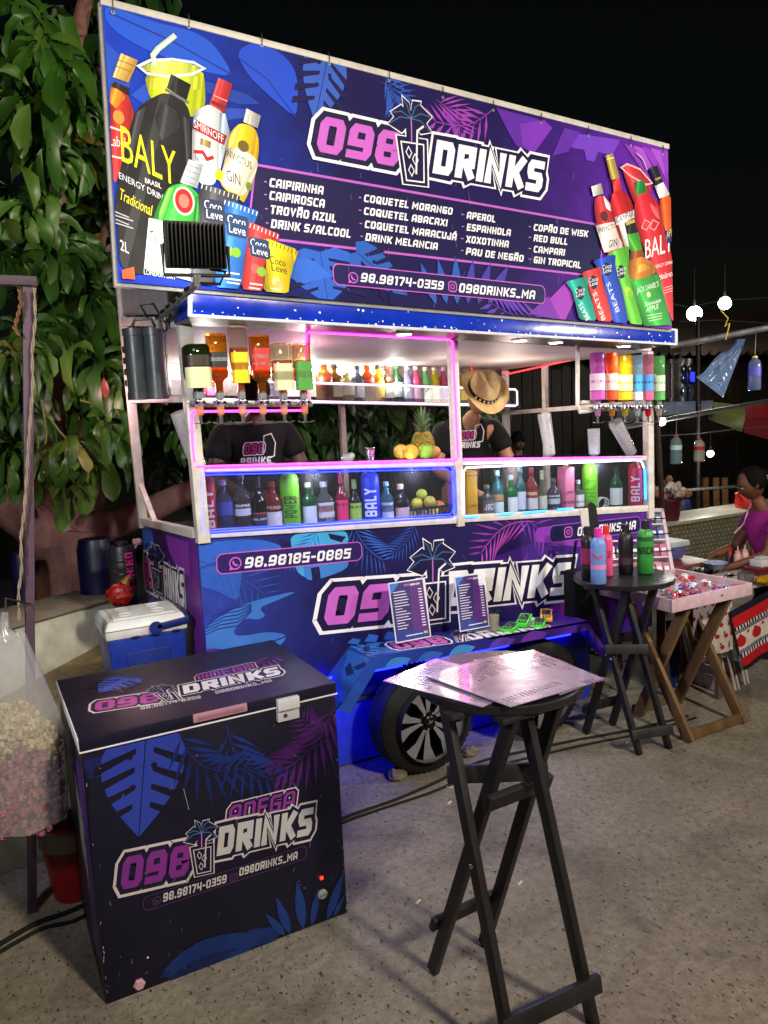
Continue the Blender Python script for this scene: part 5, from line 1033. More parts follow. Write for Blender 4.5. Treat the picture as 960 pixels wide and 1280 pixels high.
def bottle(label, loc, h, r, kind, glass_, body, liquid=None, cap='#202024', lab=None, group=None, cat='bottle', inv=False, name='bottle', fill=.55, face=None):
    sq, prof, cp = KIND[kind]; loc = Vector(loc); t = thing(name, label, cat, (0, 0, 0), group); o = Vector((0, 0, 0))
    if face is None: face = math.atan2(EYE.y - loc.y, EYE.x - loc.x) if sq == 2 else R(-90)
    if inv: face = -face
    mat = PLAST() if body == 'p' else (surf('foil_print', .3, .2, .1, 15) if body == 'f' else glass('bottle_' + glass_.strip('#') + str(body), glass_, body))
    mb = MB(); mb.lathe([(a * r, b * h) for a, b in prof], o, 24, glass_, sq); mb.build('glass' if body not in ('p', 'f') else 'body', mat, t, smooth=50)
    mb = MB(); mb.lathe([(a * r, b * h) for a, b in cp], o, 18, cap); mb.build('cap', PLAST(), t)
    if liquid:
        mb = MB(); L = [(a * r * .93, max(.012, b) * h) for a, b in prof if b <= fill]; L.append((L[-1][0], fill * h)); L.append((0, fill * h)); mb.lathe(L, o, 20, liquid, sq); mb.build('liquid', glass('liquid_' + liquid.strip('#'), liquid, .4, .1, 1.2), t, smooth=50)
    if lab:
        for ln in (lab if isinstance(lab, list) else [lab]):
            z0, z1, lc, txt, tc, vert = (ln + (None,) * 6)[:6]; span = (1.5 if sq == 2 else 1.25) * r; rw = r * (1 if kind not in ('square', 'box') else prof[3][0])
            mb = MB()
            if lc:
                n = 10; V = [cyl(o, rw, sq, face, -span + 2 * span * i / n, z * h, 1.012) for z in (z0, z1) for i in range(n + 1)]
                mb.mesh(V, [(i, i + 1, n + 2 + i, n + 1 + i) for i in range(n)], lc)
            if txt:
                lay, W = layout(txt, .2, .16); Hh = (z1 - z0) * h
                for x, w, st in lay:
                    for pl, cl in st:
                        for q0 in ribbon([(x + .1 + max(0, w - .2) * a, .1 + .8 * b) for a, b in pl], cl, .1, 0 if cl else .1):
                          for k_ in range(5):
                            P = []; q = [q0[0].lerp(q0[3], k_ / 5), q0[1].lerp(q0[2], k_ / 5), q0[1].lerp(q0[2], (k_ + 1) / 5), q0[0].lerp(q0[3], (k_ + 1) / 5)]
                            for p in q:
                                u, v = p.x / W, p.y
                                if vert: s_, z_ = (.5 - v) * span * .9, z0 * h + Hh * (.06 + .88 * u)
                                else: s_, z_ = (u - .5) * span * 1.5, z0 * h + Hh * (.28 + .44 * v)
                                P.append(cyl(o, rw, sq, face, -s_ if False else s_, z_, 1.03))
                            mb.face(P, tc)
            if mb.f: mb.build('label', PAPER(), t, smooth=50)
    t.location = loc
    if inv: t.rotation_euler = (math.pi, 0, 0); t.location = loc + Vector((0, 0, h))
    return t
def row(rows, Y, zsup, group, wide=1.0):
    for (x, yt, w, kind, gc, body, liq, cap, lab, txt) in rows:
        p = PY(x, yt, Y); z = zsup(p.x); bottle(txt, (p.x, Y, z), max(.08, p.z - z), wide * w / 2 * mpp(p), kind, gc, body, liq, cap, lab, group)
GC = 'bottles in the glass counter case'
row([
 (258.5, 594, 18, 'tube', '#c01850', 'p', None, '#a01040', (.08, .8, None, 'BALY', '#f0d8e4', 1), 'crimson tall bottle with vertical white lettering at the left end of the case'),
 (277.5, 600, 23, 'round', '#8f9ad8', .15, '#5a64b8', '#b9bcd8', (.36, .6, '#3440a0'), 'clear vodka bottle with bluish print second in the blue-lit case'),
 (300, 592, 21, 'round', '#c9c4d0', .1, '#2a1030', '#7a6a7a', [(.42, .52, '#20222c', 'CAMPARI', '#e8e8ee'), (.3, .42, '#c4c8d8')], 'clear bottle of dark bitters with pale label, black bottle on its right'),
 (321, 596, 19, 'slim', '#1a141c', .7, None, '#18161c', [(.14, .34, '#22243a'), (.2, .28, None, 'ORLOFF', '#d8d4e8'), (.32, .36, '#c83a3a')], 'black slim bottle with navy script label in the blue-lit case'),
 (339, 602, 22, 'round', '#d0483a', .35, '#a01e1a', '#8a2a2a', [(.42, .56, '#1a2050', 'APEROL', '#f09a30'), (.12, .4, '#cfc8d4')], 'red aperitif bottle with orange lettered label beside the lime green can'),
 (360.5, 590, 24, 'tube', '#78c828', 'p', None, '#6ab824', [(.2, .62, None, 'POWER', '#1e5a20', 1), (.5, .58, None, 'X', '#e02a3a')], 'lime green tall bottle with green POWER lettering in the left case'),
 (384, 603, 19, 'square', '#2f8a4a', .4, None, '#c8d0c8', (.12, .5, '#c4c8dc'), 'green gin bottle with white label right of the lime green one'),
 (404, 602, 22, 'square', '#d4d4d8', .12, '#b9b4b8', '#a8a4a8', [(.16, .56, '#c0c0c8'), (.36, .5, '#b06a5a'), (.16, .24, '#2a2428')], 'clear square bottle with brown and white label, left of the red GN bottle'),
 (425, 590, 16, 'slim', '#c02848', .45, None, '#c83a58', [(.12, .5, '#e02a6a'), (.36, .48, None, 'GN', '#501020')], 'red slim bottle with bright pink label lettered GN'),
 (442, 599, 16, 'slim', '#3a2c30', .5, None, '#8a9a60', [(.12, .5, '#9ac84a'), (.36, .48, None, 'GN', '#1c3010')], 'dark slim bottle with pale green label lettered GN'),
 (461.5, 588, 23, 'tube', '#1a3ad8', 'p', None, '#1a3ac8', [(.14, .72, None, 'BALY', '#e8ecff', 1)], 'bright blue tall bottle with vertical white BALY lettering'),
 (482, 602, 17, 'round', '#7ac0d8', .25, None, '#9ab8c8', [(.1, .52, '#c0c8e0'), (.3, .46, '#3a4a7a')], 'pale blue gin bottle with long white label right of the bright blue bottle'),
 (500, 605, 19, 'flask', '#1c1418', .75, None, '#d0a890', [(.1, .42, '#c8a8a8')], 'squat black bottle with round pink label beside the fruit crate'),
], 3.90, lambda X: zb(X) - .001, GC)
row([
 (585.5, 584, 18, 'box', '#d8a01c', 'p', None, '#e0a828', [(.8, .9, None, 'LA NA', '#a03010'), (.2, .34, None, 'X', '#8a5a10')], 'tall yellow carton bottle at the left end of the white-lit case'),
 (608, 606, 16, 'square', '#8a8a90', .35, '#3a3438', '#6a6a70', [(.14, .56, '#5a5660', 'JACK', '#d0ccd4')], 'grey square bottle with dark label next to the tall yellow carton'),
 (621, 588, 15, 'round', '#5ab8b8', .35, None, '#a8d0d0', [(.12, .34, '#c8e0dc'), (.36, .5, '#b0845a')], 'turquoise bottle with brown emblem in the white-lit case'),
 (638.5, 594, 14, 'square', '#38a858', .4, None, '#b8c8b8', (.12, .48, '#d8dcdc'), 'green gin bottle with white label right of the turquoise bottle'),
 (649.5, 583, 14, 'round', '#4aa8a8', .35, None, '#7ab8b8', (.14, .5, '#c4c8d8'), 'tall teal bottle with lilac label in the white-lit case'),
 (664, 585, 15, 'round', '#d8584a', .35, '#b03028', '#b83a30', [(.4, .54, '#8a2a20', 'APEROL', '#f0d0a0'), (.14, .38, '#d0ccc8')], 'red aperitif bottle between the teal and the colourless bottles'),
 (677, 588, 12, 'slim', '#dcdcc8', .15, None, '#c8c4a0', (.14, .44, '#c9cdb8'), 'colourless slim bottle left of the dark bitters in the white-lit case'),
 (691.5, 598, 16, 'round', '#7a7884', .4, '#2a2430', '#5a5460', [(.46, .58, '#30303a', 'CAMPARI', '#e4e4ea'), (.3, .45, '#b9bcc8')], 'dark bitters bottle with pale band left of the pink box bottle'),
 (707, 579, 18, 'box', '#e07a9a', 'p', None, '#d8a030', [(.36, .5, None, 'X', '#8a3050'), (.16, .3, None, 'ROSE', '#8a3050')], 'pink square bottle with yellow cap in the white-lit case'),
 (722.5, 600, 13, 'square', '#c0d4cc', .2, None, '#c0c8c4', [(.2, .56, '#dcdcdc'), (.3, .4, None, 'GIN', '#2a2a30')], 'clear bottle with white label between the pink and the lime green ones'),
 (737, 577, 19, 'tube', '#7ad01e', 'p', None, '#6ac018', (.12, .72, None, 'BALY', '#5aa814', 1), 'lime green tall bottle in the right half of the counter case'),
 (770, 583, 15, 'round', '#3f8a4a', .45, None, '#20301c', (.14, .52, '#d0d4d4'), 'dark green bottle with white label left of the crimson end bottle'),
 (794, 577, 17, 'tube', '#d81c4a', 'p', None, '#c01840', [(.14, .74, None, 'BALY', '#f4d8e4', 1)], 'crimson tall bottle with vertical lettering at the right end of the case'),
], 3.90, lambda X: zb(X) - .001, GC)
SH = lambda X: sz(X) + .001
GS = 'spirit bottles on the rear shelf'
row([
 (246, 459, 18, 'round', '#b0582a', .5, None, '#8a2a1a', (.1, .4, '#b83040'), 'brown bottle with red label at the far left of the rear shelf'),
 (263, 464, 15, 'square', '#a03a3a', .5, None, '#c83a3a', (.1, .4, '#c86a8a'), 'reddish bottle second from the left end of the rear shelf'),
 (341, 463, 18, 'square', '#c9b4b4', .3, None, '#a06a5a', (.1, .45, '#d8c8cc'), 'pale square bottle on the rear shelf seen between inverted bottles'),
 (404, 450, 19, 'round', '#b06a20', .5, '#7a3a10', '#d0a860', (.5, .58, '#b82a2a'), 'whisky bottle with slanted red band, gold cap, on the rear shelf'),
 (417, 455, 15, 'square', '#8a6a30', .5, None, '#3a3428', (.1, .5, '#d8d4a8'), 'amber bottle with cream label left of the squat pale flask'),
 (432, 465, 16, 'flask', '#c8c09a', .4, None, '#c0b48a', (.2, .5, '#e0dcb8'), 'squat pale flask on the rear shelf'),
 (446, 457, 13, 'square', '#6a7a8a', .4, None, '#2a2c30', (.1, .5, '#b8c0c8'), 'grey bottle with black cap on the rear shelf'),
 (458, 453, 16, 'round', '#b8682a', .5, '#8a4014', '#c89850', (.46, .56, '#b02a2a'), 'whisky bottle with red band right of the grey bottle on the shelf'),
 (471.5, 451, 13, 'slim', '#d8a820', .6, None, '#20201c', (.1, .5, '#e0b820'), 'yellow bottle with black cap on the rear shelf'),
 (483, 456, 13, 'square', '#5a3424', .6, None, '#b02a24', (.1, .48, '#c8c0b8'), 'brown bottle with red cap right of the yellow one on the shelf'),
 (494.5, 450, 13, 'slim', '#1f4a28', .6, None, '#2a8a3a', (.12, .46, '#c0d0c8'), 'dark green bottle with green cap on the rear shelf'),
 (508, 458, 12, 'round', '#b8b0e0', .5, None, '#d0d0d8', (.1, .48, '#c8ccd8'), 'lavender gin bottle on the rear shelf'),
 (519, 458, 12, 'round', '#f070a8', .6, None, '#d8d0d4', (.1, .4, '#e0b8cc'), 'pink gin bottle on the rear shelf'),
 (531, 459, 12, 'round', '#80d890', .6, None, '#d0d8d0', (.1, .4, '#c8e0cc'), 'mint green gin bottle on the rear shelf'),
 (542, 459, 12, 'round', '#e8d838', .6, None, '#d8d4c0', (.1, .4, '#e8e4c0'), 'lemon yellow gin bottle on the rear shelf'),
 (553.5, 459, 12, 'round', '#d86098', .55, None, '#c8a8c0', (.1, .4, '#6a70c8'), 'pink gin bottle with blue label, rightmost of the five gins'),
 (577, 466, 11, 'square', '#a88a30', .6, None, '#3a3420', (.1, .5, '#d8b020'), 'olive bottle just right of the middle post on the shelf'),
 (590, 458, 11, 'slim', '#c03840', .6, None, '#c83a48', (.1, .4, '#c8707a'), 'red slim bottle behind the straw hat on the shelf'),
 (602, 465, 11, 'slim', '#20301c', .6, None, '#18301c', (.1, .4, '#a8a890'), 'black slim bottle right of the straw hat'),
 (612, 464, 12, 'slim', '#2a8a3a', .6, None, '#2a7a34', (.1, .4, '#b8d0b8'), 'bright green slim bottle near the right end of the shelf'),
 (624, 461, 13, 'slim', '#241418', .6, None, '#301418', (.1, .4, '#8a8a90'), 'black wine bottle at the right end of the rear shelf'),
], YS + .07, SH, GS, 1.18)
# bottles on the far black table
zt_ = HF + .001
for x, yt, w, gc, cap, lab, txt, Y in ((733.5, 658, 15, '#131216', '#151518', [(.3, .6, '#a02050'), (.2, .3, '#1c1c22')], 'black plastic bottle below the paper knife cover on the bar table', 3.30),
                            (747.5, 660, 19, '#6a8cd0', '#d830a0', [(.4, .62, None, 'V', '#c04080'), (.28, .36, '#d080b0')], 'light blue plastic bottle with magenta cap on the far bar table', 3.17),
                            (757.5, 657, 16, '#e0508a', '#d8242c', [(.3, .6, None, 'ICE', '#b82058')], 'pink plastic bottle with red cap on the far bar table', 3.29),
                            (782, 655, 18, '#171218', '#18161a', [(.2, .34, '#3a2438')], 'plain black plastic bottle second from the right on the bar table', 3.27),
                            (806.5, 650, 20, '#2f8a3a', '#1a1c1c', [(.3, .6, None, 'MACA', '#101c10'), (.62, .7, '#1c5a24')], 'green plastic bottle with black cap on the far bar table', 3.20)):
    p = PY(x, yt, Y); bottle(txt, (p.x, Y, zt_), p.z - zt_, w / 2 * mpp(p), 'spray', gc, 'p', None, cap, lab, 'plastic bottles on the far bar table')
# ------------------------------------------------------------------ inverted bottles on optics
def optic_rack(lab, x0, x1, yr, Y, arms):
    t = thing('optic_rack', lab, 'rack', PY(x0, yr, Y)); a, b = PY(x0, yr, Y + .05), PY(x1, yr, Y + .05)
    mb = MB(); mb.bar(a, b, .022, .03, '#c9c9cc', .003); mb.build('rail', CHROME(), t)
    for pts in arms: mb = MB(); mb.tube(pts, .013, 8, '#cfcac6'); mb.build('arm', PAINT(), t)
def optic(lab, p, s, cc, first=[None]):
    """measure, spout and lever under one inverted bottle; p = where the bottle's mouth sits, s = scale"""
    t = thing('drink_optic', lab, 'optic', p, 'chrome optics under the inverted bottles'); o = Vector(p)
    mb = MB(); mb.lathe([(.011, .028), (.014, .02), (.024, .018), (.025, -.004), (.02, -.008)], o, 20, '#c4c6cc'); mb.bar(o + Vector((0, .01, .006)), o + Vector((0, .06, .006)), .03, .016, '#b4b6bc', .002)
    for k in (-.018, 0, .018): mb.box(o + Vector((k - .005, -.029, -.002)), o + Vector((k + .005, -.022, .014)), '#3c3e50' if k else '#e0e0e4', .001)
    mb.build('bracket', CHROME(), t)
    mb = MB(); mb.lathe([(.017, -.006), (.019, -.03), (.016, -.05), (.009, -.056)], o, 18, cc); mb.build('measure', glass('liquid_' + cc.strip('#'), cc, .5, .1, 1.2), t)
    mb = MB(); mb.lathe([(.009, -.055), (.008, -.085), (.006, -.092), (0, -.092)], o, 14, '#b9bcc2'); mb.tube([o + Vector((-.045, -.01, -.088)), o + Vector((-.02, -.022, -.094)), o + Vector((.02, -.022, -.094)), o + Vector((.045, -.01, -.088))], .0028, 6, '#a8aab0'); mb.build('spout', CHROME(), t)
YO = 3.67
optic_rack('chrome rail holding six inverted whisky bottles at the left serving window', 236, 390, 505, YO, [[PY(243, 505, YO + .05), PY(238, 505, YF)], [PY(386, 505, YO + .05), PY(385, 470, YF), PY(385, 415, YF)], [PY(236, 505, YO + .05), PY(236, 490, YF)]])
GI = 'inverted bottles on optics'
for x, yt, yb, w, kind, gc, bd, liq, lab, txt, oc in (
    (249, 431, 499, 33, 'flask', '#3a4a1c', .3, '#a8501a', [(.42, .8, '#d8d8a8'), (.2, .4, '#2a1c14')], 'inverted dark green bottle with square cream label, leftmost of the whisky optics', '#efcf94'),
    (275, 418, 499, 25, 'square', '#e0a83a', .12, '#c06818', [(.28, .52, '#1c1c20'), (.36, .42, '#c8c8cc')], 'inverted amber bottle with slanted black label', '#f0d69c'),
    (302, 408, 499, 23, 'square', '#efe6d8', .06, '#d8701c', [(.36, .78, '#f0cc10'), (.5, .6, '#c0501c')], 'inverted clear bottle with bright yellow label, tallest of the left row', '#f4deac'),
    (328, 420, 499, 25, 'square', '#e0a63c', .12, '#c0601a', [(.2, .54, '#cc2a24'), (.3, .36, '#e8b0a0'), (.42, .46, '#e8b0a0')], 'inverted amber bottle with red label', '#f0d69c'),
    (354.5, 430, 499, 26, 'square', '#ece6cc', .08, '#c8802a', [(.36, .84, '#dcd8b0'), (.5, .66, '#cfc890')], 'inverted bottle with big cream label beside the green-labelled one', '#f2d8a2'),
    (380, 430, 499, 23, 'square', '#e4c4a0', .1, '#b8561c', [(.32, .84, '#4a9a38'), (.5, .62, '#8ac070')], 'inverted amber bottle with green label at the right of the left row', '#ecc48c')):
    a, b = PY(x, yt, YO), PY(x, yb, YO); h = (a.z - b.z); t = bottle(txt, (b.x, YO, b.z), h, w / 2 * mpp(b), kind, gc, bd, None, '#77777c', lab, GI, inv=True, fill=.5)
    if liq:
        sq, prof, cp = KIND[kind]; mb = MB(); r_ = w / 2 * mpp(b); L = [(q[0] * r_ * .92, q[1] * h) for q in prof if q[1] > .2]; mb.lathe([(0, .3 * h), (r_ * .86, .3 * h)] + [l for l in L if l[1] > .3 * h], (0, 0, 0), 20, liq, sq); _org[t.name] = Vector((0, 0, 0)); mb.build('liquid', glass('liquid_' + liq.strip('#'), liq, .3, .1, 1.2), t)
    optic('chrome optic under the ' + txt.replace('inverted ', '').split(',')[0].split(' beside')[0].split(' at the')[0], b + Vector((0, 0, -.022)), 1, oc)
YO2 = 3.69
optic_rack('chrome rail holding six inverted bright liqueur bottles at the right serving window', 738, 832, 511, YO2, [[PY(722, 425, YF - .06), PY(722, 508, YF - .06), PY(725, 515, YF - .06), PY(740, 513, YO2 + .05)], [PY(741, 445, YF - .05), PY(743, 495, YF - .05), PY(745, 512, YO2 + .05)], [PY(740, 503, YO2 + .05), PY(727, 503, YF - .06)]])
for x, yt, w, gc, la, lb, txt, oc in ((747, 441, 18, '#d878d0', '#e4c8e4', '#c050b0', 'inverted purple liqueur bottle, leftmost of the bright row', '#d8a0d0'), (765, 441, 15, '#f0642a', '#f4d8c8', '#f0501c', 'inverted orange liqueur bottle with white label', '#e0a860'), (781.5, 444, 18, '#f0c818', '#f4e08a', '#e8b800', 'inverted yellow liqueur bottle in the bright row', '#d8cc50'),
                                     (797, 444, 13, '#b8d8ec', '#3a9ae0', '#e0e8f0', 'inverted white and blue liqueur bottle right of the yellow one', '#d0d4d8'), (810, 443, 14, '#e8a0c0', '#4a9ae4', '#e8588a', 'inverted pink liqueur bottle with blue label', '#e02a50'), (824, 445, 14, '#8ae08a', '#d8f0d0', '#58b858', 'inverted green liqueur bottle at the right end of the bright row', '#d8d4c0')):
    a, b = PY(x, yt, YO2), PY(x, 506, YO2)
    bottle(txt, (b.x, YO2, b.z), a.z - b.z, w / 2 * mpp(b), 'pet', gc, .55, None, '#8a8a90', [(.4, .72, la), (.74, .9, lb), (.5, .6, None, 'NO' if 'blue' in txt else 'ICE', lb if 'blue' not in txt else '#1c3a8a')], GI, inv=True)
    optic('chrome optic under the ' + txt.replace('inverted ', '').split(',')[0].split(' in the')[0].split(' at the')[0], b + Vector((0, 0, -.02)), 1, oc)
# ------------------------------------------------------------------ cups, fruit and counter things
CUP = glass('clear_cup', '#e6e9ec', .5, .2)
def cup_stack(lab, a, b, r0, r1, n):
    """nested plastic cups from foot a to top b"""
    a, b = Vector(a), Vector(b); d = b - a; h = d.length; q = Vector((0, 0, 1)).rotation_difference(d.normalized()).to_matrix(); t = thing('cup_stack', lab, 'cups', a, 'stacks of clear plastic cups')
    mb = MB(); L = [(0, 0), (r0 * .8, 0), (r0, .012)]
    for k in range(n):
        u = k / n; z = .012 + (h - .02) * u; r = r0 + (r1 - r0) * u; L += [(r, z), (r + .0028, z + .001), (r + .0028, z + .005), (r, z + .006)]
    L += [(r1, h), (r1 - .003, h)]
    mb.lathe(L, a, 22, '#e0e2e4', M=q); mb.build('cup', CUP, t, smooth=60)
zC = lambda X: zc(X) + .011
def on_counter(x, Y): p = PY(x, 575, Y); return Vector((p.x, Y, zC(p.x)))
cup_stack('tall leaning stack of clear cups beside the left front post', PY(251, 592, 3.86), PY(224, 515, 3.82), .036, .044, 22)
cup_stack('tall stack of clear cups standing right of the man in the hat', on_counter(688, 3.9), PY(680, 517, 3.95), .034, .044, 20)
cup_stack('short stack of clear cups left of the slanting cup stack', on_counter(743, 3.88), PY(742, 536, 3.88), .036, .04, 10)
cup_stack('slanting stack of clear cups under the bright liqueur optics', on_counter(790, 3.86), PY(769, 528, 3.84), .036, .046, 16)
cup_stack('small stack of white cups by the rear post above the counter', on_counter(437, 3.95), PY(434, 569, 3.95), .036, .034, 4)
p = on_counter(463, 3.92); t = thing('steel_shaker', 'small steel cocktail shaker on the counter above the bright blue bottle', 'shaker', p); mb = MB(); mb.lathe([(0, 0), (.022, 0), (.028, .06), (.03, .062), (.03, .07), (.026, .072), (.02, .072)], p, 18, '#b4b6ba'); mb.build('cup', CHROME(), t)
def fruit(name, lab, c, r, cc, sc=(1, 1, .94), grp='citrus fruits on the counter', cat='fruit'):
    t = thing(name, lab, cat, c, grp); mb = MB(); mb.ball(c, r, cc, 20, sc); mb.build('peel', FRUIT(), t); mb = MB(); mb.lathe([(.005, -.002), (.004, .003), (0, .004)], Vector(c) + Vector((0, 0, r * sc[2])), 8, '#5a5a20'); mb.build('stalk', FRUIT(), t)
for x, Y, r, cc, nm, lab in ((533, 3.86, .048, '#7ca82c', 'lime', 'large green lime on the counter in front of the pineapple'), (514, 3.86, .046, '#d89a1c', 'orange', 'yellow orange on the counter left of the green lime'), (502, 3.96, .046, '#d8a03a', 'orange', 'pale orange at the left end of the counter fruit'), (543, 3.97, .04, '#d0904a', 'orange', 'pale orange half hidden behind the green lime')):
    p = on_counter(x, Y); fruit(nm, lab, p + Vector((0, 0, r * .94)), r, cc)
# pineapple
p = on_counter(529, 4.02); p.x = PY(529, 560, 4.02).x; t = thing('pineapple', 'whole pineapple with spiky crown standing behind the lime', 'pineapple', p)
mb = MB(); H0 = .155; n = 20; rr = random.Random(1)
for i in range(12):
    z0 = H0 * i / 12; z1 = H0 * (i + 1) / 12
    for j in range(14):
        a = 2 * math.pi * (j + .5 * (i % 2)) / 14; zm = (z0 + z1) / 2; r = .062 * math.sqrt(max(.05, 1 - ((zm - .07) / .1) ** 2)); c = p + Vector((r * math.cos(a), r * math.sin(a), zm)); mb.ball(c, .0145, rr.choice(['#8a6a24', '#7a7a2a', '#a07a2c', '#5f6a24']), 6, (1, 1, .9))
mb.ball(p + Vector((0, 0, .075)), .06, '#6a5a20', 14, (1, 1, 1.3)); mb.build('flesh', FRUIT(), t)
mb = MB()
for k in range(46):
    a = k * 2.4; l = .06 + .085 * (k / 46); el = R(28 + 58 * k / 46); d = Vector((math.cos(a) * math.cos(el), math.sin(a) * math.cos(el), math.sin(el))); c = p + Vector((0, 0, .15 + .035 * k / 46)); s_ = d.cross(Vector((0, 0, 1))).normalized() * .009
    m = c + d * l * .55; e = c + d * l + Vector((math.cos(a), math.sin(a), -.1)) * .014; mb.face([c - s_, m - s_ * .8, e, m + s_ * .8, c + s_], rr.choice(['#5a7a4a', '#6f9060', '#87a678', '#4a6a3c']))
mb.build('crown', surf('leaf_stiff', .5, 0, .2, 30), t, smooth=0)
# fruit crate inside the case
c = PY(533, 640, 3.93); c.z = zb(c.x)
t = thing('fruit_crate', 'black plastic fruit basket behind the glass of the left case', 'basket', c); mb = MB()
for k in range(13):
    x = -.15 + k * .025
    for y in (-.06, .07): mb.bar(c + Vector((x, y, .008)), c + Vector((x * 1.04, y * 1.04, .085)), .006, .004, '#131318')
for k in range(6):
    y = -.06 + k * .026
    for x in (-.15, .15): mb.bar(c + Vector((x, y, .008)), c + Vector((x * 1.04, y * 1.04, .085)), .006, .004, '#131318')
for z, k in ((.085, 1.04), (.03, 1.01)):
    for a, b in (((-.15, -.06), (.15, -.06)), ((.15, -.06), (.15, .07)), ((.15, .07), (-.15, .07)), ((-.15, .07), (-.15, -.06))): mb.bar(c + Vector((a[0] * k, a[1] * k, z)), c + Vector((b[0] * k, b[1] * k, z)), .008, .016, '#16161c', ext=.004)
mb.box(c + Vector((-.15, -.06, .002)), c + Vector((.15, .07, .008)), '#131318'); mb.build('lattice', PLAST(), t)
for k, (dx, dy, dz, r, cc, lab) in enumerate(((-.11, 0, .045, .036, '#a8a828', 'yellow green lime at the left of the fruit basket'), (-.07, -.01, .112, .036, '#c8b83a', 'yellow lime on top of the left side of the basket'), (-.03, .01, .05, .037, '#b0a030', 'dull yellow lime low in the middle of the basket'), (.02, -.01, .115, .037, '#c0b040', 'yellow lime on top in the middle of the basket'), (.05, 0, .048, .037, '#d8c050', 'pale yellow lime low at the right of the basket'), (.10, .02, .07, .045, '#d88a2a', 'orange fruit at the right of the fruit basket'), (-.01, .03, .16, .034, '#b8c03a', 'green yellow lime heaped highest in the basket'))):
    fruit('lime', lab, c + Vector((dx, dy, dz)), r, cc, grp='limes in the fruit basket')
# coil of white cable in the right case
p = PY(752, 628, 3.87); p.z = zb(p.x) + .012; t = thing('coiled_cable', 'coil of thin white cable lying in the right case', 'cable', p); mb = MB(); mb.tube([p + Vector((.05 * math.cos(k * .5) * (1 + .1 * math.sin(k)), .02 * math.sin(k * .7), .045 + .04 * math.sin(k * .5))) for k in range(60)], .003, 6, '#c4c4c4'); mb.build('loop', PLAST(), t)
# ------------------------------------------------------------------ people
def skin_mesh(V, E, r, levels=2):
    """one continuous surface grown round joined bones; V joints, E bones, r radius (or pair) per joint; joint 0 is the root"""
    me = bpy.data.meshes.new('bones'); me.from_pydata([Vector(v) for v in V], E, []); ob = bpy.data.objects.new('bones', me); COLL.objects.link(ob)
    md = ob.modifiers.new('skin', 'SKIN'); md.use_smooth_shade = True; md.branch_smoothing = .6
    for k, sv in enumerate(me.skin_vertices[0].data):
        q = r[k]; sv.radius = q if isinstance(q, tuple) else (q, q); sv.use_root = (k == 0)
    sb = ob.modifiers.new('sub', 'SUBSURF'); sb.levels = levels; sb.render_levels = levels
    dg = bpy.context.evaluated_depsgraph_get(); ev = ob.evaluated_get(dg); m2 = bpy.data.meshes.new_from_object(ev)
    vs_ = [v.co.copy() for v in m2.vertices]; fs = [tuple(p.vertices) for p in m2.polygons]
    bpy.data.meshes.remove(m2); bpy.data.objects.remove(ob); bpy.data.meshes.remove(me)
    return vs_, fs
def hand(J, wrist, d, n, size=1.0, curl=.5):
    """adds palm and five bent fingers to the bones J = (V, E, r) from a wrist joint index; d = pointing direction, n = back of hand"""
    V, E, r = J; d = Vector(d).normalized(); n = Vector(n); n = (n - d * n.dot(d)).normalized(); s_ = d.cross(n); w = Vector(V[wrist])
    p = len(V); V.append(w + d * .05 * size); E.append((wrist, p)); r.append((.026 * size, .016 * size))
    for k, (off, L) in enumerate(((-.028, .068), (-.009, .078), (.010, .072), (.027, .056))):
        b = w + d * .085 * size + s_ * off * size; i = len(V); V.append(b); E.append((p, i)); r.append(.0095 * size)
        m = b + (d * math.cos(curl * .6) - n * math.sin(curl * .6)) * L * .5 * size; V.append(m); E.append((i, i + 1)); r.append(.0085 * size)
        e = m + (d * math.cos(curl * 1.8) - n * math.sin(curl * 1.8)) * L * .5 * size; V.append(e); E.append((i + 1, i + 2)); r.append(.007 * size)
    i = len(V); V.append(w + d * .03 * size - s_ * .034 * size - n * .008); E.append((p, i)); r.append(.010 * size)
    V.append(w + d * .068 * size - s_ * .05 * size - n * .02); E.append((i, i + 1)); r.append(.008 * size)
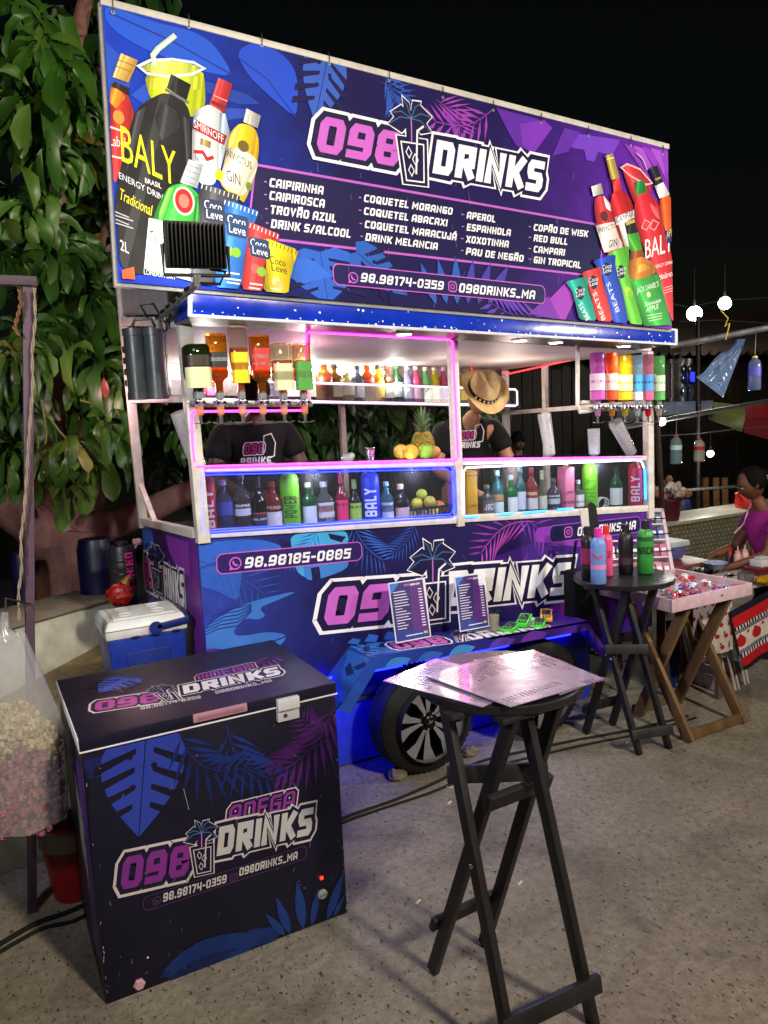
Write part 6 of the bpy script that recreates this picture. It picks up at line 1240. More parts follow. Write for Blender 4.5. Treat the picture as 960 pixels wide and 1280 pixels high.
def head(mb, c, fwd, up, s=1.0, col='#5a3826', hair='#0c0a0a', lip='#6a3a30'):
    """face with brow, nose, mouth, eyes and ears; c centre, fwd where it looks, up crown"""
    f = Vector(fwd).normalized(); u = Vector(up); u = (u - f * u.dot(f)).normalized(); r_ = f.cross(u)
    W = lambda a, b, k: Vector(c) + (r_ * a + f * b + u * k) * s
    n, m = 28, 20; i0 = len(mb.v)
    for i in range(m + 1):
        th = math.pi * i / m; z = math.cos(th)
        for j in range(n):
            ph = 2 * math.pi * j / n; cx_, cyy = math.sin(ph), math.cos(ph); k = math.sin(th); wx, wy = .074, .095
            if z < -.2: wx *= 1 - .32 * (-z - .2); wy *= 1 - .10 * (-z - .2)
            x, y, zz = wx * k * cx_, wy * k * cyy, .115 * z
            fr = max(0, cyy) ** 6 * k
            if abs(cx_) < .3:
                nz = math.exp(-((zz + .012) / .02) ** 2) * math.exp(-(cx_ / .13) ** 2); y += .022 * nz * (cyy > 0)
                y += .006 * math.exp(-((zz + .056) / .012) ** 2) * (cyy > 0) * math.exp(-(cx_ / .22) ** 2); y += .008 * math.exp(-((zz + .092) / .016) ** 2) * (cyy > 0)
            y -= .010 * fr * math.exp(-((zz - .016) / .012) ** 2) * math.exp(-((abs(cx_) - .36) / .16) ** 2)
            y += .005 * fr * math.exp(-((zz - .036) / .012) ** 2)
            mb.v.append(W(x, y, zz))
    for i in range(m):
        for j in range(n):
            a, b = i0 + i * n + j, i0 + i * n + (j + 1) % n; z = math.cos(math.pi * (i + .5) / m); ph = 2 * math.pi * (j + .5) / n
            cc = col
            if -.54 < z < -.44 and math.cos(ph) > .86: cc = lip
            mb.f.append((a, b, b + n, a + n)); mb.c.append(lin(cc)); mb.m.append(0)
    for sg in (-1, 1):
        mb.ball(W(sg * .030, .080, .014), .0125 * s, '#9a8c80', 10, (1, 1, .6)); mb.ball(W(sg * .030, .0885, .013), .0062 * s, '#120c0a', 8)
        mb.tube([W(sg * .014, .091, .034), W(sg * .030, .092, .039), W(sg * .047, .082, .034)], .0035 * s, 6, hair)
        mb.ball(W(sg * .076, -.004, .0), .022 * s, col, 10, (.5, 1, 1.4))
    return W
DARK = '#5c3a2a'
def barman(label, base, yaw, lean, shirt, skin_c, hat=False, group=None):
    """standing man behind the counter, leaning over it, both hands at work on the counter"""
    t = thing('person', label, 'person', base, group); o = Vector(base); M = Matrix.Rotation(yaw, 3, 'Z'); W = lambda x, y, z: o + M @ Vector((x, y, z))   # -y = towards the counter
    l = lean
    P = dict(pel=W(0, 0, .95), waist=W(0, -.05 * l, 1.10), chest=W(0, -.16 * l, 1.30), neck=W(0, -.30 * l, 1.47), nk2=W(0, -.36 * l, 1.53), hd=W(0, -.42 * l, 1.58))
    V = [P['pel'], P['waist'], P['chest'], P['neck'], P['nk2']]; E = [(0, 1), (1, 2), (2, 3), (3, 4)]; r = [(.16, .12), (.15, .11), (.18, .12), (.075, .07), (.055, .055)]
    Vs, Es, rs = [P['pel'] , P['waist'], P['chest'], P['neck'] - Vector((0, 0, .015))], [(0, 1), (1, 2), (2, 3)], [(.175, .135), (.17, .13), (.205, .145), (.11, .10)]
    for sg in (-1, 1):
        sh, el, wr = W(sg * .20, -.24 * l, 1.41), W(sg * .29, -.26 * l - .05, 1.15), W(sg * .17, -.36 - .2 * l, 1.02)
        i = len(V); V += [sh, el, wr]; E += [(2, i), (i, i + 1), (i + 1, i + 2)]; r += [.062, .046, .030]
        hand((V, E, r), i + 2, M @ Vector((-sg * .35, -1, -.25)), M @ Vector((0, -.2, 1)), 1, .7)
        j = len(Vs); c = sh.lerp(el, .68); Vs += [sh + Vector((0, 0, .004)), c]; Es += [(2, j), (j, j + 1)]; rs += [.095, .078]
        k = len(V); V += [W(sg * .10, .02, .50), W(sg * .10, .04, .08), W(sg * .11, -.09, .05)]; E += [(0, k), (k, k + 1), (k + 1, k + 2)]; r += [.07, .045, .04]
    vs_, fs = skin_mesh(V, E, r); mb = MB(); mb.mesh(vs_, fs, skin_c)
    fwd = M @ Vector((0, -.72, -.70)) if l > .5 else M @ Vector((.1, -.85, -.5)); hc = P['hd'] + Vector((0, 0, .03))
    Wh = head(mb, hc, fwd, M @ Vector((0, -.5, .86)), 1.0, skin_c); body = mb.build('body', SKIN(), t, smooth=70)
    mb = MB(); mb.ball(Wh(0, -.012, .035), .099, '#0d0b0b', 20, (.86, 1.02, .98)); mb.build('hair', surf('dark_hair', .8, 0, .3, 60, .5, 160, spec=.12, stretch=(1, 1, .25)), t, smooth=60)
    vs_, fs = skin_mesh(Vs, Es, rs); mb = MB(); mb.mesh(vs_, fs, shirt); st = mb.build('shirt', CLOTH(), t, smooth=70)
    # trousers
    Vt, Et, rt = [P['pel'] + Vector((0, 0, .02))], [], [(.17, .13)]
    for sg in (-1, 1):
        k = len(Vt); Vt += [W(sg * .10, .02, .50), W(sg * .10, .04, .10)]; Et += [(0, k), (k, k + 1)]; rt += [.085, .065]
    vs_, fs = skin_mesh(Vt, Et, rt, 1); mb = MB(); mb.mesh(vs_, fs, '#16161c'); mb.build('trousers', CLOTH(), t, smooth=70)
    return t, W, st, hc, fwd, M
# the man in the straw hat
hm = PY(597, 505, 4.28); bx = PY(583, 560, 4.5)
base = Vector((bx.x - .03, 4.62, .47)); t, W, st, hc, fwd, M = barman('barman in a straw cowboy hat and black printed T-shirt bending over the counter', base, R(-6), .95, '#141418', '#9a6a4a')
# hat: brim and creased crown, tilted forward with the bowed head
u = Vector((-.12, -.80, .60)).normalized(); q = Vector((0, 0, 1)).rotation_difference(u).to_matrix(); oh = hc + u * .045 + Vector((-.01, -.03, .02))
HATC = surf('felt_straw', .8, 0, .18, 30, .25, 260, spec=.2)
mb = MB(); i0 = len(mb.v); n = 44
prof = [(.168, -.0), (.156, -.006), (.135, -.004), (.108, .004), (.103, .03), (.098, .075), (.085, .108), (.055, .122), (.0, .112)]
for r_, z in prof:
    for j in range(n):
        a = 2 * math.pi * j / n; sx, sy = .98 * math.cos(a), 1.08 * math.sin(a); zz = z
        if r_ > .12: zz += .05 * ((r_ - .11) / .07) * math.cos(a) ** 2 - .022 * ((r_ - .11) / .07) * math.sin(a) ** 2
        if z > .07: zz -= .03 * math.exp(-(math.cos(a) * r_ / .022) ** 2); sx *= .9 if math.sin(a) < -.2 else 1
        mb.v.append(oh + q @ Vector((r_ * sx, r_ * sy, zz)))
for k in range(len(prof) - 1):
    for j in range(n): mb.f.append((i0 + k * n + j, i0 + k * n + (j + 1) % n, i0 + (k + 1) * n + (j + 1) % n, i0 + (k + 1) * n + j)); mb.c.append(lin('#d2b47c')); mb.m.append(0)
hat = mb.build('hat', HATC, t, smooth=60)
mb = MB(); mb.lathe([(.1085, .006), (.1085, .012), (.107, .03), (.105, .034)], oh, 44, '#2a1a12', M=q @ Matrix.Diagonal((.98, 1.08, 1)))
for k in range(9): a = R(-150 + k * 15); mb.ball(oh + q @ Vector((.108 * math.cos(a), .118 * math.sin(a), .02)), .008, '#c8b89a', 8)
mb.build('hat_band', CLOTH(), hat, smooth=50)
def shirt_print(t, st, c, ex, ey, s):
    A = Art(c, ex, ey); A.text('098', (-.06 * s, .0), (.05 * s, .0), .05 * s, '#8a2a6a', t=.24, outl=((.22, '#c8c4cc'), (.12, '#141418'))); A.text('DRINKS', (-.085 * s, -.065 * s), (.085 * s, -.065 * s), .045 * s, '#c4c0c8', t=.25)
    A.line([(.04 * s, .0), (.05 * s, .09 * s), (.09 * s, .1 * s), (.11 * s, .05 * s), (.1 * s, -.02 * s), (.06 * s, -.03 * s)], .006, '#c0bcc4')
    A.done('shirt_print', CLOTH(), st)
def on_surface(st, p, d):
    dg = bpy.context.evaluated_depsgraph_get(); o = st.matrix_world.translation
    ok, loc, nrm, i = st.ray_cast(Vector(p) - _org[st.name], Vector(d).normalized()); return (loc + _org[st.name], nrm) if ok else (Vector(p), -Vector(d))
bpy.context.view_layer.update()
p, n_ = on_surface(st, PY(585, 548, 3.9), ray(585, 548)); n2 = -ray(585, 548).normalized(); n2 = (n2 + n_).normalized(); ex = Vector((0, 0, 1)).cross(n2).normalized() ; shirt_print(t, st, p + n2 * .028, ex, n2.cross(ex), .95)
mb = MB(); pp = [on_surface(st, PY(x, y, 3.9), ray(x, y)) for x, y in ((575, 528), (578, 538), (582, 545), (588, 538), (592, 526))]; mb.tube([a + b * .006 for a, b in pp], .0025, 6, '#b8b4b0'); mb.build('necklace', CHROME(), st)
# man at the left behind the optics
bx = PY(312, 560, 4.5); base = Vector((bx.x, 4.5, .53)); t, W, st, hc, fwd, M = barman('barman in black printed T-shirt, head hidden behind the left inverted bottles', base, R(4), .35, '#121216', '#4a2e22')
bpy.context.view_layer.update(); p, n_ = on_surface(st, PY(318, 566, 3.9), ray(318, 566)); n2 = (-ray(318, 566).normalized() + n_).normalized(); ex = Vector((0, 0, 1)).cross(n2).normalized(); shirt_print(t, st, p + n2 * .03, ex, n2.cross(ex), 1.1)
# dim man far behind the trailer
p = PY(652, 575, 7.2); t, W, st, hc, fwd, M = barman('man standing in the dark behind the right end of the trailer', Vector((p.x, 7.3, 0.0)), R(-20), .2, '#1c1a20', '#4a3024')
# ------------------------------------------------------------------ the woman at the next stall
d0 = 5.8
cw = PD(942, 606, d0); t = thing('person', 'woman in a magenta top with tied dark hair working over the next stall', 'person', (cw.x, cw.y, 0)); U = Vector((0, 0, 1))
fl = PD(905, 606, d0) - cw; fl.z = 0; fl.normalize(); sd = fl.cross(U)                      # she faces left in the picture
pt = lambda a, b, z: Vector((cw.x, cw.y, 0)) + fl * a + sd * b + U * z
hz = cw.z
V = [pt(-.20, 0, hz - .70), pt(-.16, 0, hz - .52), pt(-.10, 0, hz - .30), pt(-.05, 0, hz - .14), pt(-.01, 0, hz - .08)]; E = [(0, 1), (1, 2), (2, 3), (3, 4)]; r = [(.17, .15), (.15, .13), (.16, .14), (.06, .06), (.052, .052)]
Vs, Es, rs = [v.copy() for v in V[:4]], [(0, 1), (1, 2), (2, 3)], [(.185, .165), (.165, .15), (.178, .158), (.075, .07)]
Vs[3] -= U * .03; Vs[0] -= U * .06
for sg, (el, wr) in ((1, (pt(.02, .24, hz - .52), pt(.24, .16, hz - .56))), (-1, (pt(.0, -.24, hz - .50), pt(.23, -.12, hz - .60)))):
    sh = pt(-.10, sg * .18, hz - .24); i = len(V); V += [sh, el, wr]; E += [(2, i), (i, i + 1), (i + 1, i + 2)]; r += [.062, .047, .031]; hand((V, E, r), i + 2, fl + U * -.4 + sd * -sg * .3, U * 1.0, .95, .8)
    j = len(Vs); Vs += [sh, sh.lerp(el, .55)]; Es += [(2, j), (j, j + 1)]; rs += [.082, .07]
Vs += [pt(.02, .07, hz - .36), pt(.02, -.07, hz - .36)]; Es += [(2, len(Vs) - 2), (2, len(Vs) - 1)]; rs += [.09, .09]
for sg in (1, -1):
    k = len(V); V += [pt(-.16, sg * .1, hz - 1.0), pt(-.17, sg * .1, .08), pt(-.06, sg * .1, .05)]; E += [(0, k), (k, k + 1), (k + 1, k + 2)]; r += [.08, .05, .04]
vs_, fs = skin_mesh(V, E, r); mb = MB(); mb.mesh(vs_, fs, '#6a4230'); Wh = head(mb, cw + fl * .02, fl * .9 - U * .42, U * .9 + fl * .42, 1.0, '#5a3626'); mb.build('body', SKIN(), t, smooth=70)
mb = MB(); mb.ball(Wh(0, -.03, .035), .108, '#0d0b0c', 22, (.82, .98, .92)); mb.ball(Wh(0, -.125, -.01), .055, '#0d0b0c', 14, (.9, 1, 1.2)); mb.tube([Wh(0, -.14, 0), Wh(0, -.17, -.08), Wh(.01, -.17, -.2), Wh(.02, -.16, -.3)], [.045, .05, .04, .012], 12, '#0d0b0c'); mb.build('hair', surf('dark_hair', .8), t, smooth=60)
mb = MB(); mb.lathe([(.045, -.012), (.05, 0), (.045, .012)], Wh(0, -.118, .0), 16, '#a89a8a', M=fl.to_track_quat('Z', 'Y').to_matrix()); mb.build('hair_tie', CLOTH(), t)
vs_, fs = skin_mesh(Vs, Es, rs); mb = MB(); mb.mesh(vs_, fs, '#8a2078'); sh_ = mb.build('top', CLOTH(), t, smooth=70)
mb = MB(); mb.tube([Wh(.05, .0, -.12), pt(.01, .06, hz - .2), pt(.045, .05, hz - .30), pt(.10, .09, hz - .38)], .006, 6, '#c9b8c4'); mb.build('lanyard', CLOTH(), t)
vs_, fs = skin_mesh([pt(-.19, 0, hz - .62), pt(-.17, .1, hz - 1.0), pt(-.17, .1, .14), pt(-.17, -.1, hz - 1.0), pt(-.17, -.1, .14)], [(0, 1), (1, 2), (0, 3), (3, 4)], [(.18, .16), .1, .07, .1, .07], 1); mb = MB(); mb.mesh(vs_, fs, '#2a2430'); mb.build('trousers', CLOTH(), t, smooth=70)
# ------------------------------------------------------------------ left of the trailer: concrete slab, block, cooler, drums
ZS = .50
CONC = surf('old_concrete', .85, 0, .35, 6, .3, 45, spec=.25)
def slab(name, lab, cat, P, z0, z1, col, mat=None, b=.012):
    o = Vector((P[0].x, P[0].y, z0)); t = thing(name, lab, cat, o); mb = MB(); mb.hexa([Vector((p.x, p.y, z0)) for p in P] + [Vector((p.x, p.y, z1)) for p in P], col, b); mb.build('block', mat or CONC, t); return t
slab('concrete_step', 'low weathered concrete step under the blue cooler', 'step', [Vector((-1.6, 3.75, 0)), Vector((.93, 3.75, 0)), Vector((.93, 6.0, 0)), Vector((-1.6, 6.0, 0))], 0, ZS - .03, '#7a7466')
p0, p1 = PZ(45, 848, ZS), PZ(140, 797, ZS); dv = (p1 - p0); dv.z = 0; dv.normalize(); nv = Vector((-dv.y, dv.x, 0)); p0 = p0 - dv * .9; p1 = p1 + dv * .35; p0.z = p1.z = ZS
h0_, h1_ = PY(42, 771, PZ(45, 848, ZS).y).z, PY(140, 757, PZ(140, 797, ZS).y).z
o = p0.copy(); t = thing('masonry_block', 'white painted concrete bench wall behind the blue cooler', 'low wall', o); mb = MB(); hh = (h0_ + h1_) / 2 - .02
mb.hexa([p0 - Vector((0, 0, .04)), p1 - Vector((0, 0, .04)), p1 + nv * .5 - Vector((0, 0, .04)), p0 + nv * .5 - Vector((0, 0, .04)), Vector((p0.x, p0.y, h0_ + .04)), Vector((p1.x, p1.y, h1_)), Vector((p1.x, p1.y, h1_)) + nv * .5, Vector((p0.x, p0.y, h0_ + .04)) + nv * .5], '#d2d4c6', .015); mb.build('block', surf('whitewashed_wall', .8, 0, .3, 5, .25, 40), t)
mb = MB(); z_ = Vector((0, 0, .003)); q = [Vector((p0.x, p0.y, h0_ + .045)), Vector((p1.x, p1.y, h1_ + .005)), Vector((p1.x, p1.y, h1_ + .005)) + nv * .5, Vector((p0.x, p0.y, h0_ + .045)) + nv * .5]; mb.hexa([k - nv * .02 for k in q[:2]] + q[2:] + [k - nv * .02 + z_ * 8 for k in q[:2]] + [k + z_ * 8 for k in q[2:]], '#8a8476', .006); mb.build('coping', CONC, t)
P = [PZ(50, 872, ZS), PZ(140, 842, ZS), PZ(143, 797, ZS), PZ(44, 846, ZS)]; P[0] = P[0] + Vector((-.5, -.25, 0))
o = P[0].copy(); t = thing('plank', 'weathered plywood board lying on the step before the white block', 'board', o); mb = MB(); P[3] = P[3] + Vector((-.5, 0, 0)); mb.hexa([Vector((k.x, k.y, ZS - .028)) for k in P] + [Vector((k.x, k.y, ZS - .004)) for k in P], '#7c6f50', .003); mb.build('board', WOOD(), t)
# cooler
cx0, cx1, cy0, cy1, cz0, cz1 = .50, .905, 3.88, 4.24, ZS - .028, 1.045
t = thing('cool_box', 'blue picnic cooler with white lid and cup hollows', 'cooler', ((cx0 + cx1) / 2, 4.05, cz0)); mb = MB()
tp_ = lambda x0, x1, y0, y1, z: [Vector((x0, y0, z)), Vector((x1, y0, z)), Vector((x1, y1, z)), Vector((x0, y1, z))]
mb.hexa(tp_(cx0 + .03, cx1 - .03, cy0 + .025, cy1 - .025, cz0) + tp_(cx0 + .008, cx1 - .008, cy0 + .006, cy1 - .006, cz1 - .085), '#0c2a8c', .016)
mb.hexa(tp_(cx0 + .11, cx1 - .11, cy0 + .008, cy0 + .05, cz0 + .04) + tp_(cx0 + .09, cx1 - .09, cy0 + .002, cy0 + .05, cz1 - .16), '#0a2478', .012)
mb.build('tub', PLAST(), t)
mb = MB(); mb.hexa(tp_(cx0 + .002, cx1 - .002, cy0, cy1, cz1 - .088) + tp_(cx0, cx1, cy0 - .002, cy1 + .002, cz1 - .045), '#c4c0c4', .012); mb.hexa(tp_(cx0 - .002, cx1 + .002, cy0 - .004, cy1 + .004, cz1 - .043) + tp_(cx0 + .02, cx1 - .02, cy0 + .02, cy1 - .02, cz1), '#cdd2d4', .012)
mb.hexa(tp_(cx0 + .045, cx1 - .045, cy0 + .045, cy1 - .045, cz1 - .004) + tp_(cx0 + .05, cx1 - .05, cy0 + .05, cy1 - .05, cz1 + .006), '#c4cccc', .004)
for fx in (.3, .7):
    for fy in (.33, .67): c = Vector((cx0 + (cx1 - cx0) * fx, cy0 + (cy1 - cy0) * fy, cz1 + .006)); mb.lathe([(.036, .0), (.038, .004), (.034, .005), (.03, .001), (0, .0008)], c, 20, '#d6dcdc')
lid = mb.build('lid', PLAST(), t)
mb = MB(); c = Vector(((cx0 + cx1) / 2 + .04, cy0 - .012, cz1 - .055)); mb.lathe([(0, .014), (.03, .014), (.034, .008), (.034, 0)], c, 20, '#0c1f70', M=My); mb.bar(c + Vector((0, -.004, .006)), c + Vector((.165, -.004, .02)), .02, .03, '#0c1f70', .006); mb.bar(c + Vector((.16, -.004, .018)), c + Vector((.175, .16, .03)), .02, .03, '#0c1f70', .006)
for dx in (-.10, .10): mb.box(c + Vector((dx - .018, .002, -.036)), c + Vector((dx + .018, .016, -.026)), '#1a1c38', .003)
mb.build('handle', PLAST(), t)
# drums and bag behind
def drum(lab, px, py0, py1, Y, w, col, name='plastic_drum', extra=None):
    b, a = PY(px, py1, Y), PY(px, py0, Y); h = a.z - b.z; r_ = w / 2 * mpp(b); o = Vector((b.x, Y, b.z)); t = thing(name, lab, 'barrel', o); mb = MB(); mb.lathe([(0, 0), (r_ * .92, 0), (r_, .02), (r_, h * .3), (r_ * 1.03, h * .32), (r_, h * .34), (r_, h * .66), (r_ * 1.03, h * .68), (r_, h * .70), (r_, h * .9), (r_ * .86, h), (0, h)], o, 36, col); mb.build('body', PLAST(), t); return t, o, r_, h
drum('dark blue plastic drum behind the concrete bench, right of the tree trunk', 128, 672, 790, 6.0, 42, '#060a34')
drum('blue plastic drum half hidden by the purple post, left of the trunk', 36, 690, 790, 6.0, 26, '#080c3c')
t, o, r_, h = drum('tall black insulated jug with pink lettering beside the trailer', 158, 681, 757, 4.9, 32, '#24242a', 'drink_jug')
mb = MB()
for k in range(6): mb.lathe([(r_ * 1.01, h * (.2 + k * .11)), (r_ * 1.04, h * (.22 + k * .11)), (r_ * 1.01, h * (.24 + k * .11))], o, 36, '#1a1a1e')
mb.lathe([(r_ * .55, h), (r_ * .55, h * 1.06), (0, h * 1.07)], o, 20, '#15151a'); mb.build('ribs', PLAST(), t)
mb = MB(); fc = math.atan2(EYE.y - o.y, EYE.x - o.x) + .5
lay, Wd = layout('DRINKS', .2, .2)
for x, w, st in lay:
    for pl, cl in st:
        for q in ribbon([(x + .1 + max(0, w - .2) * a, .1 + .8 * b) for a, b in pl], cl, .1, .05): mb.face([cyl(o, r_, 2, fc, (p.y - .5) * .05, h * (.9 - .62 * p.x / Wd), 1.05) for p in q], '#e0208a')
mb.build('lettering', PAPER(), t)
b = PY(152, 757, 4.75); t = thing('plastic_bag', 'crumpled red plastic bag on the bench wall beside the trailer', 'bag', b); mb = MB(); mb.ball(b + Vector((0, 0, .07)), .078, '#84160e', 22, (1.05, .8, .85), jit=.14); mb.tube([b + Vector((.03, 0, .13)), b + Vector((.05, 0, .165)), b + Vector((.065, 0, .17))], [.03, .015, .012], 8, '#8a5a14'); mb.build('film', surf('bag_red', .35, 0, .2, 20, .3, 40), t, smooth=20)
b = PY(172, 677, 4.9); t = thing('cloth_rag', 'small pinkish rag tied to the trailer corner post', 'rag', b); mb = MB(); mb.ball(b, .025, '#a07a80', 12, (1.3, .8, .8), jit=.3); mb.tube([b, b + Vector((-.02, 0, -.04))], [.015, .005], 6, '#a07a80'); mb.build('knot', CLOTH(), t, smooth=20)
# ------------------------------------------------------------------ purple stall post with crossbar and twine
b = Vector((.045, 3.375, .002)); a = PY(34, 350, 3.375); t = thing('stall_post', 'purple painted wooden stall post with a crossbar at the left edge', 'post', b); mb = MB(); mb.bar(b, a, .036, .036, '#432c3d', .003, up=(0, 1, 0)); mb.build('upright', surf('purple_wood', .6, 0, .3, 6, .15, 40), t)
mb = MB(); c = PY(46, 352, 3.36); mb.bar(PY(-40, 349, 3.36), c, .036, .036, '#3a2434', .003); mb.build('crossbar', surf('purple_wood', .6), t)
rr = random.Random(12)
def twine(lab, L, Y, r_=.004, col='#8a7a68', name='twine'):
    P = [PY(x, y, Y) for x, y in L]; t = thing(name, lab, 'string', P[0]); mb = MB()
    for ph in (0, math.pi): mb.tube([P[int(i // 4)].lerp(P[min(len(P) - 1, int(i // 4) + 1)], (i % 4) / 4) + Vector((math.cos(i * 1.3 + ph) * r_, -.004 + math.sin(i * 1.3 + ph) * r_, 0)) for i in range(4 * (len(P) - 1) + 1)], r_ * .8, 6, col)
    mb.build('strand', CLOTH(), t)
twine('pale twisted twine hanging in front of the purple post', [(43, 360), (44, 400), (40, 440), (41, 480), (38, 520), (35, 560), (33, 600), (30, 640), (26, 672), (27, 712), (23, 740), (24, 775)], 3.33)
twine('short brown cord wound round the top of the post', [(24, 362), (26, 380), (22, 395), (18, 410), (24, 420)], 3.33, .005, '#6a4a34', 'cord')
# bag of sweet popcorn hanging from the post
Yb = 3.05; c = PY(36, 925, Yb); k = mpp(c); t = thing('popcorn_bag', 'clear plastic bag of pink and yellow popcorn hanging at the left edge', 'bag', PY(36, 1035, Yb))
Hb = 255 * k; o = PY(36, 1036, Yb)
Rb = lambda z: (44 + 8 * math.sin(z * 2.4)) * k if z < .48 else (50 - (z - .48) * 62) * k
mb = MB(); L = []
n = 40; m = 30; i0 = 0; rr = random.Random(3)
for i in range(m + 1):
    z = i / m
    for j in range(n):
        a_ = 2 * math.pi * j / n; fo = 1 + .035 * math.sin(a_ * 7 + z * 3) * (.5 + z) + .02 * math.sin(a_ * 13 - z * 7); r_ = (Rb(z) if i else Rb(0) * .3) * fo
        mb.v.append(o + Vector((r_ * math.cos(a_) * 1.05, r_ * .7 * math.sin(a_), z * Hb + .004 * math.sin(a_ * 5))))
for i in range(m):
    for j in range(n): mb.f.append((i * n + j, i * n + (j + 1) % n, (i + 1) * n + (j + 1) % n, (i + 1) * n + j)); mb.c.append(lin('#ffffff')); mb.m.append(0)
mb.tube([o + Vector((0, 0, Hb * .97)), o + Vector((-.01, 0, Hb * 1.02)), o + Vector((.0, 0, Hb * 1.1))], [Rb(1) * .8, .02, .012], 10)
mb.build('film', glass('bag_film', '#f2f2f4', .26, .24, 1.6), t, smooth=60)
mb = MB()
for i in range(1500):
    z = rr.random() ** .9 * .62; a_ = rr.uniform(0, 2 * math.pi); q = math.sqrt(rr.uniform(.45, 1)) * .86; r_ = Rb(z) * q
    if z > .42: r_ *= max(.25, 1 - (z - .42) * 3.2)
    c_b = rr.choice(['#a08a54', '#ac9a6a', '#937a44', '#b4a684']) if z > .40 + .05 * math.sin(a_ * 3) else (rr.choice(['#8c4658', '#985460', '#803c50', '#9c6668']) if rr.random() < .985 else '#8a7a5a')
    pz = o + Vector((r_ * math.cos(a_) * 1.05, r_ * .7 * math.sin(a_), .01 + z * Hb)); s0 = rr.uniform(.009, .016)
    for w in range(2): mb.ball(pz + Vector((rr.uniform(-1, 1), rr.uniform(-1, 1), rr.uniform(-1, 1))) * s0 * .8, s0 * rr.uniform(.6, 1), c_b, 6, jit=.3)
pc = mb.build('popcorn', surf('popcorn', .8, 0, .15, 60), t, smooth=0); pc['kind'] = 'stuff'
mb = MB(); top = o + Vector((0, 0, Hb * 1.1)); mb.tube([top - Vector((0, 0, .02)), top + Vector((.01, .1, .03)), PY(38, 755, 3.35)], .004, 6, '#3a2a30'); mb.build('tie', CLOTH(), t)
# red bin with grey rim behind the freezer's corner
p = PZ(88, 1142, 0); o = Vector((p.x + .06, 3.16, 0)); o = Vector((.225, 3.42, 0)); t = thing('waste_bin', 'dark red plastic bin with grey rim between post and freezer', 'bin', o); zt2 = PY(80, 1045, 3.3).z
mb = MB(); mb.lathe([(0, 0), (.085, 0), (.09, .01), (.12, zt2 - .08), (.0, zt2 - .08)], o, 32, '#8a0e18'); mb.build('tub', PLAST(), t); mb = MB(); mb.lathe([(.12, zt2 - .082), (.128, zt2 - .08), (.13, zt2), (.122, zt2 + .004), (.112, zt2)], o, 32, '#8a8484'); mb.build('rim', PLAST(), t)
# cables on the ground
def cable(lab, L, r_=.008, col='#0e0e10', grp='cables on the ground'):
    P = [PZ(x, y, r_) for x, y in L]; Q = []
    for i in range(len(P) - 1):
        a, b2 = P[max(0, i - 1)], P[min(len(P) - 1, i + 2)]
        for s_ in range(5):
            u = s_ / 5; Q.append(P[i] * (2 * u ** 3 - 3 * u * u + 1) + P[i + 1] * (3 * u * u - 2 * u ** 3) + (P[i + 1] - a) * .5 * (u ** 3 - 2 * u * u + u) + (b2 - P[i]) * .5 * (u ** 3 - u * u))
    Q.append(P[-1]); t = thing('cable', lab, 'cable', P[0], grp); mb = MB(); mb.tube(Q, r_, 8, col); mb.build('sheath', RUBBER(), t)
cable('black cable running along the ground past the wheels, the rear one', [(405, 1034), (440, 1018), (490, 1001), (540, 980), (600, 952), (660, 938), (720, 925), (790, 912), (860, 895)])
cable('black cable running along the ground past the wheels, the front one', [(400, 1042), (436, 1025), (486, 1008), (545, 988), (605, 962), (670, 945), (730, 931), (800, 917), (870, 897)], .007)
cable('black cable at the lower left running under the stall post, upper one', [(-20, 1192), (20, 1168), (50, 1152), (90, 1138), (125, 1120)], .010)
cable('black cable at the lower left running under the stall post, lower one', [(-20, 1202), (20, 1178), (55, 1160), (95, 1150), (130, 1128)], .008)
for x, y, lab in ((498, 974, 'grey stone chock against the front of the left wheel'), (588, 945, 'grey stone chock behind the left wheel')):
    p = PZ(x, y, 0); t = thing('stone', lab, 'stone', p); mb = MB(); mb.ball(p + Vector((0, 0, .03)), .05, '#6a6258', 10, (1.1, .8, .75), jit=.16); mb.build('rock', CONC, t, smooth=0)
p = PZ(566, 982, .004); t = thing('wire_hook', 'thin white wire loop on the ground under the bar table', 'wire', p); mb = MB(); mb.tube([p + Vector((.035 * math.cos(a), .02 * math.sin(a), .002)) for a in [k * .4 for k in range(13)]], .0025, 6, '#c0bcb8'); mb.build('loop', PLAST(), t)
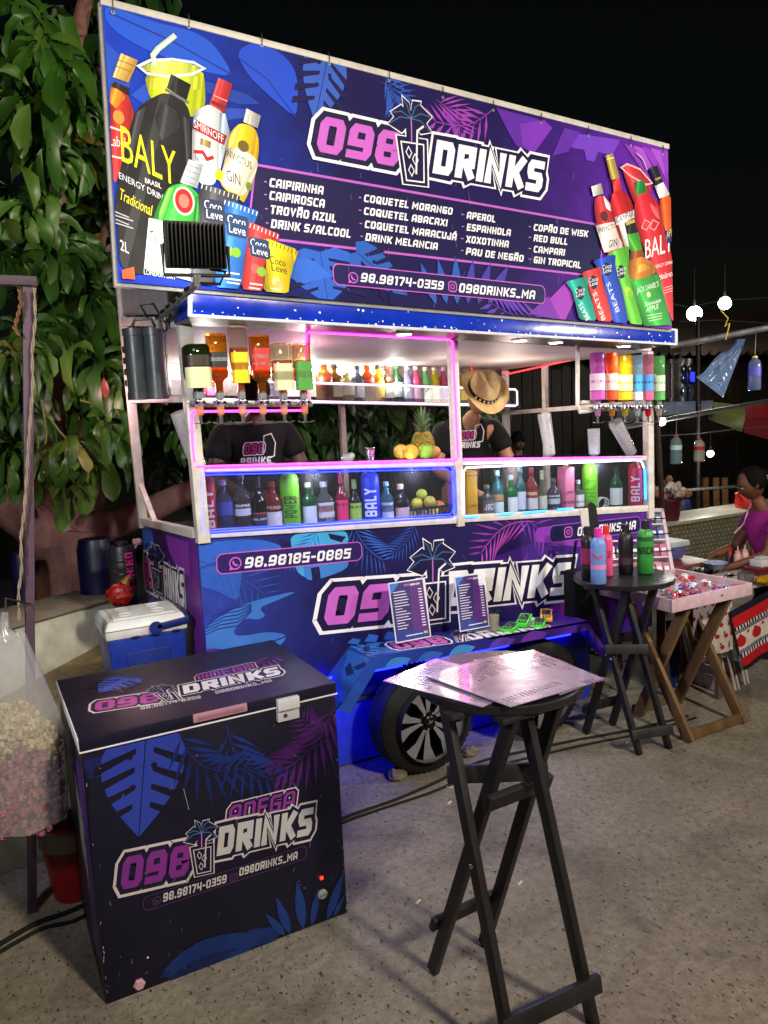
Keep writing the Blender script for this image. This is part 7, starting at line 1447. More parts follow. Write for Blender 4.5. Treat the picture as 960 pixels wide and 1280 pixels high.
# ------------------------------------------------------------------ twin-column speakers and floodlight
def speaker(lab, px, py0, py1, Y, w, yaw, dark='#2c3034', lit=False):
    a, b = PY(px, py0, Y), PY(px, py1, Y); h = a.z - b.z; W_ = w * mpp(b); t = thing('party_speaker', lab, 'speaker', b, 'twin-column speakers on the trailer'); M = Matrix.Translation(b) @ Matrix.Rotation(yaw, 4, 'Z'); r_ = W_ * .27
    mb = MB(); mb.box((-W_ / 2, .02, .02), (W_ / 2, .12, h - .02), '#17181b', .006, M=M); mb.build('cabinet', PLAST(), t)
    for sg in (-1, 1):
        c = M @ Vector((sg * W_ * .235, 0, 0)); mb = MB(); mb.lathe([(0, 0), (r_, 0), (r_, h * .1), (r_ * .93, h * .105), (r_ * .93, h * .89), (r_, h * .895), (r_, h), (0, h)], c, 28, dark)
        col = mb.build('column', surf('speaker_shell', .38, 0, .15, 20), t); mb = MB()
        if lit:
            for zz in (.22, .52, .74): mb.lathe([(0, .006), (r_ * .45, .004), (r_ * .6, .0), (r_ * .66, -.004)], c + M.to_3x3() @ Vector((0, -r_ * .95, h * zz)), 20, '#8a8c92' if zz < .5 else '#3a3c44', M=M.to_3x3() @ My)
            mb.build('driver', CHROME(), col)
        else:
            for k in range(5): mb.lathe([(r_ * .94, h * (.14 + k * .0)), (r_ * .96, h * .2), (r_ * .96, h * .8), (r_ * .94, h * .86)], c, 28, dark, a0=R(-120 + k * 10), a1=R(-117 + k * 10))
            mb.build('ribs', surf('speaker_shell', .38), col)
    mb = MB(); mb.tube([M @ Vector((-W_ * .3, .02, h)), M @ Vector((-W_ * .2, .03, h + .05)), M @ Vector((W_ * .2, .03, h + .05)), M @ Vector((W_ * .3, .02, h))], .008, 8, '#1a1a1e'); mb.build('handle', PLAST(), t)
    if lit: mb = MB(); mb.box((W_ * .1, -r_ - .006, h * .46), (W_ * .36, -r_ + .002, h * .68), '#2030ff', .002, M=M); mb.build('display', emit('display_blue', '#1a22ff', 3.0), t)
    else:
        
        for k in range(4): mb = MB(); mb.lathe([(.018, 0), (.016, .016), (.0, .018)], M @ Vector((-W_ * .5, .06, h * (.25 + k * .16))), 14, '#1a1c20', M=Matrix.Rotation(yaw + R(-90), 3, 'Z') @ Matrix.Rotation(R(90), 3, 'X')); mb.build('knob', PLAST(), t)
speaker('dark grey twin-column speaker hung in the left side frame', 186, 411, 499, 3.98, 50, R(-20), '#3a4044')
speaker('black twin-column speaker with a lit blue display at the right end', 850, 449, 502, 3.95, 42, R(18), '#1a1c20', True)
a0 = PY(198, 398, 3.88); pF = PY(245, 306, 3.02); t = thing('floodlight', 'black finned floodlight on a slanting pole in front of the banner', 'floodlight', a0)
mb = MB(); e = pF + Vector((0, .02, -.14)); mb.tube([a0 - Vector((0, 0, .05)), a0, a0.lerp(e, .5), e, e + Vector((0, 0, .03))], .016, 12, '#8a8884'); mb.build('pole', STEEL(), t)
mb = MB(); d = (e - a0); mb.tube([a0 + d * u + Vector((math.cos(u * 40) * .022, math.sin(u * 40) * .022, 0)) for u in [k / 80 for k in range(81)]], .006, 8, '#0f0f11')
mb.tube([a0 + Vector((-.05, 0, .0)), a0 + Vector((-.08, 0, .06)), a0 + Vector((-.02, 0, .07)), a0 + Vector((.03, 0, -.02)), a0 + Vector((.06, 0, .05)), a0 + Vector((.05, 0, -.05))], .006, 8, '#0f0f11'); mb.tube([e, e + Vector((.09, 0, .0)), e + Vector((.12, .01, .05)), e + Vector((.06, .02, .06))], .006, 8, '#0f0f11'); mb.build('cable', RUBBER(), t)
u = Vector((.12, .94, .1)).normalized(); q = u.to_track_quat('Y', 'Z').to_matrix().to_4x4(); M = Matrix.Translation(pF) @ q
mb = MB(); mb.box((-.116, 0, -.086), (.116, .045, .086), '#0e0e10', .006, M=M)
for k in range(15): x = -.106 + k * .0151; mb.box((x - .0022, -.028, -.078), (x + .0022, .002, .078), '#121214', .0008, M=M)
hs = mb.build('housing', surf('black_alloy', .45, .3, .2, 20), t)
mb = MB(); mb.tube([M @ Vector(v) for v in ((-.125, .02, .0), (-.125, .01, -.112), (.125, .01, -.112), (.125, .02, 0))], .008, 8, '#101012'); mb.build('bracket', PAINT(), t)
mb = MB(); mb.box((-.104, .045, -.076), (.104, .048, .076), '#fffaf0', M=M); mb.build('lens', emit('flood_lens', '#fff8ec', 14.0), hs)
lamp('floodlight_light', 'SPOT', M @ Vector((0, .07, 0)), LIGHT_FLOOD, (1, .98, .95), M @ Vector((.5, 1, .35)), spot_size=R(165), spot_blend=.9, shadow_soft_size=.09)
# ------------------------------------------------------------------ wooden tray table with sweets
HW, WD = .80, '#664d34'
Pf = [Vector((3.563, 2.975, .004)), Vector((4.04, 2.98, .004))]; Pb = [Vector((3.60, 3.44, .004)), Vector((4.03, 3.45, .004))]
q = [PZ(841, 757, .805), PZ(933, 739, .795), PZ(800, 727, .795), PZ(763, 741, .795)]
T0 = [Vector((3.46, 3.02, .80)), Vector((4.12, 3.02, .80)), Vector((4.12, 3.56, .80)), Vector((3.46, 3.56, .80))]
t = thing('tray_table', 'folding wooden table with crossed legs and white sweets tray', 'table', (3.8, 3.2, 0))
WM = surf('raw_timber', .65, 0, .4, 7, .2, 40, spec=.3, stretch=(1.2, 1.2, .35))
for a, b in ((Pf[0], Vector((3.56, 3.47, .80))), (Pf[1], Vector((4.04, 3.47, .80))), (Pb[0] + Vector((.035, 0, 0)), Vector((3.62, 3.06, .80))), (Pb[1] - Vector((.035, 0, 0)), Vector((3.98, 3.06, .80)))): mb = MB(); mb.bar(a, b, .03, .07, WD, .003); mb.build('leg', WM, t)
for a, b in ((Pf[0], Pf[1]), (Pb[0], Pb[1])): mb = MB(); mb.bar(a + Vector((0, .012, .035)), b + Vector((0, .012, .035)), .024, .06, WD, .003); mb.build('rung', WM, t)
mb = MB(); mb.box((T0[0].x, T0[0].y, .80), (T0[1].x, T0[2].y, .82), '#8a6a48', .002); mb.build('board', WM, t)
t = thing('sweets_tray', 'white painted tray of sweets on the wooden folding table', 'tray', (3.79, 3.29, .822)); mb = MB()
for lo, hi in (((3.44, 3.0, .80), (4.14, 3.016, .875)), ((3.44, 3.56, .80), (4.14, 3.576, .875)), ((3.44, 3.0165, .80), (3.456, 3.5595, .875)), ((4.124, 3.0165, .80), (4.14, 3.5595, .875))): mb.box(lo, hi, '#b89aa6', .002)
mb.box((3.4565, 3.0165, .822), (4.1235, 3.5595, .83), '#b4aab0'); mb.build('tray', PAINT(), t)
mb = MB(); mb.ball((3.86, 2.998, .84), .007, '#a0a0a4', 8); mb.build('screw', CHROME(), t)
rr = random.Random(14)
CCOL = (('pink', '#c84a70'), ('blue', '#2a4ab0'), ('red', '#b02430'), ('white', '#d8d0d4'), ('violet', '#7a3a9a'), ('silver', '#8f9098'))
spots = ((0, 0, 'front left corner'), (1, 0, 'front edge, left of centre'), (2, 0, 'front edge at the middle'), (3, 0, 'front edge, right of centre'), (4, 0, 'front right corner'), (0, 1, 'left side, middle row'), (1, 1, 'middle row, left of centre'), (2, 1, 'very middle'), (3, 1, 'middle row, right of centre'), (4, 1, 'right side, middle row'), (0, 2, 'back left corner'), (1, 2, 'back row, left of centre'), (2, 2, 'back row at the middle'), (3, 2, 'back row, right of centre'), (4, 2, 'back right corner'))
for i, j, wh in spots:
    nm, cc = CCOL[(i * 2 + j * 3) % 6]; c = Vector((3.53 + i * .125 + rr.uniform(-.03, .03), 3.08 + j * .17 + rr.uniform(-.03, .03), .846)); a = rr.uniform(0, 3.1); dx = Vector((math.cos(a), math.sin(a), 0)) * .03
    o = thing('wrapped_sweet', f'{nm} wrapped sweets on the tray, {wh}', 'sweet', c, 'sweets on the white tray'); mb = MB()
    for k in range(6):
        c2 = c + Vector((rr.uniform(-.05, .05), rr.uniform(-.06, .06), rr.uniform(-.002, .014))); mb.ball(c2, rr.uniform(.014, .023), cc if k < 3 else rr.choice(CCOL)[1], 8, (1.3, .9, .7), jit=.15); mb.mesh([c2 + dx * .6, c2 + dx * 1.2 + Vector((0, .012, .006)), c2 + dx * 1.2 - Vector((0, .012, .006)), c2 - dx * .6, c2 - dx * 1.2 + Vector((0, .012, .006)), c2 - dx * 1.2 - Vector((0, .012, .006))], [(0, 1, 2), (3, 4, 5)], cc)
    mb.build('wrapper', surf('sweet_foil', .25, .25, .2, 60), o, smooth=25)
# slanting cigarette rack
q = [PY(748, 728, 3.62), PY(838, 722, 3.62), PY(823, 628, 3.90), PY(738, 641, 3.90)]
t = thing('packet_rack', 'slanting white rack of small boxed packets behind the bar table bottles', 'rack', q[0]); ex, ey = (q[1] - q[0]), (q[3] - q[0]); n = ex.cross(ey).normalized(); at = lambda u, v, d=0: q[0] + ex * u + ey * v - n * -d
mb = MB()
for a, b in (((0, 0), (1, 0)), ((1, 0), (1, 1)), ((1, 1), (0, 1)), ((0, 1), (0, 0))): mb.bar(at(*a), at(*b), .03, .07, '#c4b0bc', .003, up=n, ext=.012)
mb.hexa([at(0, 0, -.04), at(1, 0, -.04), at(1, 1, -.04), at(0, 1, -.04), at(0, 0, -.03), at(1, 0, -.03), at(1, 1, -.03), at(0, 1, -.03)], '#a08a96'); mb.build('frame', PAINT(), t)
for v in (.28, .54, .78):
    mb = MB(); mb.bar(at(.02, v, .0), at(.98, v, .0), .07, .012, '#c9b6c2', .001, up=ey.normalized()); mb.build('ledge', PAINT(), t)
mb = MB()
for v in (.36, .62, .86): mb.tube([at(-.02, v, .042), at(1.06, v, .042)], .003, 6, '#28242c')
mb.build('guard_wire', STEEL(), t)
gp = 'packets on the slanting rack'
for r_, (v, h, cols) in enumerate(((.80, .14, ['#a0206a'] * 6 + ['#c8b020', '#2a2a30', '#5a6a9a']), (.56, .17, ['#d8d4d8'] * 6 + ['#1c1c20', '#3a3a78', '#4a5aa0']), (.30, .17, ['#1f3a3a', '#d0c8d0', '#26403c', '#c8c0c8', '#204038', '#d4ccd4', '#1c2420', '#8a2a60', '#b06a90']), (.03, .17, ['#b04a70', '#c07a94', '#8a5a70', '#b87a90', '#a04a6a', '#b890a4', '#98405a', '#c08098', '#a86a84']))):
    for k, cc in enumerate(cols):
        u0 = .03 + k * .106; lab = f"small boxed packet in the {('top', 'second', 'third', 'bottom')[r_]} row of the slanting rack, {('first', 'second', 'third', 'fourth', 'fifth', 'sixth', 'seventh', 'eighth', 'ninth')[k]} from the trailer"
        o = thing('packet', lab, 'packet', at(u0, v), gp); mb = MB(); P = [at(u0, v, .0), at(u0 + .09, v, .0), at(u0 + .09, v, .03), at(u0, v, .03)]; mb.hexa(P[::-1] + [p + ey * h for p in P[::-1]], cc, .001); mb.build('carton', PAPER(), o)
        mb = MB(); w = [at(u0 + .012, v + h * .35, .0312), at(u0 + .078, v + h * .35, .0312), at(u0 + .078, v + h * .7, .0312), at(u0 + .012, v + h * .7, .0312)]; mb.face(w, '#d8d0d8' if cc != '#d8d4d8' else '#2a4ab0'); mb.build('print', PAPER(), o)
# black cover with white card, black bag hung behind the bar table
p = PY(742, 660, 3.42); t = thing('menu_paddle', 'black rounded paddle with a white card standing behind the bar table bottles', 'paddle', p); mb = MB(); L = [PY(x, y, 3.42) for x, y in ((735, 690), (748, 688), (748, 650), (745, 632), (739, 627), (733, 633), (731, 655))]; mb.mesh(L + [k + Vector((0, .02, 0)) for k in L], [tuple(range(7)), tuple(range(13, 6, -1))] + [(i, 7 + i, 7 + (i + 1) % 7, (i + 1) % 7) for i in range(7)], '#16151a'); mb.build('paddle', PLAST(), t)
mb = MB(); L = [PY(x, y, 3.40) for x, y in ((728, 660), (737, 660), (735, 635), (725, 637))]; mb.hexa(L[:2] + [L[1] + Vector((0, .006, 0)), L[0] + Vector((0, .006, 0))] + [L[3], L[2], L[2] + Vector((0, .006, 0)), L[3] + Vector((0, .006, 0))], '#c9c4c4'); mb.build('card', PAPER(), t)
c = PY(724, 742, 3.62); t = thing('shoulder_bag', 'black cloth bag hanging against the trailer behind the bar table', 'bag', c); mb = MB(); mb.box(c - Vector((.085, .05, .16)), c + Vector((.085, .06, .16)), '#121116', .03); mb.build('pouch', CLOTH(), t); mb = MB(); mb.tube([c + Vector((-.06, 0, .15)), c + Vector((-.02, 0, .34)), c + Vector((.03, 0, .34)), c + Vector((.06, 0, .15))], .009, 8, '#121116'); mb.build('strap', CLOTH(), t)
# red stool behind the bar table
o = PZ(775, 850, 0); t = thing('metal_stool', 'low red stool with black metal legs in the shadow behind the bar table', 'stool', o); mb = MB(); mb.box(o + Vector((-.16, -.15, .43)), o + Vector((.16, .15, .46)), '#9a1414', .012); mb.build('seat', PLAST(), t)
for sx in (-1, 1):
    for sy in (-1, 1): mb = MB(); mb.tube([o + Vector((sx * .13, sy * .12, .43)), o + Vector((sx * .18, sy * .17, .0))], .010, 8, '#3a0c10'); mb.build('leg', PAINT(), t)
mb = MB(); mb.tube([o + Vector((a * .155, b * .145, .2)) for a, b in ((-1, -1), (1, -1), (1, 1), (-1, 1))], .008, 8, '#3a0c10', closed=True); mb.build('ring', PAINT(), t)
# ------------------------------------------------------------------ the next stall: table, cloths, folded chairs
def quadbox(name, lab, cat, P, h, col, mat, group=None, part='top', b=.004):
    o = P[0].copy(); t = thing(name, lab, cat, o, group); mb = MB(); mb.hexa(P + [p + Vector((0, 0, h)) for p in P], col, b); mb.build(part, mat, t); return t
zs = .74; S0, S1 = PZ(893, 742, zs), PZ(1040, 712, zs); S2, S3 = S1 + Vector((.04, .40, 0)), S0 + Vector((.04, .40, 0))
t = quadbox('stall_table', 'cluttered stall table under a printed cloth at the right edge', 'table', [p - Vector((0, 0, .02)) for p in (S0, S1, S2, S3)], .02, '#a89a9c', PAINT())
for p in (S0, S1, S2, S3): c = (S0 + S2) / 2; q = p.lerp(c, .12); mb = MB(); mb.bar(Vector((q.x, q.y, .003)), q - Vector((0, 0, .02)), .035, .035, '#5a4a40'); mb.build('leg', WOOD(), t)
def cloth(name, lab, P, nx, nz, fn, amp=.02):
    """hanging cloth over the quad P (top-left, top-right, bottom-right, bottom-left) with folds; fn(u, v) gives the woven colour"""
    t = thing(name, lab, 'cloth', P[3]); mb = MB(); e = (P[1] - P[0]).normalized(); n = Vector((e.y, -e.x, 0)); V = []
    for j in range(nz + 1):
        for i in range(nx + 1):
            u, v = i / nx, j / nz; V.append(P[0].lerp(P[1], u).lerp(P[3].lerp(P[2], u), v) + n * amp * (math.sin(u * 17 + 1.3 * v) + .5 * math.sin(u * 31)) * v)
    fs, cs = [], []
    for j in range(nz):
        for i in range(nx): a = j * (nx + 1) + i; fs.append((a, a + nx + 1, a + nx + 2, a + 1)); cs.append(fn((i + .5) / nx, (j + .5) / nz))
    mb.mesh(V, fs, cs); mb.build('fabric', CLOTH(), t, smooth=60); return t
def stripes(u, v):
    w = v
    if w < .12: return '#12122a'
    if w < .28: return '#b01820' if u < .85 else '#d04a1c'
    if w < .34: return '#c8c0c4' if int(u * 80) % 2 else '#1a1a30'
    if w < .40: return '#26264a' if int(u * 110) % 2 else '#8a8a98'
    if w < .66: return '#a01824' if (math.hypot((u * 7 + .3) % 1 - .5, (w - .53) * 3.2) < .28 or math.hypot((u * 15) % 1 - .5, (w - .44) * 9) < .2) else '#c4b8b4'
    if w < .72: return '#26264a' if int(u * 110) % 2 else '#8a8a98'
    if w < .78: return '#c8c0c4' if int(u * 80) % 2 else '#1a1a30'
    if w < .93: return '#a81420'
    return '#1a1016'
d = Vector((0, -.03, 0)); A0, A1, A2, A3 = PZ(905, 762, zs), PZ(1040, 690, zs), None, None
A0 = PY(913, 764, S0.y - .03); A1 = PY(1050, 690, S0.y - .03); A3 = PY(929, 838, S0.y - .02); A2 = PY(1060, 760, S0.y - .02)
cloth('striped_cloth', 'red, white and navy patterned cloth hanging from the stall table edge', [A0, A1, A2, A3], 300, 70, stripes, .008)
def cherries(u, v): return '#8a1824' if math.hypot((u * 5 + .5 * (int(v * 5) % 2)) % 1 - .5, (v * 5) % 1 - .5) < .22 else ('#2a2420' if math.hypot((u * 5 + .2 + .5 * (int(v * 5) % 2)) % 1 - .5, (v * 5 + .3) % 1 - .5) < .1 else '#b4a8a8')
cloth('cherry_cloth', 'white cloth printed with dark red cherries hanging left of the striped one', [PY(866, 752, S0.y - .005), PY(915, 744, S0.y - .005), PY(917, 812, S0.y - .005), PY(868, 825, S0.y - .005)], 60, 50, cherries, .008)
def rainbow(u, v):
    L = ['#0c1a50', '#143070', '#2a5a2a', '#6a6a14', '#8a6a10', '#5a6a18', '#1c5a3a', '#0c3a7a', '#0a2a6a']; return L[int(u * 8.99)]
cloth('parasol_cloth', 'folded parasol cloth in blue, green and yellow under the wooden table', [PY(832, 776, 3.72), PY(888, 770, 3.72), PY(905, 868, 3.66), PY(838, 878, 3.66)], 36, 20, rainbow, .03)
for k, (dx, lab) in enumerate(((0, 'white folding chair frame leaning nearest the wooden table'), (.06, 'white folding chair frame second in the leaning stack'), (.12, 'white folding chair frame leaning nearest the striped cloth'))):
    a, b = PY(884 + k * 14, 772 - k * 3, 3.40 + k * .03), PY(911 + k * 12, 884 - k * 5, 3.34 + k * .03); t = thing('folding_chair', lab, 'chair', b, 'folded chairs leaning on the stall'); e = Vector((.05, .30, 0))
    for nm, f in (('front_frame', 0), ('rear_frame', .035)): mb = MB(); off = Vector((f, 0, 0)); mb.tube([b + off, b.lerp(a, .92) + off, a + off + Vector((.01, .03, .01)), a + e + off + Vector((.01, -.03, .01)), b.lerp(a, .92) + e + off, b + e + off], .010, 8, '#b0a6ac'); mb.tube([b.lerp(a, .3) + off, b.lerp(a, .3) + e + off], .008, 8, '#b0a6ac'); mb.build(nm, PAINT(), t)
    mb = MB(); P = [b.lerp(a, .06) + Vector((.018, .03, 0)), b.lerp(a, .06) + Vector((.018, .27, 0)), b.lerp(a, .42) + Vector((.018, .28, 0)), b.lerp(a, .42) + Vector((.018, .03, 0))]; mb.hexa(P + [p + Vector((.014, 0, .002)) for p in P], '#b8a8b4', .003); mb.build('seat', PLAST(), t)
# things on the stall table
zt = zs + .002
def on_stall(x, y): p = PZ(x, y, zt); return p
def pot(name, lab, p, prof, col, cat, mat=None, grp=None, n=24, part='body'): t = thing(name, lab, cat, p, grp); mb = MB(); mb.lathe(prof, p, n, col); mb.build(part, mat or PLAST(), t); return t
for x, y, cc, lab in ((922, 708, '#c8989a', 'pale pink sauce bottle on the stall, left of its twin'), (931, 706, '#cfa8a4', 'pale pink sauce bottle on the stall, right of its twin'), (912, 706, '#4a1c24', 'dark red sauce bottle with red cap on the stall table'), (942, 703, '#7a1420', 'red sauce bottle right of the two pale pink ones')):
    p = on_stall(x, y); t = pot('sauce_bottle', lab, p, [(0, 0), (.026, 0), (.028, .01), (.028, .085), (.02, .1)], cc, 'bottle', None, 'sauce bottles on the stall'); mb = MB(); mb.lathe([(.021, .098), (.02, .112), (.008, .12), (.004, .155), (0, .156)], p, 16, cc if cc[1] == 'c' else '#b01820'); mb.build('nozzle', PLAST(), t)
pot('bowl', 'pale blue plastic bowl on the stall table', on_stall(894, 711), [(0, .0), (.05, 0), (.085, .045), (.09, .05), (.084, .05), (.05, .006), (0, .006)], '#8f9cc0', 'bowl')
p = on_stall(932, 730); t = pot('steel_mug', 'steel mug with a violet reflection on the stall table', p, [(0, 0), (.05, 0), (.052, .004), (.052, .08), (.048, .08), (.047, .006), (0, .006)], '#a8a6ac', 'mug', CHROME())
p = on_stall(905, 726); t = thing('kitchen_tongs', 'steel tongs and dark spoons lying on the stall table', 'utensils', p); mb = MB(); [mb.bar(p + Vector((-.1 + k * .03, -.02 + k * .02, .006 + .004 * k)), p + Vector((.1 + k * .02, .05 - k * .02, .012 + .004 * k)), .014, .004, ('#8a8a90', '#2a2a2e', '#9a9aa0', '#1c1c20')[k]) for k in range(4)]; mb.ball(p + Vector((.1, .03, .02)), .035, '#2a2a2e', 12, (1.2, .9, .3)); mb.build('tongs', CHROME(), t)
p = on_stall(950, 716); t = thing('napkin_box', 'white napkin pack in a red basket on the stall table', 'basket', p); mb = MB(); mb.box(p + Vector((-.10, -.07, 0)), p + Vector((.12, .07, .05)), '#5a0c14', .008); mb.build('basket', PLAST(), t); mb = MB(); mb.box(p + Vector((-.05, -.05, .051)), p + Vector((.09, .05, .10)), '#c4c4cc', .006); mb.box(p + Vector((-.03, -.03, .1)), p + Vector((.06, .03, .12)), '#b8b8c4', .01); mb.build('napkin', PAPER(), t)
p = on_stall(955, 730); t = thing('snack_packet', 'yellow snack packet on the stall table at the right edge', 'packet', p); mb = MB(); mb.ball(p + Vector((0, 0, .028)), .06, '#a8801c', 12, (1.3, .8, .5), jit=.12); mb.build('bag', surf('sweet_foil', .25), t, smooth=30)
for x, y, cc, lab in ((868, 716, '#3a3c34', 'dark crumpled wrapper heap at the left of the stall table'), (880, 708, '#6a6a5c', 'grey green crumpled wrapper heap beside the bowl'), (873, 725, '#8a8486', 'pale crumpled wrapper heap near the sweets tray')):
    p = on_stall(x, y); t = thing('wrapper_heap', lab, 'wrappers', p); mb = MB(); [mb.ball(p + Vector((rr.uniform(-.06, .06), rr.uniform(-.05, .05), .018)), .028, rr.choice([cc, '#9a9698', '#2a2a2c']), 8, (1.3, 1, .6), jit=.3) for k in range(7)]; mb.build('film', surf('sweet_foil', .25), t, smooth=20)
# red table and tub
q = [PZ(826, 718, .74), PZ(895, 707, .74), PZ(893, 693, .74), PZ(838, 697, .74)]; q[2] = q[1] + Vector((.02, .55, 0)); q[3] = q[0] + Vector((.02, .55, 0))
t = quadbox('red_table', 'red plastic table holding the lilac tub behind the sweets tray', 'table', q, .04, '#7a3a34', PLAST(), part='table_top', b=.01)
for p in q: c = (q[0] + q[2]) / 2; k = p.lerp(c, .12); mb = MB(); mb.bar(Vector((k.x, k.y, .003)), k, .045, .045, '#6a2a28', .004); mb.build('leg', PLAST(), t)
c = (q[0] + q[2]) / 2 + Vector((-.02, .03, .042)); k = mpp(c); t = thing('storage_tub', 'lilac blue plastic tub with white lid on the red table', 'tub', c); W_ = 27 * k; mb = MB(); mb.hexa([c + Vector((sx * W_ * .86, sy * .13, 0)) for sx, sy in ((-1, -1), (1, -1), (1, 1), (-1, 1))] + [c + Vector((sx * W_, sy * .16, 17 * k)) for sx, sy in ((-1, -1), (1, -1), (1, 1), (-1, 1))], '#5a62a0', .012); mb.build('tub', PLAST(), t); mb = MB(); mb.box(c + Vector((-W_ * 1.06, -.175, 17 * k)), c + Vector((W_ * 1.06, .175, 24 * k)), '#a9b4c0', .012); mb.build('lid', PLAST(), t)
# chequer-plate counter, grey panel, boards and hut
Yc = 6.1; a, b = PY(826, 655, Yc), PY(945, 660, Yc); t = thing('plate_counter', 'counter clad in diamond-patterned metal behind the lilac tub', 'counter', a); mb = MB(); mb.box((a.x - .8, Yc, .02), (b.x + 1.6, Yc + .5, a.z - .04), '#8a8878'); 
nx = 60
for i in range(nx):
    for j in range(9):
        x = a.x - .75 + i * .068 + (.034 if j % 2 else 0); z = a.z - .09 - j * .05; mb.mesh([(x - .026, Yc - .001, z), (x, Yc - .001, z - .020), (x + .026, Yc - .001, z), (x, Yc - .001, z + .020), (x, Yc - .011, z)], [(0, 1, 4), (1, 2, 4), (2, 3, 4), (3, 0, 4)], '#a09e8c')
mb.build('cladding', surf('patterned_metal', .4, .5, .2, 8), t, smooth=0); mb = MB(); mb.box((a.x - .85, Yc - .03, a.z - .038), (b.x + 1.6, Yc + .55, a.z), '#a8a496', .004); mb.build('counter_top', PAINT(), t)
zc2 = a.z
def behind(x, y, Y): return PY(x, y, Y)
a, b = PY(868, 652, 7.0), PY(914, 632, 7.0); t = thing('grey_panel', 'flat grey panel leaning behind the metal counter', 'panel', a); mb = MB(); mb.box((a.x - .2, 7.0, .3), (b.x + .25, 7.03, b.z), '#5a5c58', .004); mb.build('panel', PAINT(), t)
p = PY(836, 655, 5.75); p = PY(836, 657, 6.25); p.z = zc2; r_ = 16 * mpp(p); t = pot('plant_pot', 'burgundy pot heaped with white and pink popcorn bags by the trailer corner', p, [(0, 0), (r_ * .75, 0), (r_, 24 * mpp(p)), (r_ * 1.06, 25 * mpp(p)), (r_ * 1.06, 28 * mpp(p)), (r_ * .9, 28 * mpp(p))], '#4a0f24', 'pot', part='pot'); mb = MB(); [mb.ball(p + Vector((rr.gauss(0, r_ * .75), rr.gauss(0, r_ * .6), 28 * mpp(p) + abs(rr.gauss(0, r_ * .55)))), r_ * .28, rr.choice(['#b8a8a4', '#a88a84', '#c4b8b4', '#8a5a50']), 8, jit=.3) for k in range(60)]; pc = mb.build('popcorn', surf('popcorn', .8), t, smooth=0)
drum('dark blue drum behind the burgundy pot', 852, 625, 700, 6.9, 22, '#0a1a50')
p = PY(934, 655, 6.3); p.z = zc2; k = mpp(p); t = pot('kettle', 'red kettle on the metal counter beside the woman', p, [(0, 0), (14 * k, 0), (15 * k, 8 * k), (11 * k, 20 * k), (5 * k, 24 * k), (0, 26 * k)], '#c01c14', 'kettle'); mb = MB(); mb.tube([p + Vector((-12 * k, 0, 8 * k)), p + Vector((-19 * k, 0, 16 * k)), p + Vector((-21 * k, 0, 20 * k))], [4 * k, 3 * k, 2 * k], 10, '#c01c14'); mb.build('spout', PLAST(), t); mb = MB(); mb.tube([p + Vector((-8 * k, 0, 22 * k)), p + Vector((0, 0, 34 * k)), p + Vector((8 * k, 0, 22 * k))], 1.6 * k, 8, '#1c1414'); mb.build('handle', PLAST(), t)
t = thing('market_hut', 'dark board-walled market hut with tiled roof behind the stalls', 'hut', (9, 9.5, 0)); mb = MB(); rr = random.Random(31)
for i in range(70): x = 4.6 + i * .2; mb.box((x, 9.5 + rr.uniform(-.02, .02), .05), (x + .19, 9.56, 2.9 + rr.uniform(-.05, .05)), rr.choice(['#17120e', '#19130f', '#16110e', '#1b1410']))
mb.build('wall', WOOD(), t, smooth=0); mb = MB()
for j in range(8):
    for i in range(60): x = 4.4 + i * .24; y = 9.0 + j * .32; z = 2.85 + j * .13; mb.lathe([(.12, 0), (.11, .36)], (x, y, z), 6, rr.choice(['#241510', '#1c110d', '#2a1810']), M=Matrix.Rotation(R(-68), 3, 'X'), a0=0, a1=math.pi)
mb.build('roof', surf('clay_tile', .8, 0, .3, 14, .15, 60), t, smooth=40)
for px, lab in ((884, 'pale upright plank leaning in the boards behind the counter'), (897, 'brown upright plank beside the pale one behind the counter'), (908, 'narrow upright plank at the right of the leaning boards')):
    a, b = PY(px, 632, 7.4), PY(px - 2, 597, 7.5); t = thing('plank', lab, 'board', a, 'planks leaning behind the counter'); mb = MB(); mb.bar(Vector((a.x, a.y, .02)), b, .09, .025, rr.choice(['#7a5a3a', '#6a4a2c']), .003, up=(1, 0, 0)); mb.build('plank', WOOD(), t)
a, b = PY(830, 614, 6.9), PY(925, 610, 6.9); t = thing('steel_bar', 'long grey steel bar lying across above the metal counter', 'bar', a); mb = MB(); mb.tube([a - Vector((.3, 0, 0)), b + Vector((.6, 0, 0))], .022, 10, '#7a7a7c'); mb.build('bar', STEEL(), t)
# tarpaulins over the far stalls
for L, Y, cc, lab in (([(770, 528), (890, 512), (892, 500), (772, 505)], 7.2, '#14284a', 'blue tarpaulin roof of the stall beyond the trailer'), ([(886, 524), (928, 540), (934, 508), (884, 501)], 7.0, '#4a5216', 'yellow green tarpaulin roof between the blue and red ones'), ([(930, 541), (1060, 575), (1060, 500), (932, 506)], 6.8, '#74141c', 'red tarpaulin roof at the right edge')):
    P = [PY(L[0][0], L[0][1], Y), PY(L[1][0], L[1][1], Y), PY(L[2][0], L[2][1], Y + 1.2), PY(L[3][0], L[3][1], Y + 1.2)]; t = thing('tarpaulin', lab, 'tarpaulin', P[0], 'tarpaulin roofs of the far stalls'); mb = MB(); V = []
    for j in range(9):
        for i in range(17): u, v = i / 16, j / 8; p = P[0].lerp(P[1], u).lerp(P[3].lerp(P[2], u), v); V.append(p - Vector((0, 0, .10 * math.sin(math.pi * u) * math.sin(math.pi * v) + .003 * math.sin(u * 9))))
    mb.mesh(V, [(j * 17 + i, j * 17 + i + 1, (j + 1) * 17 + i + 1, (j + 1) * 17 + i) for j in range(8) for i in range(16)], cc); mb.build('sheet', surf('tarp_sheet', .45, 0, .3, 6, .2, 12), t, smooth=60)
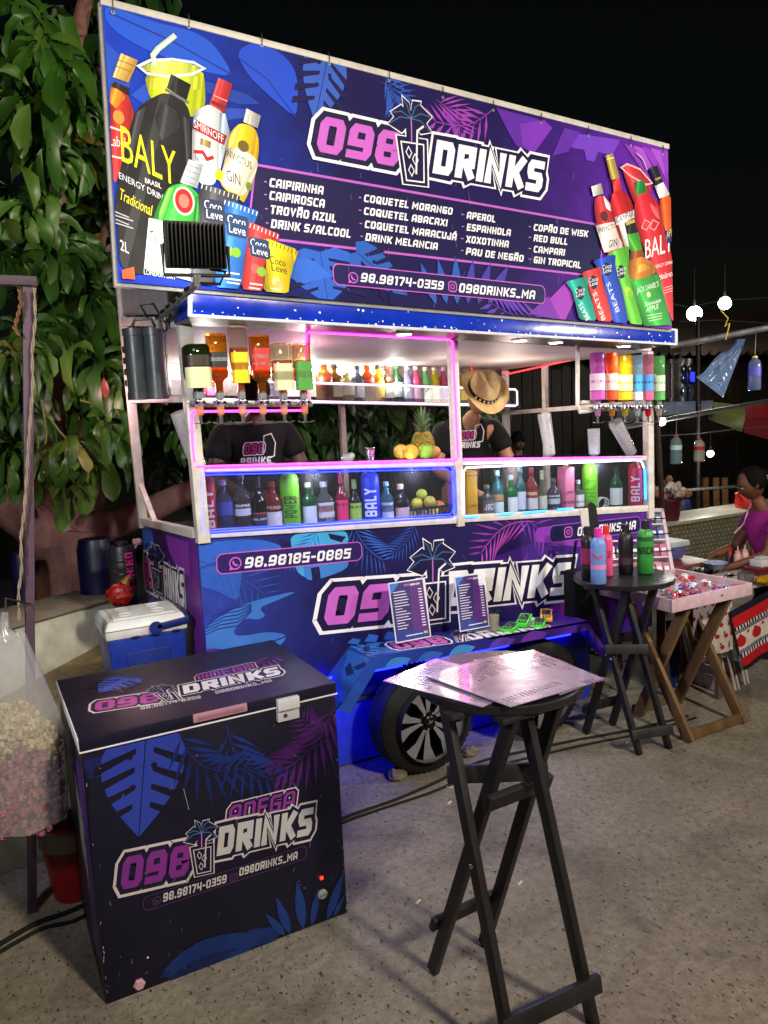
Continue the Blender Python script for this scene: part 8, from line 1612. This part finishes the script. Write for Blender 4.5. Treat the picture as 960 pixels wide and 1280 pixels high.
def pole(lab, a, b, r_, col, name='pole', cat='pole'): t = thing(name, lab, cat, a); mb = MB(); mb.tube([a, b], r_, 12, col); mb.build('tube', STEEL(), t)
pole('grey pole carrying the far tarpaulins', PY(770, 536, 6.7), PY(1000, 494, 6.7), .03, '#7a7c80')
pole('slim upright post beside the right end of the trailer', PZ(836, 760, .0), PY(820, 505, 4.35), .022, '#6a5a58')
pole('dark upright post behind the right speaker', Vector((PY(874, 420, 7.3).x, 7.3, 0)), PY(873, 395, 7.3), .035, '#3a3638')
a, b = PY(838, 433, 3.85), PY(985, 405, 3.3); pole('slanting grey conduit running out from the trailer roof corner', a, b, .021, '#8a8c90', 'conduit', 'pipe')
# hanging bottles and bag
def hang(lab, px, yt, yb, Y, w, gc, cap, lab_, top, name='hanging_bottle'):
    a, b = PY(px, yt, Y), PY(px, yb, Y); t = bottle(lab, (b.x, Y, b.z), a.z - b.z, w / 2 * mpp(b), 'pet', gc, .45, None, cap, lab_, 'bottles hung on strings', cat='bottle', name=name); c = PY(*top, Y); mb = MB(); _org[t.name] = Vector(t.location); mb.tube([Vector((b.x, Y, a.z - .01)), Vector((c.x, Y, c.z))], .0025, 6, '#9a8a8a'); mb.build('string', CLOTH(), t)
hang('clear water bottle with red cap hanging on a string below the right speaker', 845, 544, 580, 4.6, 14, '#a8c8d4', '#c02028', (.5, .66, '#b8d4dc'), (847, 500))
hang('milky bottle with red label hanging on a string under the tarpaulin', 874, 548, 577, 4.7, 13, '#d8d8d0', '#b01c20', (.5, .66, '#b01c24'), (874, 505))
hang('water bottle with yellow cap and violet label hanging from the conduit', 943, 445, 488, 3.5, 15, '#9aa8d8', '#d8c020', (.42, .68, '#4a48b0'), (945, 414))
t = thing('hanging_bag', 'clear bluish plastic bag hanging from the slanting conduit', 'bag', PY(926, 424, 3.52)); mb = MB(); nu, nv = 14, 18
for sd_ in (0, 1):
    V = []
    for j in range(nv + 1):
        v = j / nv; l = Vector((921 - 51 * v ** 1.15, 424 + 46 * v + 3 * math.sin(v * 9))); r_ = Vector((932 - 28 * v, 424 + 73 * v)); 
        for i in range(nu + 1):
            u = i / nu; q = l.lerp(r_, u); w = math.sin(math.pi * u) * math.sin(math.pi * min(1, v * 1.1)); V.append(PY(q.x, q.y, 3.52 + (sd_ - .5) * .07 * w + .010 * math.sin(u * 16 + v * 5 + sd_) + .006 * math.sin(v * 23 - u * 9)))
    mb.mesh(V, [(j * (nu + 1) + i, j * (nu + 1) + i + 1, (j + 1) * (nu + 1) + i + 1, (j + 1) * (nu + 1) + i) for j in range(nv) for i in range(nu)])
mb.build('film', glass('bag_blue', '#b4cdf0', .3, .16), t, smooth=50)
a = PY(906, 405, 3.5); t = thing('ribbon', 'yellow ribbon tied in the wire above the hanging bag', 'ribbon', a); mb = MB(); mb.tube([PY(x, y, 3.5) for x, y in ((901, 388), (910, 398), (906, 408), (912, 404), (907, 425))], .004, 6, '#c8b83a'); mb.build('strip', CLOTH(), t)
for lab, L, Y in (('thin overhead wire sagging from the trailer roof to the right', [(820, 375), (860, 384), (900, 376), (960, 372), (1010, 378)], 6.5), ('thin overhead wire below the upper lamp', [(850, 402), (900, 400), (960, 404), (1010, 400)], 6.6), ('thin wire strung between the stalls behind the hanging bottles', [(815, 545), (870, 542), (930, 535), (1000, 530)], 6.5)):
    P = [PY(x, y, Y) for x, y in L]; t = thing('wire', lab, 'wire', P[0]); mb = MB(); mb.tube(P, .006, 6, '#4a4a50'); mb.build('strand', RUBBER(), t)
for px, py, Y, r_, e, lab in ((868, 392, 8.0, .11, 40, 'bright bulb high over the far stalls, left of its neighbour'), (906, 379, 8.4, .10, 40, 'bright bulb high over the far stalls, the right one'), (827, 527, 5.6, .042, 14, 'bare lit bulb hanging just right of the trailer post'), (888, 567, 6.6, .042, 24, 'bare lit bulb hanging under the yellow tarpaulin')):
    c = PY(px, py, Y); t = thing('light_bulb', lab, 'bulb', c, 'lit bulbs over the stalls'); mb = MB(); mb.ball(c, r_, '#ffffff', 16); mb.build('globe', emit('bulb_glow', '#fff8e8', 30.0), t, smooth=60); mb = MB(); mb.lathe([(.018, r_ * .9), (.02, r_ * 1.5), (.016, r_ * 1.9), (.006, r_ * 2.0), (.005, r_ * 6)], c, 12, '#2a2a2c'); mb.build('socket', PLAST(), t)
    lamp('bulb_light', 'POINT', c - Vector((0, 0, r_ + .05)), e, (1, .96, .86), shadow_soft_size=.05)
# ------------------------------------------------------------------ the big-leaved tree behind
def leaf_mat():
    m, t, p = _new('tree_leaf'); L = t.links.new; at = N(t, 'ShaderNodeVertexColor'); at.layer_name = 'Col'; L(at.outputs[0], p.inputs['Base Color']); p.inputs['Roughness'].default_value = .38; p.inputs['Specular IOR Level'].default_value = .45
    tl = N(t, 'ShaderNodeBsdfTranslucent'); L(at.outputs[0], tl.inputs[0]); mx = N(t, 'ShaderNodeMixShader'); mx.inputs[0].default_value = .2; L(p.outputs[0], mx.inputs[1]); L(tl.outputs[0], mx.inputs[2]); L(mx.outputs[0], t.nodes['Material Output'].inputs[0]); return m
LEAF = leaf_mat(); rr = random.Random(77)
def add_leaf(mb, c, d, L, w, nrm, col, droop):
    d = d.normalized(); s_ = d.cross(nrm).normalized(); n = s_.cross(d).normalized(); R0, R1, C = [], [], []
    for i, (u, k) in enumerate(((0, .02), (.12, .06), (.32, .55), (.55, .92), (.75, 1.0), (.90, .66), (1.0, .03))):
        dd = (d * math.cos(droop * u) - Vector((0, 0, 1)) * math.sin(droop * u) * .9).normalized(); q = c + dd * L * u; wv = .012 * math.sin(u * 9 + L * 50)
        C.append(q); R0.append(q + s_ * w * k + n * (w * k * .28 + wv)); R1.append(q - s_ * w * k + n * (w * k * .28 - wv))
    i0 = len(mb.v); k = len(C)
    for A in (R0, C, R1): mb.v += A
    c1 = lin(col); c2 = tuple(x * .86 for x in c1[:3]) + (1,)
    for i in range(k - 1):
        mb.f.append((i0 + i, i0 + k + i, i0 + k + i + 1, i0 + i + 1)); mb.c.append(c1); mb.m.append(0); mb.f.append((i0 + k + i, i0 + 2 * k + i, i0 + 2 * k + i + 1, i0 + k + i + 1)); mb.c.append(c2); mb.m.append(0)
def rosette(mb, c, size, face, cols):
    ax_ = Vector(face).normalized(); u = ax_.orthogonal().normalized(); v = ax_.cross(u); n = rr.randint(6, 9); a0 = rr.uniform(0, 6)
    for k in range(n):
        a = a0 + 2 * math.pi * k / n + rr.uniform(-.2, .2); d = (u * math.cos(a) + v * math.sin(a)) * .9 + ax_ * rr.uniform(.1, .5); d = d + Vector((0, 0, -.35)); L = size * rr.uniform(.55, 1.2); cc = rr.choice(cols if rr.random() > .012 else ['#6a7428', '#6a5a24'])
        add_leaf(mb, c + d * .03, d, L, L * rr.uniform(.15, .195), ax_, cc, rr.uniform(.5, 1.35))
T = thing('broadleaf_tree', 'large glossy broad-leaved tree with thick branching trunk behind the trailer', 'tree', (.55, 6.6, 0))
BARK = surf('tree_bark', .8, 0, .35, 9, .5, 26, spec=.2, stretch=(1, 1, .5)); bk = '#946a64'
def limb(L, Y, r_): P = [PY(x, y, Y + dy) for x, y, dy in L]; mb = MB(); mb.tube(P, [k for k in r_], 16, bk); return mb
mb = MB(); b = PY(78, 770, 6.6); b.z = 0
tr = [b, PY(78, 765, 6.6), PY(78, 730, 6.6), PY(80, 690, 6.6), PY(84, 660, 6.6)]
mb.tube(tr, [.34, .27, .235, .25, .27], 20, bk)
for L, r_ in (([(84, 700, 0), (105, 665, 0), (140, 655, -.1), (178, 642, -.3), (225, 620, -.4), (300, 590, -.2), (420, 540, .2)], [.2, .17, .13, .11, .10, .08, .05]),
              ([(90, 670, 0), (112, 640, .1), (124, 612, .1), (122, 590, .2), (110, 560, .3), (118, 500, .4)], [.17, .1, .07, .055, .05, .04]),
              ([(76, 680, 0), (66, 630, .1), (70, 560, .2), (60, 450, .2), (66, 300, .3), (80, 120, .3), (120, -60, .4)], [.2, .17, .15, .12, .1, .08, .05]),
              ([(70, 690, 0), (40, 655, -.1), (0, 630, -.2), (-60, 580, -.2), (-140, 480, 0)], [.2, .16, .14, .11, .07]),
              ([(66, 560, .2), (120, 430, .6), (150, 200, .9), (120, 60, 1.2)], [.12, .1, .08, .05])):
    mb.tube([PY(x, y, 6.6 + dy) for x, y, dy in L], r_, 14, bk)
mb.build('trunk', BARK, T, smooth=60)
mb = MB(); G1, G2, G3 = ['#34601a', '#467424', '#2a5016', '#587f32', '#3c6820'], ['#46661e', '#5a7a2a', '#3a5a1a', '#6a7a34'], ['#24461a', '#1c3a14', '#2c4e1c']  # darker last list puts the shade of the deep crown into leaf colour
def spread(n, x0, x1, y0, y1, Y0, Y1, size, cols, ok=lambda x, y: True):
    k = 0
    while k < n:
        x, y = rr.uniform(x0, x1), rr.uniform(y0, y1)
        if not ok(x, y): continue
        k += 1; Y = rr.uniform(Y0, Y1); rosette(mb, PY(x, y, Y), size * rr.uniform(.85, 1.15), Vector((rr.uniform(-.5, .7), -1, rr.uniform(-.1, .8))), cols)
# clumps with gaps between them, as in the photo
for x, y, n, sp in ((40, 40, 7, 40), (10, 120, 6, 30), (75, 100, 5, 28), (60, 190, 6, 30), (35, 250, 6, 35), (15, 330, 7, 32), (70, 330, 6, 30), (80, 400, 8, 30), (30, 420, 6, 28), (110, 370, 5, 22), (10, 480, 5, 30), (120, 450, 7, 26), (165, 470, 5, 22), (135, 520, 6, 24), (8, 560, 4, 18)):
    for k in range(max(2, int(n * .85))): px, py = x + rr.gauss(0, sp * .6), y + rr.gauss(0, sp * .6); rosette(mb, PY(px, py, rr.uniform(5.35, 6.1)), rr.uniform(.25, .33), Vector((rr.uniform(-.4, .7), -1, rr.uniform(0, .8))), G1)
for k in range(9): rosette(mb, PY(85 + rr.gauss(0, 14), 555 + rr.gauss(0, 16), rr.uniform(5.3, 5.6)), .27, Vector((rr.uniform(-.3, .5), -.8, -.5)), G2)
spread(46, 200, 560, 500, 562, 5.65, 6.6, .24, G1); spread(60, 170, 640, 480, 610, 6.4, 7.4, .26, G3)
spread(55, -60, 200, -40, 600, 6.5, 7.6, .32, G3); spread(70, 120, 560, -120, 420, 6.8, 8.0, .3, G3, lambda x, y: x < 170)
spread(30, -220, -20, 0, 620, 5.6, 7.2, .3, G1)
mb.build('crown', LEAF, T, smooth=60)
mb = MB(); c = PY(129, 468, 5.3); add_leaf(mb, c, Vector((0, -.1, -1)), .15, .026, Vector((0, -1, .1)), '#7a3028', .1); mb.build('dry_leaf', LEAF, T, smooth=60)
mb = MB()
for L in ([(48, 545), (47, 580), (42, 600)], [(100, 500), (118, 505), (128, 515)], [(118, 490), (121, 520), (130, 535)], [(60, 520), (75, 540), (95, 560)], [(52, 500), (58, 540), (55, 575)]): mb.tube([PY(x, y, 5.45) for x, y in L], .008, 6, '#6a7a3a')
mb.build('twig', BARK, T)
